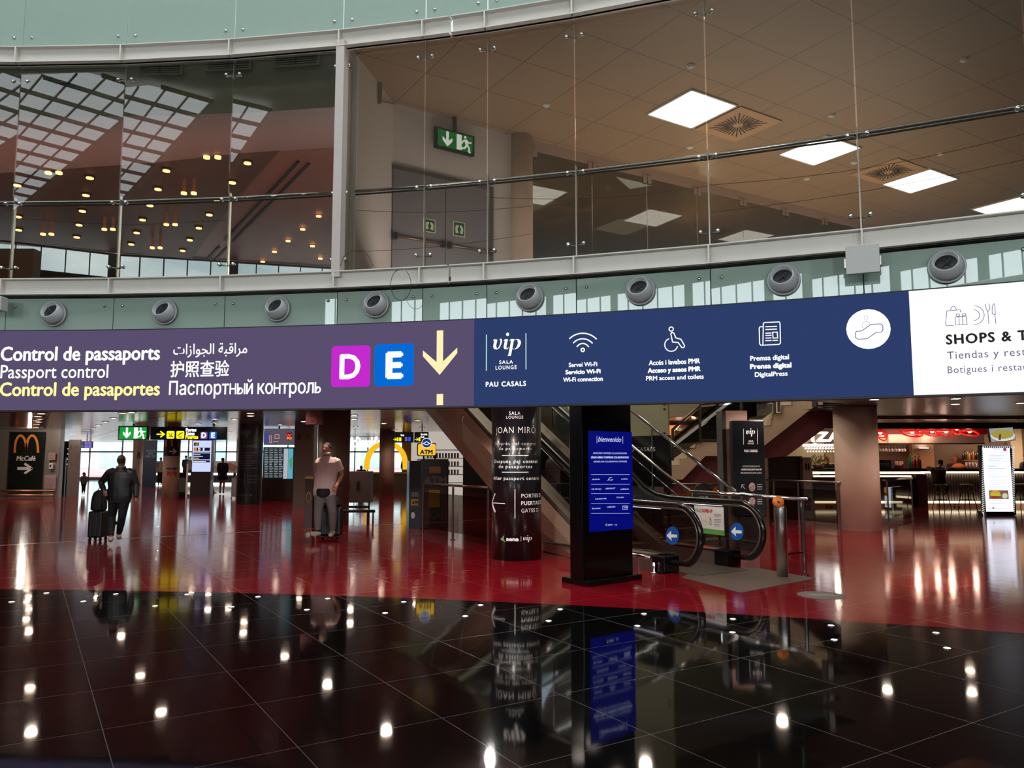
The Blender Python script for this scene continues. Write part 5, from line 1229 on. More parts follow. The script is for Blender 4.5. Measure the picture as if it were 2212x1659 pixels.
# pictograms and notices on the glass
GN = Plane(1453, 10.6, 0)
def on_s(s):
    class Q: pass
    q = Q()
    def uv(px, py):
        r = ray(px, py); e = Vector((0, 0, EYE)); tt = (s - e.dot(NV)) / r.dot(NV); p = e + r * tt; return (-(p.dot(EV)), p.z)
    q.uv = uv; q.xyz = lambda u, v, off=0.0: stp(s - off, -u, v); return q
SN, SF = on_s(7.64), on_s(8.88)
ABL = mat('arrow_sign_blue', (16, 78, 160), .4); AWH = mat('arrow_sign_white', (225, 230, 235), .5)
for S_, cx, cy_, rx, ry in ((SN, 1454, 1157, 14.5, 20), (SF, 1593, 1148, 14.5, 19)):
    q = thing('arrow_sticker', ('round blue sticker with white left arrow on the near escalator newel glass' if cx < 1500 else 'round blue sticker with white left arrow on the far escalator newel glass'), 'sticker', S_.xyz(*S_.uv(cx, cy_), .01))
    disc(S_, cx, cy_, rx, ABL, q, 'disc', .012, ry); pxpoly(S_, [(cx - 12, cy_), (cx - 2, cy_ - 11), (cx - 2, cy_ - 3), (cx + 11, cy_ - 2), (cx + 11, cy_ + 4), (cx - 2, cy_ + 4), (cx - 1, cy_ + 11)], AWH, q, 'arrow', .018)
CV = on_s(8.86)
q = thing('covid_notice', 'white notice with green foot and info covid text on the far escalator glass', 'notice', CV.xyz(*CV.uv(1533, 1150), .02))
NWH = mat('notice_white', (200, 192, 186), .6)
pxpoly(CV, [(1501, 1091), (1565, 1096), (1567, 1157), (1509, 1150)], NWH, q, 'sheet', .02); pxpoly(CV, [(1508, 1139), (1567, 1146), (1567, 1157), (1509, 1150)], mat('notice_green', (84, 140, 66), .6), q, 'green_band', .024)
lettering(CV, 'info', 1503, 1515, 1098, 1106, mat('notice_grey', (70, 66, 70), .6), q, off=.026, yx=1509); lettering(CV, 'COVID-19', 1519, 1541, 1100, 1107, mat('notice_red', (170, 30, 50), .6), q, off=.026, bold=.05, yx=1530)
strokes(CV, [[(1516.5, 1098), (1516.5, 1108)]], .7, mat('notice_grey'), q, 'rule', .026)
for x in (1507, 1537): strokes(CV, [arc(x, 1120, 1.6, 0, 360, 8), [(x, 1122), (x - 2, 1129), (x, 1134), (x + 3, 1132), (x + 2, 1124), (x, 1122)]], .7, mat('notice_black', (30, 30, 30), .6), q, 'person_symbol', .026)
lettering(CV, '1,5 m', 1517, 1528, 1122, 1127, mat('notice_red'), q, off=.026); strokes(CV, [[(1545, y), (1560 - (y % 3), y + .6)] for y in (1110, 1113, 1116, 1122, 1125, 1128, 1133, 1136)], .7, mat('notice_grey'), q, 'text_line', .026)
q = thing('warning_strip', 'small red safety sticker on the lower deck of the far escalator side', 'sticker', stp(8.78, 8.6, .246)); MB().quad(stp(8.8, 8.35, .247), stp(8.98, 8.35, .247), stp(8.98, 8.75, .247), stp(8.8, 8.75, .247)).build('sticker', mat('sticker_red', (180, 50, 45), .5, noise=.04), q)
for k, c_ in enumerate([(190, 120, 60), (60, 70, 110), (50, 60, 90), (190, 190, 190), (200, 130, 70), (180, 110, 60)]):
    p = stp(8.86, 9.05 + k * .11, .2 + max(0, (9.05 + k * .11 - 9.4)) * .5 + .05); tag(MB().cyl(p, p + Vector((0, 0, .004)), .04, 12).build('safety_sticker', mat('safety_%d' % k, c_, .5, noise=.02)), 'small round safety pictogram sticker in the row on the escalator deck', 'sticker', 'round safety stickers on the escalator deck')
OV = mat('pale_oval', (150, 176, 190), .5)
q = on_s(9.05)
pxs = arc(1218, 912, 17, 0, 345, 23, 27); r_ = thing('oval_sticker', 'large pale blue oval on the glass between black column and display totem', 'sticker', q.xyz(*q.uv(1218, 939), .01)); pxpoly(q, pxs, OV, r_, 'oval', .012)
pxs = [(1376, 1058), (1386, 1046), (1400, 1050), (1418, 1064), (1427, 1076), (1428, 1084), (1376, 1084)]; r_ = thing('oval_sticker', 'large pale blue oval on glass right of the display totem behind the handrail', 'sticker', q.xyz(*q.uv(1400, 1084), .01)); pxpoly(q, pxs, OV, r_, 'oval', .012)

# guard rails beside the escalator
GRM = CHROME
r = thing('guard_rail', 'polished guard rail bending up beside the far side of the escalator', 'guard rail', stp(9.12, 6.9, 0))
MB().tube([stp(9.12, 6.85, 1.03), stp(9.12, 9.05, 1.05), stp(9.12, 9.5, 1.25), stp(9.12, 12.5, 1.25 + 3 * SLP)], .028, 12).build('rail', GRM, r, smooth=True)
MB().cyl(stp(9.12, 6.95, 0), stp(9.12, 6.95, 1.0), .028, 12).build('post', GRM, r); MB().lathe(stp(9.12, 6.95, 0), [(.06, 0), (.06, .015)], 14).build('foot', GRM, r)
MB().tube([stp(9.12, 6.95, .3), stp(8.72, 7.0, .28)], .018, 8).build('side_bar', GRM, r)
for t in (8.0, 9.0): MB().tube([stp(9.12, t, 1.02), stp(9.05, t, .92)], .02, 8).build('bracket', GRM, r)
q = thing('guard_rail', 'low polished guard rail near the floor in front of the display totem', 'guard rail', stp(7.35, 8, 0))
MB().tube([stp(7.4, 8.15, .22), stp(7.4, 10.9, .2)], .025, 10).build('rail', GRM, q, smooth=True)
for t in (8.4, 10.8): MB().cyl(stp(7.4, t, 0), stp(7.4, t, .2), .025, 10).build('post', GRM, q)
# bollard with orange button
p = G(1691, 1246); r = thing('bollard', 'brushed steel bollard with orange emergency button at the escalator landing', 'bollard', p)
MB().lathe(p, [(.075, 0), (.075, .9), (.07, .93), (.05, .95)], 24).build('tube', STEEL, r, smooth=True); pp = p + Vector((-.04, -.03, 1.0)); MB().lathe(pp, [(.0, -.02), (.075, -.02), (.078, .0), (.07, .02), (0, .02)], 18, (-.2, -1, .2)).build('button', mat('button_orange', (190, 100, 20), .4, noise=.05), r, smooth=True); MB().ball(pp + Vector((0, -.02, 0)), .022).build('button_core', mat('button_red', (170, 30, 20), .4), r, smooth=True)
MB().cyl(p + Vector((-.04, -.03, .9)), pp, .02, 8).build('stem', STEEL, r)
tag(MB().lathe(G(1413, 1238) , [(.0, 0), (.05, 0), (.05, .015), (.03, .02), (.028, .14), (0, .15)], 14).build('floor_stub', GRM, smooth=True), 'short chrome stub post on the red floor in front of the near newel', 'post')
# landing plates in the floor
mb = MB(); P = [G(*q) for q in ((1474, 1248), (1600, 1281), (1762, 1250), (1640, 1228), (1510, 1226))]
struct(mb.prism(P, (0, 0, .006)).build('floor', mat('landing_stone', (110, 96, 88), .3, .3, noise=.08, nscale=6)))
q = thing('floor_sticker', 'round grey sticker with white text on the red floor right of the bollard', 'sticker', G(1774, 1286))
c = G(1774, 1286); MB().cyl(c, c + Vector((0, 0, .002)), .27, 28).build('disc', mat('sticker_grey', (84, 78, 72), .5, noise=.1), q)
for k in range(2): MB().box(c + Vector((.02, -.05 + k * .1, .003)), (.3, .025, .001), .1).build('text_line', mat('sticker_text', (170, 165, 160), .5), q)

# ------------------------------------------------------------------ fixed stair beside the escalator
r = thing('staircase', 'dark stone stair rising beside the escalator with chrome rails', 'staircase', stp(10.2, 8.4, 0))
STN = mat('stair_stone', (128, 118, 110), .4, noise=.1); TRD = mat('stair_nosing', (185, 172, 160), .4, .4, noise=.05)
for k in range(22):
    t = 9.6 + k * .31; z = (k + 1) * .178
    o = MB().hexa([stp(s, tt, zz) for zz in (max(z - .34, 0), z) for s, tt in ((9.36, t), (10.5, t), (10.5, t + .31), (9.36, t + .31))]).build('step', STN, r)
    MB().hexa([stp(s, tt, zz) for zz in (z, z + .004) for s, tt in ((9.36, t), (10.5, t), (10.5, t + .05), (9.36, t + .05))]).build('nosing', TRD, r)
for s_ in (9.26,):
    MB().tube([stp(s_, 8.24, 1.07), stp(s_, 14.5, 1.07 + 6.26 * .575)], .028, 12).build('handrail', GRM, r, smooth=True)
    MB().tube([stp(s_, 8.9, .62), stp(s_, 14.5, .62 + 5.6 * .575)], .008, 6).build('rail_wire', GRM, r, smooth=True)
    for k in range(4): t = 8.6 + k * 1.5; MB().cyl(stp(s_, t, max(0, (t - 9.6) * .575)), stp(s_, t, 1.02 + (t - 8.24) * .575), .018, 8).build('baluster', GRM, r)
# hanging frosted wall with the black lounge sign
PG = mat('frosted_green_wall', (172, 170, 138), .35, noise=.04)
SP = on_s(9.3); r = thing('lounge_wall_panel', 'tall pale green glass wall panel with black lounge sign lower half', 'wall panel', stp(9.3, 10.5, 0))
def sp_box(x0, x1, z0, z1, th, m, n, fr_=0.0):
    u0, u1 = SP.uv(x0, 1000)[0], SP.uv(x1, 1000)[0]
    return MB().hexa([SP.xyz(u, v, o) for v in (z0, z1) for u, o in ((u0, fr_), (u1, fr_), (u1, fr_ - th), (u0, fr_ - th))]).build(n, m, r)
zb_ = SP.uv(1410, 1051)[1]; zm_ = SP.uv(1410, 941)[1]
sp_box(1285, 1445, zm_, 3.95, .03, PG, 'pale_panel'); sp_box(1285, 1447, zb_, zm_, .05, SIGNBK, 'black_sign', .01)
sp_box(1290, 1430, .1, .78, .02, mat('under_panel', (110, 106, 108), .3, .3, noise=.1), 'lower_panel')
for x in (1300, 1442): MB().hexa([SP.xyz(SP.uv(x, 1000)[0] + d_, v, o) for v in (0, zb_ + .05) for d_, o in ((-.015, 0), (.015, 0), (.015, -.03), (-.015, -.03))]).build('stand_post', DSTEEL, r)
lettering(SP, 'PAU CASALS', 1352, 1418, 966, 975, KW, r, space=1.15, off=.03, yx=1400)
for x, y in ((1437, 874), (1437, 884), (1437, 936), (1440, 1020), (1440, 1031)): MB().lathe(SP.xyz(*SP.uv(x, y), .01), [(.02, 0), (.02, .02)], 10, -NV).build('bolt', DSTEEL, r)
# pale upper walls seen over the stair, and their reflection in the black floor
KH = mat('stairwell_khaki', (118, 108, 88), .5, noise=.05)
Wp = [stp(7.2, 17.2, 0), Vector((1.86, 21.5, 0)), Vector((8.57, 21.5, 0)), Vector((6.62, 16.6, 0))]
for a, b_, m_ in ((Wp[0], Wp[1], PG), (Wp[1], Wp[2], KH), (Wp[2], Wp[3], WHITE)):
    d = (b_ - a).normalized(); k = Vector((-d.y, d.x, 0)) * .1
    struct(MB().prism([q + Vector((0, 0, 2.73)) for q in (a, b_, b_ + k, a + k)], (0, 0, 1.28)).build('wall_stairwell', m_))

# ------------------------------------------------------------------ stair rising to the right, beige with maroon soffit
SD = 19.0
S = Plane(1600, SD); r = thing('staircase', 'beige stair flights rising to the right with maroon undersides and glass rail', 'staircase', S.xyz(0, .8))
def extr(px, m, n, depth=1.9, front=0.0, D=SD):
    S_ = Plane(1600, D); P = [S_.xyz(*S_.uv(x, y), front) for x, y in px]; return MB().prism(P, (0, depth, 0)).build(n, m, r)
BG = mat('stringer_beige', (186, 164, 138), .55, noise=.05)
extr([(1420, 1036), (1450, 1022), (1450, 1004), (1468, 1004), (1468, 990), (1485, 990), (1485, 968), (1503, 968), (1503, 955), (1650, 955), (1650, 985), (1524, 985), (1474, 1036)], BG, 'lower_flight')
extr([(1474, 1036), (1524, 985), (1650, 985), (1650, 1020), (1560, 1040), (1540, 1060), (1440, 1070)], MAROON, 'lower_soffit', 1.7, -.1)
extr([(1650, 955), (1650, 920), (1665, 920), (1665, 906), (1669, 906), (1669, 893), (1688, 893), (1688, 876), (1710, 876), (1710, 860), (1730, 860), (1730, 846), (1752, 846), (1752, 830), (1800, 830), (1800, 846), (1652, 962)], BG, 'upper_flight')
extr([(1652, 962), (1800, 846), (1840, 846), (1840, 885), (1703, 985), (1652, 990)], MAROON, 'upper_soffit', 1.7, -.1)
DKB2 = mat('step_edge_dark', (40, 34, 30), .5)
S_ = Plane(1600, SD)
for P in ([(1503, 968), (1503, 955), (1565, 955)], [(1485, 990), (1485, 968), (1503, 968)], [(1650, 920), (1665, 920), (1665, 906), (1669, 906), (1669, 893), (1688, 893), (1688, 876), (1710, 876), (1710, 862)]): strokes(S_, [P], 1.3, DKB2, r, 'step_edge', .02)
up_ = lambda px, py, o=.05: S_.xyz(*S_.uv(px, py), o)
MB().tube([up_(1450, 930), up_(1512, 874), up_(1599, 866), up_(1670, 868), up_(1700, 845)], .03, 8).build('handrail', DSTEEL, r, smooth=True)
for x, y0, y1 in ((1452, 930, 995), (1511, 873, 955), (1599, 866, 955), (1672, 866, 893), (1681, 862, 890)): MB().cyl(up_(x, y1), up_(x, y0), .035, 8).build('post', DSTEEL, r)
MB().prism([up_(1456, 932, .03), up_(1512, 880, .03), up_(1596, 872, .03), up_(1596, 948, .03), up_(1515, 948, .03), up_(1456, 990, .03)], (0, .02, 0)).build('glass_panel', glass('dark_rail_glass', (150, 150, 140), 1.5, 0, .03), r)
MB().prism([up_(1605, 872, .03), up_(1668, 872, .03), up_(1668, 890, .03), up_(1645, 906, .03), up_(1605, 906, .03)], (0, .02, 0)).build('glass_panel', glass('dark_rail_glass'), r)
# lit handrail of a second escalator further back
S_b = Plane(1500, 21.5); r = thing('escalator', 'distant escalator with glowing white handrail rising right behind the beige stair', 'escalator', S_b.xyz(0, 1.5))
pb = lambda x, y, o=0: S_b.xyz(*S_b.uv(x, y), o)
MB().tube([pb(1448, 968), pb(1580, 865)], .04, 8).build('lit_handrail', emis('lit_handrail', (240, 235, 255), 2.5), r, smooth=True)
MB().tube([pb(1440, 962), pb(1572, 858)], .05, 8).build('handrail', RUBBER, r, smooth=True)
MB().prism([pb(1450, 972), pb(1620, 842), pb(1700, 842), pb(1700, 860), pb(1480, 1010)], (0, .8, 0)).build('side_panel', mat('escalator_dark', (62, 58, 56), .3, .5, noise=.1), r)
mb = MB().ball(pb(1447, 985), .22, 12, 8); mb.build('newel', mat('newel_grey', (95, 88, 84), .3, .5), r, smooth=True)
# warm shop front far behind
S_w = Plane(1500, 24); r = thing('shop_interior', 'orange lit shop front with ceiling lamp far behind the stairs', 'shop front', S_w.xyz(0, 0)); slab(S_w, 1440, 1580, 920, 960, .1, mat('shop_orange', (190, 110, 50), .5), r, 'back_wall', z0=0, z1=2.6)
for x, y in ((1466, 928), (1542, 919)): disc(S_w, x, y, 7, txtw(3), r, 'lamp', .06, 3.2)
for x0, x1, y0, y1 in ((1462, 1520, 932, 938), (1480, 1496, 945, 975), (1505, 1520, 950, 975)): rect(S_w, x0, x1, y0, y1, mat('shop_detail', (110, 60, 36), .5), r, 'fitting', .05)
struct(gbox(1370, 1780, 27.5, 0, 7.2, .2, mat('back_olive_wall', (108, 102, 84), .5, noise=.08), 'wall_back'))

# ------------------------------------------------------------------ pink pillar and lounge totem
S = Plane(1590, 13.9); r = thing('square_pillar', 'square pinkish metal pillar with grey side behind the black lounge totem', 'pillar', S.xyz(0, 0))
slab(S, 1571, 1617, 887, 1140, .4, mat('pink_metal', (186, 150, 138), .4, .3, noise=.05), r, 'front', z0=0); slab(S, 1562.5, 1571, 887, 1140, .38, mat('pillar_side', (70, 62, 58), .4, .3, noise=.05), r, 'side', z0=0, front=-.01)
yw = math.radians(-6); S = Plane(1620, 13.4, yw); r = thing('lounge_totem', 'black lounge totem with white vip logo, PAU CASALS and two pink roundels', 'totem', S.xyz(0, .0))
slab(S, 1584, 1653, 908, 1116, .3, mat('totem_black', (14, 14, 20), .3, noise=.08), r, 'body', bevel=.015); slab(S, 1600, 1640, 1116, 1150, .2, DSTEEL, r, 'foot', z0=0, front=-.05)
TT = mat('totem_print', (240, 238, 235), .6); TP = mat('totem_pink', (214, 170, 160), .6); TL_ = lambda t, x0, x1, yt, yb, **k: lettering(S, t, x0, x1, yt, yb, TT, r, off=.006, **k)
vip_logo(S, 1612, 1630, 930, 938, TT, r); strokes(S, [[(1606, 926), (1606, 960)], [(1636, 926), (1636, 960)]], .8, TT, r, 'logo_bar')
TL_('SALA', 1617, 1627, 951, 954.5, bold=.03); TL_('LOUNGE', 1615, 1628, 956, 959.5); TL_('PAU CASALS', 1608, 1636, 971.5, 976.5, bold=.04)
TL_('ACCÉS EXCLUSIU SALA VIP', 1604, 1641, 1005.5, 1009, bold=.01); TL_('ACCESO EXCLUSIVO SALA VIP', 1601, 1645, 1012.5, 1016, bold=.06); TL_('VIP LOUNGE EXCLUSIVE ACCESS', 1600, 1645, 1020, 1023.5, bold=.01)
strokes(S, [[(1609, 1056), (1602, 1047)], [(1602, 1054), (1602, 1047), (1608, 1047)], [(1604, 1090), (1610, 1081)], [(1604, 1081), (1610, 1081), (1610, 1088)]], 1.1, TT, r, 'arrow')
for y in (1052, 1084): disc(S, 1624.5, y, 7, TP, r, 'roundel', .005, 9.5)
strokes(S, [[(1619, 1054), (1623, 1053), (1626, 1049), (1630, 1049), (1629, 1053), (1626, 1057), (1620, 1058), (1619, 1054)]], .8, mat('totem_black'), r, 'escalator_symbol', .008); strokes(S, [[(1620, 1079), (1629, 1079), (1629, 1090), (1620, 1090), (1620, 1079)], [(1624.5, 1079), (1624.5, 1090)]], .8, mat('totem_black'), r, 'lift_symbol', .008)
for y in (1046.5, 1051.5, 1056.5, 1078.5, 1083.5, 1088.5): strokes(S, [[(1636, y), (1646, y)]], 1.1 if y not in (1051.5, 1083.5) else 1.8, TT, r, 'text_line', .006)
# low round black lounge sign
S = Plane(1520, 12.9); r = thing('lounge_sign', 'small black arched sign lettered SALA VIP behind the escalator rail', 'sign', S.xyz(0, .0))
pxs = [(1500, 1100), (1500, 1065)] + [(1520 + 20 * math.cos(a), 1062 - 18 * math.sin(a)) for a in [PI - PI * k / 12 for k in range(13)]] + [(1541, 1065), (1541, 1100)]
MB().prism([S.xyz(*S.uv(x, y), 0) for x, y in pxs], (0, .08, 0)).build('panel', SIGNBK, r); lettering(S, 'SALA VIP', 1511, 1529, 1072.5, 1076.5, TT, r, bold=.03, off=.01); slab(S, 1517, 1523, 1100, 1150, .05, DSTEEL, r, 'post', z0=0)

# ------------------------------------------------------------------ right side: rail, dark cabinet, white unit, concrete column
def glassrail(px, D, label, posts):
    A, B = Plane(px[0], D[0]).xyz(0, 0), Plane(px[1], D[1]).xyz(0, 0)
    pp = [A + (B - A) * f for f in posts]; return railing([A, B], label, True, pp, 1.05)
glassrail((1655, 1812), (19.0, 17.2), 'glass railing with steel handrail left of the big concrete column', (.1, .45, .97))
glassrail((1905, 1968), (18.6, 20.5), 'short glass railing right of the big concrete column', (.12, .95))
railing([Plane(1425, 16).xyz(0, 0), Plane(1568, 15.6).xyz(0, 0)], 'dark glass railing across the foot of the beige stair', True, None, 1.05, DSTEEL)
r = thing('partition_screen', 'tall dark brown screen standing behind the glass railing', 'screen', Plane(1695, 20.5).xyz(0, 0)); gbox(1660, 1734, 20.5, 0, 1.63, .12, mat('screen_brown', (44, 26, 24), .4, noise=.1), 'panel', r, bevel=.02)
S = Plane(1743, 20.3); r = thing('white_unit', 'narrow white appliance with two dark vents beside the dark screen', 'appliance', S.xyz(0, 0)); gbox(1733.5, 1753, 20.3, 0, 1.6, .4, mat('unit_white', (185, 180, 176), .35, noise=.04), 'body', r, bevel=.01)
for x in (1739, 1744.5): rect(S, x, x + 4, 1001, 1016, BMATT, r, 'vent', .006)
for y0, y1 in ((1076, 1090), (1090, 1105)): rect(S, 1738, 1752, y0, y1 - 2, mat('unit_grey', (120, 118, 116), .4), r, 'panel', .006)
r, S = column(1806, 1894, 17.35, conc2, 'big round bare concrete column in front of the bar'); 
struct(MB().lathe(Plane(1850, 17.35).xyz(0, 2.6), [(.44, 0), (.44, .06)], 40).build('trim_7', mat('dark_collar', (60, 40, 38), .5)))
# grey bulkhead over the column and curved ceiling edges
struct(gbox(1768, 1900, 16.6, 2.7, 3.9, .25, mat('bulkhead_grey', (46, 40, 42), .5, noise=.06), 'trim_8'))
for k, (pts_, z) in enumerate((([(1768, 872), (1900, 880), (2212, 899), (2700, 915)], 2.55), ([(1885, 905), (2000, 896), (2212, 906), (2700, 925)], 2.3))):
    pass
struct(MB().prism([Plane(1893, 21).xyz(0, 2.64), Plane(2900, 21).xyz(0, 2.64), Plane(2900, 23.4).xyz(0, 2.64), Plane(1893, 23.4).xyz(0, 2.64)], (0, 0, .08)).build('trim_10', mat('bar_soffit', (92, 70, 66), .4, .3, noise=.1)))
struct(gbox(1740, 3000, 23.5, 2.47, 2.71, .15, mat('bar_fascia_black', (10, 10, 16), .4, noise=.1), 'trim_11'))
for x, y in ((1985, 861), (2150, 872)): pass

# ------------------------------------------------------------------ the bar
BY = 25.0
BS = mat('bar_steel_front', (88, 84, 84), .35, .6, noise=.12)
CWm = mat('corrugated_metal', (120, 112, 106), .35, .4, noise=.1)
LS_ = emis('bar_light_strip', (255, 232, 190), 2.2)
S = Plane(2000, BY)
r = thing('bar_counter', 'long bar counter with dark top, corrugated metal front and glowing light strips', 'bar counter', S.xyz(0, 0))
def bx_(x0, x1, z0, z1, y0, y1, m, n, par=None): a, b_ = S.uv(x0, HOR)[0] + S.O.x, S.uv(x1, HOR)[0] + S.O.x; return MB().b2(a, b_, BY + y0, BY + y1, z0, z1).build(n, m, par or r)
bx_(1998, 2600, .12, 1.12, .1, .7, mat('bar_dark_body', (40, 36, 34), .5), 'body'); bx_(1756, 1960, .1, .98, .1, .6, BS, 'side_body')
u = S.uv(1998, HOR)[0] + S.O.x; u_end = S.uv(2500, HOR)[0] + S.O.x
mb = MB(); x = u
while x < u_end: mb.cyl(Vector((x, BY + .09, .14)), Vector((x, BY + .09, 1.08)), .042, 8); x += .088
o = mb.build('corrugated_front', CWm, r, smooth=True); o['kind'] = 'stuff'
bx_(1756, 2600, 1.16, 1.24, -.06, .75, mat('bar_top_dark', (40, 24, 22), .25, noise=.1), 'worktop')
bx_(1990, 2600, 1.09, 1.15, .02, .08, LS_, 'light_strip'); bx_(1756, 1995, 1.07, 1.14, .0, .06, LS_, 'light_strip'); bx_(1756, 1965, .96, 1.02, -.05, .02, LS_, 'light_strip')
bx_(1998, 2600, .13, .2, -.02, .05, LS_, 'floor_light_strip'); bx_(1758, 1944, .13, .2, -.02, .05, LS_, 'floor_light_strip')
bx_(1944, 1975, 0, .95, -.1, .3, BMATT, 'dark_end_cabinet'); bx_(1975, 1998, 0, 1.05, -.05, .3, mat('bar_mauve', (70, 48, 50), .5, noise=.08), 'end_panel')
bx_(1756, 1970, .92, .97, -.12, .1, mat('bar_top_dark'), 'lower_shelf')
# back wall of the bar
WD = mat('bar_wood', (112, 84, 68), .5, noise=.15, nscale=3); CRW = mat('bar_cream_wall', (200, 150, 110), .55, noise=.04)
bw = thing('bar_back_wall', 'bar back wall of wood panels with cream pier and stainless hood', 'bar back wall', Plane(2000, 28).xyz(0, 0))
gbox(1700, 2900, 28.4, 0, 2.72, .2, WD, 'wood_panelling', bw); gbox(1971, 2018, 28.2, 0, 2.72, .25, CRW, 'cream_pier', bw); gbox(2185, 2210, 28.2, 0, 2.72, .2, mat('bar_curtain_wall', (205, 190, 165), .6, noise=.05), 'pale_panel', bw)
gbox(1757, 1800, 28.3, .9, 2.0, .06, mat('bar_khaki', (120, 104, 74), .5, noise=.1), 'khaki_panel', bw); gbox(1722, 1736, 28.2, 1.3, 2.3, .1, mat('bar_magenta', (120, 40, 90), .5, noise=.1), 'magenta_panel', bw); gbox(1690, 1722, 28.25, 1.0, 2.3, .1, mat('bar_red_panel', (80, 20, 30), .5, noise=.1), 'red_panel', bw)
S = Plane(1994, 28.0); r = thing('wall_lamp', 'half round wall lamp glowing on the cream pier behind the bar', 'wall lamp', S.xyz(*S.uv(1998, 971))); pb = S.xyz(*S.uv(1998, 968))
mb = MB(); mb.prism([pb + Vector((.16 * math.cos(a), 0, .06 * math.sin(a))) for a in [PI + PI * k / 10 for k in range(11)]], (0, .15, 0)); mb.build('bowl', mat('lamp_bowl', (150, 140, 130), .4, .5), r); MB().box(pb + Vector((0, .07, .005)), (.28, .1, .01)).build('bulb', emis('wall_lamp_glow', (220, 240, 255), 12), r)
HD = mat('hood_steel', (205, 180, 160), .3, .55, noise=.1, nscale=2)
S = Plane(2020, 26.2); r = thing('extractor_hood', 'long stainless steel hood over the bar reflecting coloured light', 'hood', S.xyz(0, 2.05)); slab(S, 1919, 2126, 936, 957, .8, HD, r, 'body'); slab(S, 1890, 2128, 957, 959, .8, BMATT, r, 'lower_edge')
# red ring lamps
RD = mat('lamp_red', (200, 20, 16), .35, emit=(220, 20, 14), es=1.0)
LW = emis('bar_bulb', (255, 235, 215), 14)
tag(gbox(1888, 2135, 25.6, 2.36, 2.6, .05, mat('lamp_red_back', (150, 14, 12), .4), 'red_fascia'), 'red painted strip behind the round lamps above the bar', 'fascia')
for i, (x, y, rr_) in enumerate(((1901, 932, 13), (1970, 930, 20), (2013, 929, 17), (2043, 929, 20), (2094, 929, 18), (1984, 929, 8), (2066, 925, 8), (1906, 938, 8))):
    S = Plane(x, (24.0, 24.0, 24.9, 24.2, 24.9, 24.7, 25.2, 24.6)[i]); c = S.xyz(*S.uv(x, y + 4))
    r = thing('red_lamp', 'red ringed lamp with glowing bulb over the bar, ' + ['nearest the concrete column', 'large one over the bottles', 'large one near the centre', 'next right of centre', 'last large one on the right', 'small one left of centre', 'small one high on the right', 'small low one at far left'][i], 'pendant lamp', c, 'red lamps over the bar')
    R_ = rr_ / F * 24.6
    MB().tube([c + Vector((R_ * math.cos(a), R_ * .8 * math.sin(a), .1 * math.sin(a) - .04)) for a in [2 * PI * k / 24 for k in range(24)]], .022, 6, closed=True).build('ring', RD, r, smooth=True)
    MB().lathe(c + Vector((0, 0, .0)), [(R_ * .8, .02), (R_ * .4, .07), (.03, .1)], 20).build('shade', RD, r, smooth=True)
    MB().ball(c + Vector((0, -.02, .02)), .055 if rr_ > 10 else .035).build('bulb', LW, r, smooth=True)
    MB().cyl(c + Vector((0, 0, .1)), Vector((c.x, c.y, 2.72)), .01, 6).build('cord', BMATT, r)
# white lit letters over the left of the bar
S = Plane(1790, 24.2); r = thing('bar_sign', 'glowing white letters AL with lit bulb rows over the left end of the bar', 'bar sign', S.xyz(0, 1.9))
lettering(S, '(ZAL', 1752, 1835, 934, 953, txtw(2.2), r, bold=.07, off=.02)
for k in range(3):
    for j in range(16):
        x = 1736 + j * 6.2 + k * 3; y = 962 + k * 6.5
        if x > 1812: continue
        MB().ball(S.xyz(*S.uv(x, y), .05 * k), .045 - .01 * k, 8, 6).build('bulb', txtw(3.0), r, smooth=True)
slab(S, 1752, 1812, 955, 957, .3, STEEL, r, 'rack_rail', front=.1)
# glasses hanging over the bar
GLS = mat('wine_glass', (230, 225, 220), .08, .0, noise=.02)
S = Plane(1920, 25.3); g0 = None
rk = tag(slab(S, 1888, 1966, 958, 961, .5, BMATT, None, 'glass_rack'), 'dark hanging rack holding stemmed glasses over the bar', 'rack')
for k in range(22):
    x = 1890 + k * 3.4 + random.uniform(-.6, .6); c = S.xyz(*S.uv(x, 962), -.1 - .15 * (k % 2)) - Vector((0, 0, .02))
    if g0 is None:
        g0 = thing('wine_glass', 'stemmed glass hanging upside down from the bar rack', 'wine glass', c, 'stemmed glasses hanging over the bar')
        MB().lathe(c, [(.035, 0), (.035, -.006), (.005, -.01), (.005, -.08)], 10).build('stem', GLS, g0, smooth=True); MB().lathe(c, [(.008, -.08), (.035, -.11), (.038, -.15), (.03, -.19)], 10).build('bowl', GLS, g0, smooth=True)
    else: dup(g0, c)
# bottles
def bottle(p, h, r0, m, label, grp, name='bottle', cap=BMATT):
    t = thing(name, label, 'bottle', p, grp)
    MB().lathe(p, [(r0, 0), (r0, h * .6), (r0 * .35, h * .75), (r0 * .3, h * .94)], 12).build('body', m, t, smooth=True); MB().lathe(p, [(r0 * .36, h * .9), (r0 * .36, h)], 10).build('cap', cap, t); return t
zt = 1.24
bc = [(60, 20, 20), (30, 60, 35), (150, 90, 30), (190, 150, 110), (120, 40, 30), (170, 130, 60)]
S = Plane(2000, 25.35)
for i, (x, h, c_, lb) in enumerate(((1969, .55, (20, 120, 70), 'tall green lit bottle beside the cream pier'), (1975, .34, (150, 30, 30), 'short red bottle beside the tall green one'), (1980, .4, (25, 20, 20), 'dark wine bottle with white label on the bar'), (1987, .5, (90, 20, 18), 'slim red bottle on the bar'), (1990, .42, (20, 18, 18), 'slim dark bottle right of the slim red one'))):
    p = S.xyz(S.uv(x, HOR)[0], zt, -.1); bottle(p, h, .045, mat('bottle_%d' % i, c_, .15, noise=.05), lb, None)
S = Plane(2100, 27.9)
tag(slab(S, 2082, 2125, 993, 995, .3, WD, None, 'bottle_shelf'), 'short wooden wall shelf of spirit bottles near the menu stand', 'shelf')
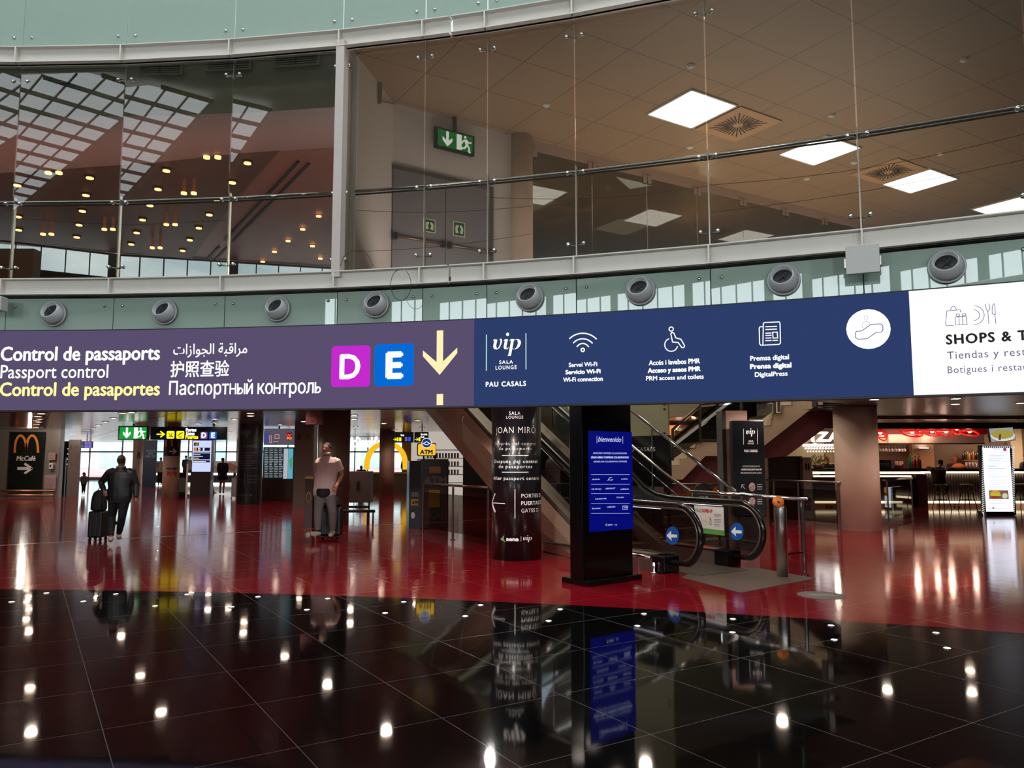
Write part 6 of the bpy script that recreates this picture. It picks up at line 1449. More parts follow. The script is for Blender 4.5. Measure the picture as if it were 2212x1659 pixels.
for k in range(9):
    x = 2086 + k * 4.4; p = S.xyz(*S.uv(x, 993), -.15); bottle(p, .3 + .04 * (k % 3), .035, mat('spirit_%d' % (k % 6), bc[k % 6], .15, noise=.05), 'spirit bottle on the wall shelf behind the bar', 'spirit bottles on the wall shelf')
# things on the bar
S = Plane(1950, 25.3)
def onbar(x0, x1, h, m, n, lab, cat, d=.3, z=1.24): p = S.uv(x0, HOR)[0] + S.O.x; q = S.uv(x1, HOR)[0] + S.O.x; return tag(MB().b2(p, q, 25.2, 25.2 + d, z, z + h).build(n, m), lab, cat)
r = thing('coffee_machine', 'black coffee machine with silver cups on the bar beside the concrete column', 'coffee machine', S.xyz(S.uv(1907, HOR)[0], 1.24, -.2))
MB().b2(S.uv(1893, HOR)[0] + S.O.x, S.uv(1922, HOR)[0] + S.O.x, 25.3, 25.7, 1.24, 1.52).build('body', BLACK, r); MB().b2(S.uv(1922, HOR)[0] + S.O.x, S.uv(1929, HOR)[0] + S.O.x, 25.25, 25.7, 1.24, 1.52).build('side', STEEL, r)
for k in range(5): p = S.xyz(S.uv(1903 + k * 4, HOR)[0], 1.3, -.02); MB().lathe(p, [(.02, 0), (.025, .12)], 8).build('cup', STEEL, r)
p = S.xyz(S.uv(1943, HOR)[0], 1.24, -.1); r = thing('basket', 'shallow basket of folded napkins on the bar', 'basket', p); MB().lathe(p, [(.16, 0), (.2, .1)], 18).build('bowl', mat('basket_brown', (120, 70, 45), .6, noise=.2), r)
for k in range(7): MB().box(p + Vector((random.uniform(-.14, .14), random.uniform(-.1, .1), .13 + .03 * (k % 3))), (.1, .06, .09), random.random() * 3).build('napkin', mat('napkin_white', (215, 190, 170), .6), r)
p = S.xyz(S.uv(2078, HOR)[0], 1.24, -.2); r = thing('food_tray', 'tray heaped with orange and white food beside the barman', 'food tray', p); MB().lathe(p, [(.3, 0), (.32, .03)], 20).build('tray', STEEL, r); MB().lathe(p, [(.25, .03), (.15, .12), (.05, .17)], 14).build('food', mat('food_orange', (200, 120, 60), .5, noise=.4, nscale=30), r, smooth=True)
g1 = None
for k in range(9):
    p = S.xyz(S.uv(2093 + k * 3.6, HOR)[0], 1.24, -.15 - .1 * (k % 2))
    if g1 is None: g1 = tag(MB().lathe(p, [(.03, 0), (.038, .2), (.034, .2), (.027, .01)], 10).build('tumbler', GLS, smooth=True), 'tall empty glass standing on the bar left of the menu stand', 'glass', 'tall glasses on the bar')
    else: dup(g1, p)
# plant on the left of the bar
p = Plane(1767, 25.3).xyz(0, 1.24); r = thing('potted_plant', 'bushy yellow green plant in a brown bowl on the left end of the bar', 'potted plant', p); MB().lathe(p, [(.14, 0), (.2, .12), (.17, .12)], 18).build('pot', mat('pot_brown', (100, 50, 30), .5, noise=.1), r, smooth=True)
mb = MB(); rnd = random.Random(5)
for k in range(150):
    a, b_ = rnd.uniform(0, 2 * PI), rnd.uniform(.2, 1.3); d = Vector((math.cos(a) * math.cos(b_), math.sin(a) * math.cos(b_), math.sin(b_))); c = p + Vector((0, 0, .1)) + d * rnd.uniform(.1, .42); n_ = d.orthogonal().normalized() * .025
    mb.quad(c - n_, c + d * .05, c + n_, c - d * .05)
mb.build('foliage', mat('leaf_yellow_green', (150, 140, 50), .5, noise=.4, nscale=10), r)
# bar stools
def stool(x, D, lab):
    p = Plane(x, D).xyz(0, 0); r = thing('bar_stool', lab, 'bar stool', p); m = mat('stool_metal', (45, 38, 32), .35, .7, noise=.1)
    MB().lathe(p, [(.17, .74), (.19, .75), (.19, .775), (.16, .78)], 20).build('seat', mat('stool_seat', (110, 92, 70), .5, noise=.1), r)
    for a in (45, 135, 225, 315): a = math.radians(a); MB().cyl(p + Vector((.11 * math.cos(a), .11 * math.sin(a), .75)), p + Vector((.27 * math.cos(a), .27 * math.sin(a), 0)), .013, 8).build('leg', m, r)
    MB().tube([p + Vector((.2 * math.cos(a), .2 * math.sin(a), .3)) for a in [2 * PI * k / 4 + PI / 4 for k in range(4)]], .009, 6, closed=True).build('footrest', m, r); return r
stool(2029, 24.0, 'bar stool carrying the seated person in black'); stool(2084, 24.0, 'empty bar stool in the middle of the corrugated bar front'); stool(2203, 24.2, 'dark bar stool at the right picture edge beyond the menu stand')
# menu stand
S = Plane(2156, 21.5); r = thing('menu_stand', 'tall glowing white menu stand with striped border and burger picture', 'menu stand', S.xyz(0, 0))
slab(S, 2121, 2191, 962, 1113, .12, BMATT, r, 'frame', z0=.02); slab(S, 2126, 2186, 1105, 1113, .4, BMATT, r, 'foot', z0=0, front=.1)
rect(S, 2126, 2185, 968, 1108, emis('menu_white', (238, 242, 255), 1.6), r, 'panel', .006)
L1, L2 = [], []
for k in range(36): y = 966 + k * 4; L1.append([(2121, y), (2126, y + 2.2)]); L2.append([(2186, y + 2.2), (2191, y)])
for k in range(16): x = 2123 + k * 4.3; L1.append([(x, 963), (x + 2.2, 968)]); L2.append([(x, 1109), (x + 2.2, 1113)])
strokes(S, L1 + L2, 1.7, emis('menu_stripe', (225, 225, 225), 1), r, 'striped_border', .008)
MG = emis('menu_text', (150, 155, 185), 1.0)
Lm = []
rnd = random.Random(2)
for y in [978, 982, 984.5, 987, 989.5, 992, 994.5, 997, 1002, 1005, 1007.5, 1010, 1012.5, 1015, 1018, 1024, 1029, 1032, 1037, 1042, 1047, 1050, 1053, 1056, 1081, 1086, 1088, 1098, 1101]: a = 2132 + rnd.uniform(0, 5); Lm.append([(a, y), (a + rnd.uniform(18, 40), y)])
strokes(S, Lm, .9, MG, r, 'text_line', .012)
lettering(S, 'MENÚ', 2143, 2163, 968, 973, MG, r, off=.012); disc(S, 2170, 971, 4, emis('menu_red', (190, 60, 90), 1), r, 'red_badge', .012); disc(S, 2145, 1097, 2.5, MG, r, 'ring', .012)
rect(S, 2136, 2178, 1059, 1078, emis('photo_brown', (120, 95, 80), 1), r, 'burger_picture', .012)
disc(S, 2149, 1065, 11, emis('bun', (225, 150, 50), 1), r, 'bun_picture', .014, 5); disc(S, 2150, 1069, 12, emis('lettuce', (190, 190, 50), 1), r, 'lettuce_picture', .016, 3); disc(S, 2149, 1074, 10, emis('patty', (150, 60, 35), 1), r, 'patty_picture', .018, 3); disc(S, 2170, 1071, 6, emis('fries', (215, 200, 170), 1), r, 'fries_picture', .016, 6)
# hanging picture screen
S = Plane(2165, 22.5); r = thing('picture_screen', 'tilted hanging screen showing a cut round omelette on a plate', 'screen', S.xyz(0, 2.1)); P = [(2135, 925), (2188, 922), (2195, 951), (2140, 956)]
MB().prism([S.xyz(*S.uv(x, y), 0) for x, y in P], (0, .08, 0)).build('housing', BMATT, r); pxpoly(S, [(2136, 926), (2187, 923), (2194, 950), (2141, 955)], emis('picture_grey', (150, 150, 150), 1), r, 'picture', .006)
disc(S, 2166, 941, 26, emis('plate_white', (215, 215, 210), 1), r, 'plate_picture', .009, 12); disc(S, 2165, 938, 24, emis('omelette', (160, 150, 70), 1), r, 'omelette_picture', .012, 10); pxpoly(S, [(2158, 938), (2162, 938), (2161, 951), (2156, 950)], emis('omelette_cut', (100, 60, 40), 1), r, 'cut_picture', .015)
MB().cyl(S.xyz(0, S.uv(2165, 925)[1], -.04), S.xyz(0, 2.5, -.04), .02, 8).build('hanger', BMATT, r)
# ------------------------------------------------------------------ people
SKIN = mat('skin_tan', (170, 112, 88), .5, noise=.08, nscale=20)
SKIN2 = mat('skin_light', (190, 140, 118), .5, noise=.05)
def person(label, D, J, H=1.75, top=None, bottom=None, shoe=None, hair=None, skin=None, yaw=0.0, face=(0, -1, 0), vox=.016, sleeves='long', legs='long', coat=False, width=1.0, hairlen=0.0, extra=None, group=None, bald=False, handpose=None, baldtop=False, hs=1.0):
    """J: joints in pixels (x, y, depth offset): head neck pelvis, sl el hl / sr er hr, hip/knee/ankle/toe l r"""
    P = {k: Plane(v[0], D + (v[2] if len(v) > 2 else 0)).xyz(0, 0) + Vector((0, 0, atY(v[0], v[1], D + (v[2] if len(v) > 2 else 0)).z)) for k, v in J.items()}
    k = H / 1.75
    base = Vector(((P['al'].x + P['ar'].x) / 2, (P['al'].y + P['ar'].y) / 2, min(P['al'].z, P['ar'].z) - .09 * k))
    r = thing('person', label, 'person', base, group)
    u = Vector((math.cos(yaw), math.sin(yaw), 0)); w_ = Vector((-math.sin(yaw), math.cos(yaw), 0)); fd = Vector(face).normalized()
    skin = skin or SKIN
    hd = P['head']; nk = P['neck']; pv = P['pelvis']; chest = nk.lerp(pv, .36); waist = nk.lerp(pv, .68)
    # body: one continuous surface
    mb = MB()
    W = width
    def torso(m, g=0.0, z0=0.0):
        m.loft([(nk + Vector((0, 0, .02)), .055 * k + g * .5, .055 * k + g * .5, u, w_), (nk - Vector((0, 0, .05 * k)), .13 * k * W + g, .075 * k + g, u, w_), (nk.lerp(pv, .17), .18 * k * W + g, .1 * k + g, u, w_), (chest, .175 * k * W + g, .115 * k + g, u, w_),
                (waist, .15 * k * W + g, .105 * k * (W ** .5) + g, u, w_), (pv, .165 * k * W + g, .115 * k + g, u, w_), (pv - Vector((0, 0, .09 * k - z0)), .15 * k * W + g, .1 * k + g, u, w_)])
    torso(mb)
    mb.tube([nk - Vector((0, 0, .04)), nk.lerp(hd, .55)], [.062 * k, .055 * k], 12)
    hc = hd; k0 = k; k = k * hs
    side = fd.cross(Vector((0, 0, 1))).normalized()
    up = Vector((0, 0, 1))
    rg = []
    for zf, rx, ry, fo in ((-.112, .028, .03, .035), (-.095, .045, .055, .028), (-.06, .058, .078, .012), (-.02, .067, .09, .0), (.03, .072, .095, -.006), (.07, .062, .082, -.008), (.1, .036, .05, -.008), (.112, .012, .018, -.008)):
        rg.append((hc + up * zf * k + fd * fo * k, rx * k, ry * k, side, fd))
    mb.loft(rg)
    mb.tube([hc + fd * .085 * k + up * .012 * k, hc + fd * .105 * k - up * .018 * k, hc + fd * .09 * k - up * .032 * k], [.01 * k, .015 * k, .011 * k], 8)
    mb.tube([hc + fd * .083 * k - up * .06 * k - side * .02 * k, hc + fd * .088 * k - up * .06 * k, hc + fd * .083 * k - up * .06 * k + side * .02 * k], .009 * k, 6)
    for sg in (-1, 1): mb.ball(hc + side * sg * .074 * k - up * .008 * k, .022 * k, 8, 6, (.5, .6, 1.2))
    k = k0
    def limb(m, pts, rad, seg=12): m.tube([Vector(p) for p in pts], [x * k for x in rad], seg)
    for s_ in 'lr':
        if 's' + s_ in P:
            a, b, c = P['s' + s_], P['e' + s_], P['h' + s_]
            limb(mb, [a + (nk - a) * .25, a, a.lerp(b, .5), b, b.lerp(c, .35), c], [.05, .055, .047, .038, .04, .027])
            d = (c - b).normalized(); pal = c + d * .05 * k; sd = d.cross(fd).normalized()
            if sd.length < .1: sd = u
            th_dir = sd * (-1 if s_ == 'l' else 1)
            limb(mb, [c - d * .01, c + d * .03, c + d * .085 * k], [.026, .036, .03], 10)
            curl = fd * .6 if handpose is None else Vector(handpose)
            for i, (o, L) in enumerate(((-.027, .06), (-.009, .07), (.009, .066), (.026, .052))):
                f0 = c + d * .08 * k + sd * o * k; f1 = f0 + d * L * .55 * k + curl * .012; f2 = f1 + (d * .7 + curl * .8).normalized() * L * .5 * k
                limb(mb, [f0, f1, f2], [.0095, .0088, .007], 7)
            limb(mb, [c + d * .02 + th_dir * .02, c + d * .055 * k + th_dir * .045 * k, c + d * .09 * k + th_dir * .05 * k + curl * .01], [.012, .011, .008], 7)
        a, b, c = P['p' + s_], P['k' + s_], P['a' + s_]
        limb(mb, [a + (pv - a) * .3, a.lerp(b, .15), a.lerp(b, .6), b, b.lerp(c, .3), b.lerp(c, .75), c], [.085, .085, .068, .055, .056, .04, .036])
        t = P['t' + s_]; limb(mb, [c - up * .01, c.lerp(t, .3) - up * .02, t], [.036, .036, .03], 10)
    body = mb.build('body', skin, r, remesh=vox)
    # clothes
    if top:
        m = MB(); torso(m, .022 * k, 0 if not coat else 0)
        if coat: m.loft([(waist, .18 * k * W, .13 * k, u, w_), (pv, .2 * k * W, .145 * k, u, w_), (pv - up * .22 * k, .21 * k * W, .15 * k, u, w_)])
        for s_ in 'lr':
            if 's' + s_ in P:
                a, b, c = P['s' + s_], P['e' + s_], P['h' + s_]
                if sleeves == 'long': limb(m, [a + (nk - a) * .4, a, a.lerp(b, .5), b, b.lerp(c, .5), c - (c - b) * .04], [.07, .082, .072, .062, .055, .042])
                else: limb(m, [a + (nk - a) * .4, a, a.lerp(b, .55), a.lerp(b, .72)], [.065, .078, .07, .068])
        m.build('jacket' if sleeves == 'long' else 'shirt', top, r, remesh=vox)
    if bottom:
        m = MB(); m.loft([(pv + up * .05 * k, .165 * k * W, .12 * k, u, w_), (pv - up * .03 * k, .178 * k * W, .128 * k, u, w_), (pv - up * .13 * k, .16 * k * W, .115 * k, u, w_)])
        for s_ in 'lr':
            a, b, c = P['p' + s_], P['k' + s_], P['a' + s_]
            if legs == 'long': limb(m, [a + (pv - a) * .3, a.lerp(b, .15), a.lerp(b, .6), b, b.lerp(c, .4), b.lerp(c, .8), c + up * .02], [.1, .105, .088, .075, .072, .058, .052])
            else: limb(m, [a + (pv - a) * .3, a.lerp(b, .2), a.lerp(b, .75)], [.1, .105, .09])
        m.build('trousers', bottom, r, remesh=vox)
    if shoe:
        for s_ in 'lr':
            c, t = P['a' + s_], P['t' + s_]; d = (t - c); d.normalize()
            m = MB(); limb(m, [c - d * .05 * k - up * .045 * k, c - up * .03 * k, c.lerp(t, .5) - up * .035 * k, t - up * .0], [.035, .047, .046, .036], 12); limb(m, [c + up * .01, c - up * .05 * k], [.045, .045], 12)
            m.build('shoe', shoe, r, remesh=vox * .9)
    k = k0 * hs
    if hair:
        m = MB()
        if bald: # ring of short hair low at back and sides
            m.loft([(hc + up * z * k - fd * .014 * k, rx * k, ry * k, side, fd) for z, rx, ry in ((-.05, .056, .07), (-.02, .07, .088), (.03, .0755, .092), (.05, .06, .08))])
        else:
            m.loft([(hc + up * z * k - fd * .02 * k, rx * k, ry * k, side, fd) for z, rx, ry in ((-.02 - hairlen, .055, .05), (-.01, .075, .082), (.035, .08, .094), (.075, .072, .09), (.105, .048, .062), (.122, .018, .025))])
        m.build('hair', hair, r, remesh=vox * .8)
    for sg in (-1, 1):
        MB().ball(hc + fd * .083 * k + side * sg * .028 * k + up * .018 * k, .0105 * k, 8, 6).build('eye', mat('eye_dark', (25, 18, 15), .2), r, smooth=True)
    return r, P, k0, hc, fd, side
LEATHER = mat('black_leather', (13, 14, 16), .45, noise=.3, nscale=12, bump=.4)
JEAN = mat('dark_jeans', (10, 12, 20), .8, noise=.3, nscale=20)
WSHOE = mat('white_shoe', (190, 170, 160), .5, noise=.05)
GREYH = mat('grey_hair', (50, 44, 42), .8, noise=.3, nscale=40)
# walking man from behind, left
r, P, k, hc, fd, side = person('person in black jacket and dark jeans walking away, pulling a suitcase', 14.3,
    dict(head=(263, 995, 0), neck=(263, 1011, 0), pelvis=(262, 1071, 0), sl=(239, 1021, 0), el=(221, 1043, .05), hl=(229, 1061, -.08), sr=(287, 1021, 0), er=(297, 1048, .05), hr=(298, 1076, -.02),
         pl=(251, 1078, 0), kl=(248, 1117, .1), al=(248, 1160, -.12), tl=(247, 1165, .1), pr=(273, 1078, 0), kr=(270, 1115, .02), ar=(265, 1154, .25), tr=(266, 1160, .47)),
    1.68, LEATHER, JEAN, WSHOE, GREYH, skin=mat('skin_shade', (120, 85, 75), .5), face=(.05, 1, 0), vox=.013, width=1.34, bald=True)
MB().tube([P['neck'] + Vector((.07 * math.cos(a), .065 * math.sin(a), .022)) for a in [2 * PI * i / 16 for i in range(16)]], .016, 8, closed=True).build('collar', mat('grey_collar', (120, 112, 108), .7), r, smooth=True)
# his suitcase with a rucksack on top
c = G(211, 1168); cs = thing('suitcase', 'black wheeled suitcase pulled along by the walking man in black', 'suitcase', c)
MB().box(c + Vector((0, 0, .32)), (.27, .3, .5)).build('shell', mat('case_black', (14, 13, 14), .35, noise=.1), cs, bevel=.03)
for dx in (-.1, .1): MB().cyl(c + Vector((dx - .015, -.1, .035)), c + Vector((dx + .015, -.1, .035)), .035, 12).build('wheel', RUBBER, cs); MB().cyl(c + Vector((dx - .015, .1, .035)), c + Vector((dx + .015, .1, .035)), .035, 12).build('wheel', RUBBER, cs)
for dx in (-.05, .05): MB().cyl(c + Vector((dx + .04, .06, .55)), Vector((P['hl'].x + dx * .6, P['hl'].y + .05, P['hl'].z - .03)), .009, 8).build('handle_rod', DSTEEL, cs)
for dx in (-.06, .04): MB().box(c + Vector((dx, -.152, .32)), (.02, .01, .42)).build('rib', DSTEEL, cs)
hp_ = P['hl'] + Vector((0, .03, -.05)); MB().tube([hp_ - Vector((.05, 0, 0)), hp_ + Vector((.06, 0, 0))], .014, 8).build('grip', RUBBER, cs)
bp = c + Vector((-.0, -.02, .57)); bk = thing('rucksack', 'black rucksack resting on top of the black wheeled suitcase', 'rucksack', bp)
MB().loft([(bp + Vector((0, 0, z)), rx, ry, (1, 0, 0), (0, 1, 0)) for z, rx, ry in ((0, .1, .09), (.03, .15, .13), (.16, .145, .13), (.28, .13, .11), (.36, .1, .09), (.4, .04, .04))]).build('bag', mat('bag_black', (8, 8, 9), .75, noise=.3, nscale=20, bump=.5), bk, remesh=.012)
MB().tube([bp + Vector((-.03, 0, .39)), bp + Vector((0, 0, .46)), bp + Vector((.04, 0, .39))], .01, 6).build('loop', BMATT, bk, smooth=True)

# standing man in pale shirt and grey joggers
SHIRT = mat('pale_shirt', (196, 168, 165), .8, noise=.06, nscale=30, bump=.2)
JOG = mat('grey_melange', (104, 92, 92), .85, noise=.45, nscale=45, bump=.3)
r, P, k, hc, fd, side = person('person in pale t-shirt and grey joggers, mask under chin, walking forward', 15.0,
    dict(head=(705, 970.5, 0), neck=(707, 987, .03), pelvis=(703, 1061, .03), sl=(690, 998, .05), el=(681, 1028, .3), hl=(684, 1056, .35), sr=(728, 998, .03), er=(740, 1025, .06), hr=(730, 1046, -.08),
         pl=(694, 1068, .02), kl=(690, 1106, -.08), al=(690, 1148, -.1), tl=(674, 1152, -.22), pr=(714, 1068, .04), kr=(721, 1105, -.02), ar=(722, 1146, .12), tr=(717, 1155, -.06)),
    1.9, SHIRT, JOG, mat('grey_shoe', (165, 158, 152), .6, noise=.1), mat('dark_hair', (22, 16, 14), .8, noise=.3), face=(-.22, -1, .12), vox=.011, width=1.16, sleeves='short', handpose=(-.3, .5, -.3))
MB().tube([P['neck'] + Vector((-.005, 0, .0)) + Vector((.07 * math.cos(a), .07 * math.sin(a) - .035, .08 + .02 * math.sin(a))) for a in [PI + PI * i / 12 for i in range(13)]], [.006, .012, .018, .022, .025, .027, .028, .027, .025, .022, .018, .012, .006], 8).build('face_mask', mat('mask_white', (170, 165, 168), .7), r, smooth=True)
wz = P['pelvis'] + Vector((0, 0, .04)); MB().loft([(wz + Vector((.0 + .185 * t, -.17 + .12 * t * t * 1.3, -.02 - .05 * (1 - t * t))), .035, .09 * (1 - .55 * t * t), (0, 1, 0), (0, 0, 1)) for t in (-.95, -.6, -.2, .2, .6, .95)]).build('bum_bag', mat('bag_black'), r, remesh=.011)
for nm in ('l', 'r'):
    c = P['a' + nm]; MB().cyl(c + Vector((0, 0, .0)), c + Vector((0, 0, .05)), .05, 14).build('sock', BMATT, r, smooth=True)
MB().lathe(P['tl'] + Vector((-.03, -.03, -.03)), [(.05, 0), (.055, .012), (.05, .02)], 16, (-.3, -.9, .25)).build('sole', mat('sole_cream', (170, 150, 125), .6, noise=.1), r, smooth=True)
c = Vector((P['al'].x + .1, 15.45, 0)); cs = thing('suitcase', 'black suitcase standing behind the legs of the man in joggers', 'suitcase', c)
MB().box(c + Vector((.03, 0, .33)), (.42, .26, .56)).build('shell', mat('case_black'), cs, bevel=.05)
for dx in (-.12, .16): MB().cyl(c + Vector((dx - .015, -.05, .035)), c + Vector((dx + .015, -.05, .035)), .035, 12).build('wheel', RUBBER, cs)
for dx in (-.1, -.02): MB().cyl(c + Vector((dx, .05, .6)), c + Vector((dx - .12, .0, 1.0)), .012, 8).build('handle_rod', STEEL, cs)
bk = thing('rucksack', 'small black rucksack lying on the suitcase behind the man in joggers', 'rucksack', c + Vector((-.12, 0, .62)))
bp = c + Vector((.02, 0, .61)); MB().loft([(bp + Vector((0, 0, z)), rx, ry, (1, 0, 0), (0, 1, 0)) for z, rx, ry in ((0, .16, .1), (.06, .2, .14), (.15, .18, .12), (.22, .1, .06))]).build('bag', mat('bag_black'), bk, remesh=.012)

# small far figures; standing(template) in pixels
def stand(label, x, ytop, yfoot, D, H, facing, top, bottom, hair, w=1.0, **kw):
    h_ = yfoot - ytop; q = lambda dx, f, d=0: (x + dx * h_, ytop + f * h_, d)
    return person(label, D, dict(head=q(0, .065), neck=q(0, .15), pelvis=q(0, .49), sl=q(-.095 * w, .185), el=q(-.12 * w, .33, .02), hl=q(-.09 * w, .46, -.12), sr=q(.095 * w, .185), er=q(.12 * w, .33, .02), hr=q(.09 * w, .46, -.12),
        pl=q(-.045, .53), kl=q(-.045, .74), al=q(-.05, .95), tl=q(-.05, .975, .15 * facing), pr=q(.045, .53), kr=q(.05, .73), ar=q(.04, .945, -.1), tr=q(.045, .97, .05 * facing)), H, top, bottom, kw.pop('shoe', BMATT), hair, face=(kw.pop('fx', .2), facing, 0), vox=.024, width=w, **kw)
DKC = mat('dark_cloth', (16, 15, 18), .8, noise=.2); TANC = mat('cream_cloth', (190, 165, 150), .8, noise=.1); DH = mat('dark_hair')
stand('small child in black and white checked jacket standing near the grey totem', 184, 1022, 1068, 33, .95, 1, mat('check_cloth', (110, 100, 98), .8, noise=.6, nscale=14), DKC, mat('hat_grey', (80, 74, 76), .8), 1.3, hs=1.45)
stand('person in cream top and dark trousers seen left of the wrapped column', 348, 988, 1049, 43.5, 1.62, -1, TANC, DKC, DH, .9, skin=SKIN2, fx=.9, shoe=WSHOE)
stand('person in dark top standing close to another beside the information totem', 402, 984, 1042, 48.0, 1.66, 1, DKC, DKC, DH)
stand('person in brown top standing at the left edge of the information totem', 411, 986, 1042, 47.6, 1.6, -1, mat('brown_cloth', (92, 74, 72), .8, noise=.1), DKC, DH, .9)
stand('person in wide dark coat with bare legs right of the information totem', 482, 989, 1065, 34.0, 1.62, 1, DKC, None, DH, 1.15, coat=True, skin=mat('skin_tan'), shoe=BMATT)
stand('person in black walking past the golden arch right of the service cabinet', 781, 1007, 1062, 36, 1.5, 1, DKC, DKC, DH, 1.5)
stand('person in black with raised arms beside the cash machine', 878, 986, 1052, 40, 1.7, 1, DKC, DKC, DH, 1.3)
stand('person in black jacket behind the bar next to the potted plant', 1787, 985, 1090, 26.2, 1.62, -1, LEATHER, DKC, DH, 1.25)
stand('barman in dark apron with orange headwear leaning at the bar', 2062, 986, 1090, 26.0, 1.62, -1, mat('apron_pattern', (60, 40, 38), .8, noise=.5, nscale=12), DKC, mat('orange_headwear', (190, 90, 45), .7), 1.35, skin=SKIN)
# person sitting on the stool at the bar
person('person all in black seated on a bar stool, leaning on the bar', 24.1, dict(head=(2031, 1000, .25), neck=(2026, 1009, .2), pelvis=(2025, 1040, 0), sl=(2013, 1016, .15), el=(2004, 1011, .5), hl=(2014, 1011, .8), sr=(2036, 1016, .15), er=(2042, 1012, .5), hr=(2036, 1011, .8),
    pl=(2021, 1043, 0), kl=(2024, 1048, .38), al=(2022, 1064, .3), tl=(2020, 1068, .45), pr=(2031, 1043, 0), kr=(2047, 1047, .3), ar=(2037, 1063, .28), tr=(2034, 1067, .42)), 1.72, DKC, DKC, mat('brown_shoe', (90, 50, 45), .5), DH, face=(.5, 1, 0), vox=.018, width=1.25, hairlen=.06)
r, P, k, hc, fd, side = person('person in black cut by the right picture edge behind the bar', 26.2, dict(head=(2216, 988, 0), neck=(2215, 997, 0), pelvis=(2214, 1035, 0), sl=(2207, 1003, 0), el=(2204, 1014, -.1), hl=(2206, 1008, -.4), sr=(2224, 1003, 0), er=(2228, 1018, 0), hr=(2224, 1010, -.3),
    pl=(2210, 1040, 0), kl=(2210, 1065, 0), al=(2210, 1088, 0), tl=(2210, 1091, -.2), pr=(2220, 1040, 0), kr=(2220, 1065, 0), ar=(2220, 1088, 0), tr=(2220, 1091, -.2)), 1.65, DKC, DKC, BMATT, DH, face=(-.6, -1, 0), vox=.022, width=1.1)
# ------------------------------------------------------------------ markings, nosings and eyes belong to the part that carries them
MARK = ('lettering', 'arrow', 'arrow_shaft', 'arrow_head', 'pictogram', 'text_line', 'rule', 'divider', 'vip_logo', 'logo_bar', 'letter_square', 'plane_icon', 'plane_symbol', 'check_in_symbol', 'arches', 'print', 'extinguisher_symbol', 'food_picture',
        'arrow_tile', 'gate_strip', 'text_block', 'numeral_panel', 'blue_tile', 'flight_column', 'advert_shape', 'ring_symbol', 'flame_symbol', 'emblem', 'diamond_logo', 'green_triangle', 'orange_shape', 'logo_frame', 'person_symbol', 'escalator_symbol', 'lift_symbol',
        'striped_border', 'red_badge', 'burger_picture', 'bun_picture', 'lettuce_picture', 'patty_picture', 'fries_picture', 'plate_picture', 'omelette_picture', 'cut_picture', 'running_figure', 'door_shape', 'green_band', 'eye', 'roundel', 'window', 'black_band', 'hexagon_badge', 'yellow_plate', 'front_plate', 'card_slot')
CARRY = ('green_panel', 'screen', 'banner', 'panel', 'board', 'sheet', 'picture', 'black_sign', 'disc', 'housing', 'cabinet', 'body', 'shaft')
base = lambda o: o.name.split('.')[0]
for root in [o for o in list(C.objects) if o.parent is None and o.type == 'EMPTY' and 'label' in o]:
    kids = list(root.children)
    if base(root) == 'display_screen':
        secs = {base(k): k for k in kids if base(k).endswith('_section')}
        for k in kids:
            if base(k) in ('housing', 'bracket') or base(k).endswith('_section'): continue
            me = k.data; n = len(me.vertices); x = sum(v.co.x for v in me.vertices) / n + root.location.x; y = sum(v.co.y for v in me.vertices) / n + root.location.y
            u = math.atan2(x - CX, y - CY) * RL
            k.parent = secs['purple_section'] if u < uB else secs['blue_section'] if u < uC else secs['white_section']
        continue
    names = [base(k) for k in kids]
    car = next((kids[names.index(c)] for c in CARRY if c in names), None)
    last = None
    for k in kids:
        b = base(k)
        if b == 'step': last = k
        elif b == 'nosing' and last: k.parent = last
        elif car is not None and k is not car and b in MARK: k.parent = car
# ------------------------------------------------------------------ lights: some at the modelled lamps, others added fill without a fixture
def area(name, loc, size, power, col, rot=(0, 0, 0), sy=None):
    l = bpy.data.lights.new(name, 'AREA'); l.shape = 'RECTANGLE'; l.size = size; l.size_y = sy or size; l.energy = power; l.color = col
    o = bpy.data.objects.new(name, l); C.objects.link(o); o.location = loc; o.rotation_euler = rot; return o
area('street_sky_fill', (-32, 66, 9), 60, 28000, (.9, .97, 1), (0, 0, 0), 16)  # added daylight fill above the street
area('street_front_fill', (-32, 58, 5), 60, 9000, (.9, .97, 1), (math.radians(80), 0, 0), 5)  # added fill aimed at the building across the street
area('upper_room_fill', (5, 15.5, 4.35), 9, 420, (1, .86, .72), (PI, 0, math.atan2(.533, .846)), 5)  # added upward fill for the ceiling, hidden behind the beam
area('upper_door_fill', (-.6, 11.2, 4.3), 2.0, 40, (1, .92, .9), (math.radians(150), 0, 0), .6)  # added fill for the door wall, no fixture there
area('hall_fill', (-16, 24, 4.5), 26, 1500, (1, .86, .8), (PI, 0, 0), 16)  # added upward fill for the hall ceilings, out of view
area('bar_light', Plane(2050, 26.6).xyz(0, 2.4), 10, 260, (1, .7, .45), (math.radians(15), 0, 0), .6)
area('stairwell_fill', stp(9.8, 15, 7.0), 5, 330, (.95, 1, .82), (0, 0, 0), 7)  # added to brighten the dark escalator well

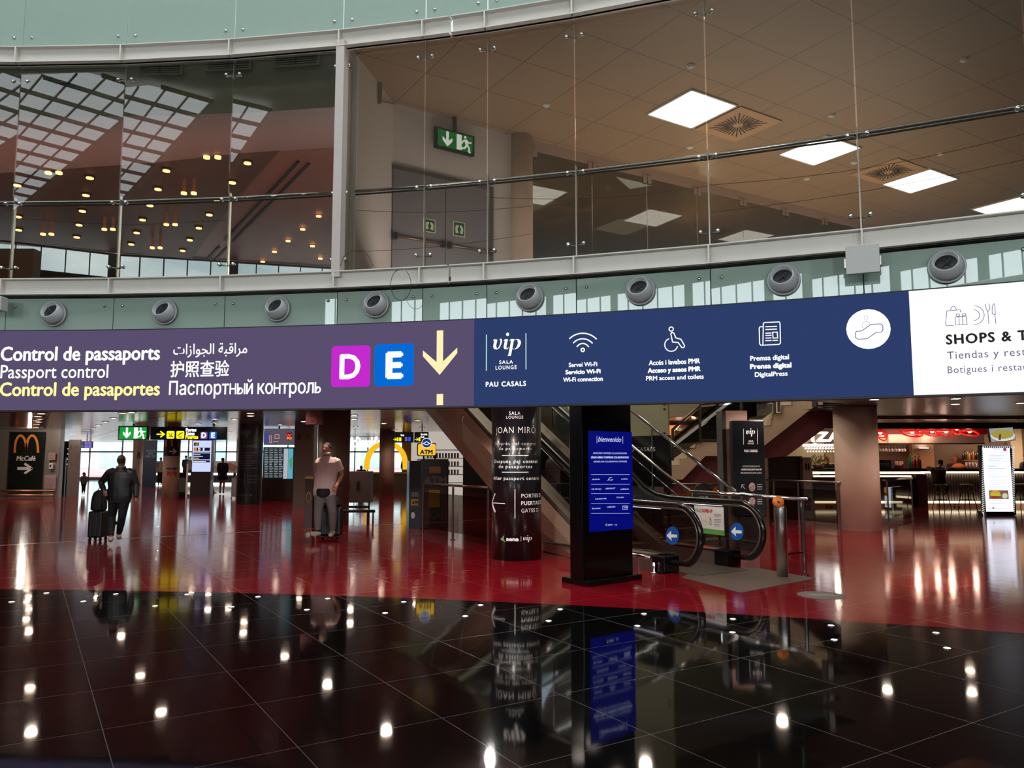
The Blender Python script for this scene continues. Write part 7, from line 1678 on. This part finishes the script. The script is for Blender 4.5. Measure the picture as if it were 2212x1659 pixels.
def bulb(name, loc, power, col=(1, .86, .74), rad=.08, spot=None):
    l = bpy.data.lights.new(name, 'SPOT' if spot else 'POINT'); l.energy = power; l.color = col; l.shadow_soft_size = rad
    if spot: l.spot_size = math.radians(spot); l.spot_blend = .6
    o = bpy.data.objects.new(name, l); C.objects.link(o); o.location = loc; return o
for px, py, pw in ((67, 1585, 60), (262, 1376, 70), (493, 1315, 90), (615, 1418, 50), (757, 1316, 70), (954, 1290, 70), (834, 1583, 50), (707, 1482, 130), (228, 911, 110), (82, 899, 110), (77, 922.5, 120), (400, 921, 120), (201, 924, 110), (541, 892, 90), (605, 917, 90), (765, 897, 80), (853, 928, 90), (902, 907.5, 80), (2065, 860, 110), (2204, 870, 90), (1917, 1492, 90), (1690, 1562, 80), (2096, 1450, 90), (1395, 1657, 60)):
    p = ceilpt(px, py); bulb('ceiling_spot_lamp', (p.x, p.y, 2.68), pw, spot=155)
for px, pw in ((150, 22), (600, 22), (880, 60), (1000, 60), (1200, 35), (1420, 40), (1620, 35), (1850, 30), (2120, 25)):
    bulb('edge_fill', Plane(px, 10.1 if px < 1500 else 9.6).xyz(0, 2.62), pw, spot=155)  # added fill kept out of sight behind the display
for x in (1970, 2013, 2043, 2094): bulb('bar_lamp', Plane(x, 24.9).xyz(0, 2.3), 14, (1, .6, .45), .04)
bulb('bar_lamp', Plane(1800, 23.5).xyz(0, 2.3), 18, (1, .85, .7), .04)
for x in (-31, -25, -19): bulb('left_hall_fill', (x * .9, 38, 2.5), 150, (1, .9, .85), .06)  # added to brighten the left concourse, no fixtures modelled
for x in (-10, -3.5, 3.5, 10): bulb('atrium_fill', (x, -5, 5.0), 900, (.95, 1, 1), .4)  # unseen fill behind the camera, added to brighten the facade
bulb('stair_fill', Vector((4.5, 17.5, 6.2)), 200, (1, .93, .8), .06)  # added stair fill, hidden behind the beam
bulb('stair_fill', stp(8.9, 14.0, 5.7), 160, (1, .97, .85), .06)  # second added fill over the escalator, also out of view
bulb('shop_lamp', Plane(1500, 23.2).xyz(0, 2.45), 60, (1, .75, .5), .05)
bulb('poster_fill', Plane(60, 29.6).xyz(0, 2.6), 60, (1, .9, .8), .05)  # added to brighten the wall poster
bulb('column_fill', Plane(1060, 10.9).xyz(0, 2.5), 75, (1, .95, .9), .04)  # added to brighten the print on the near column
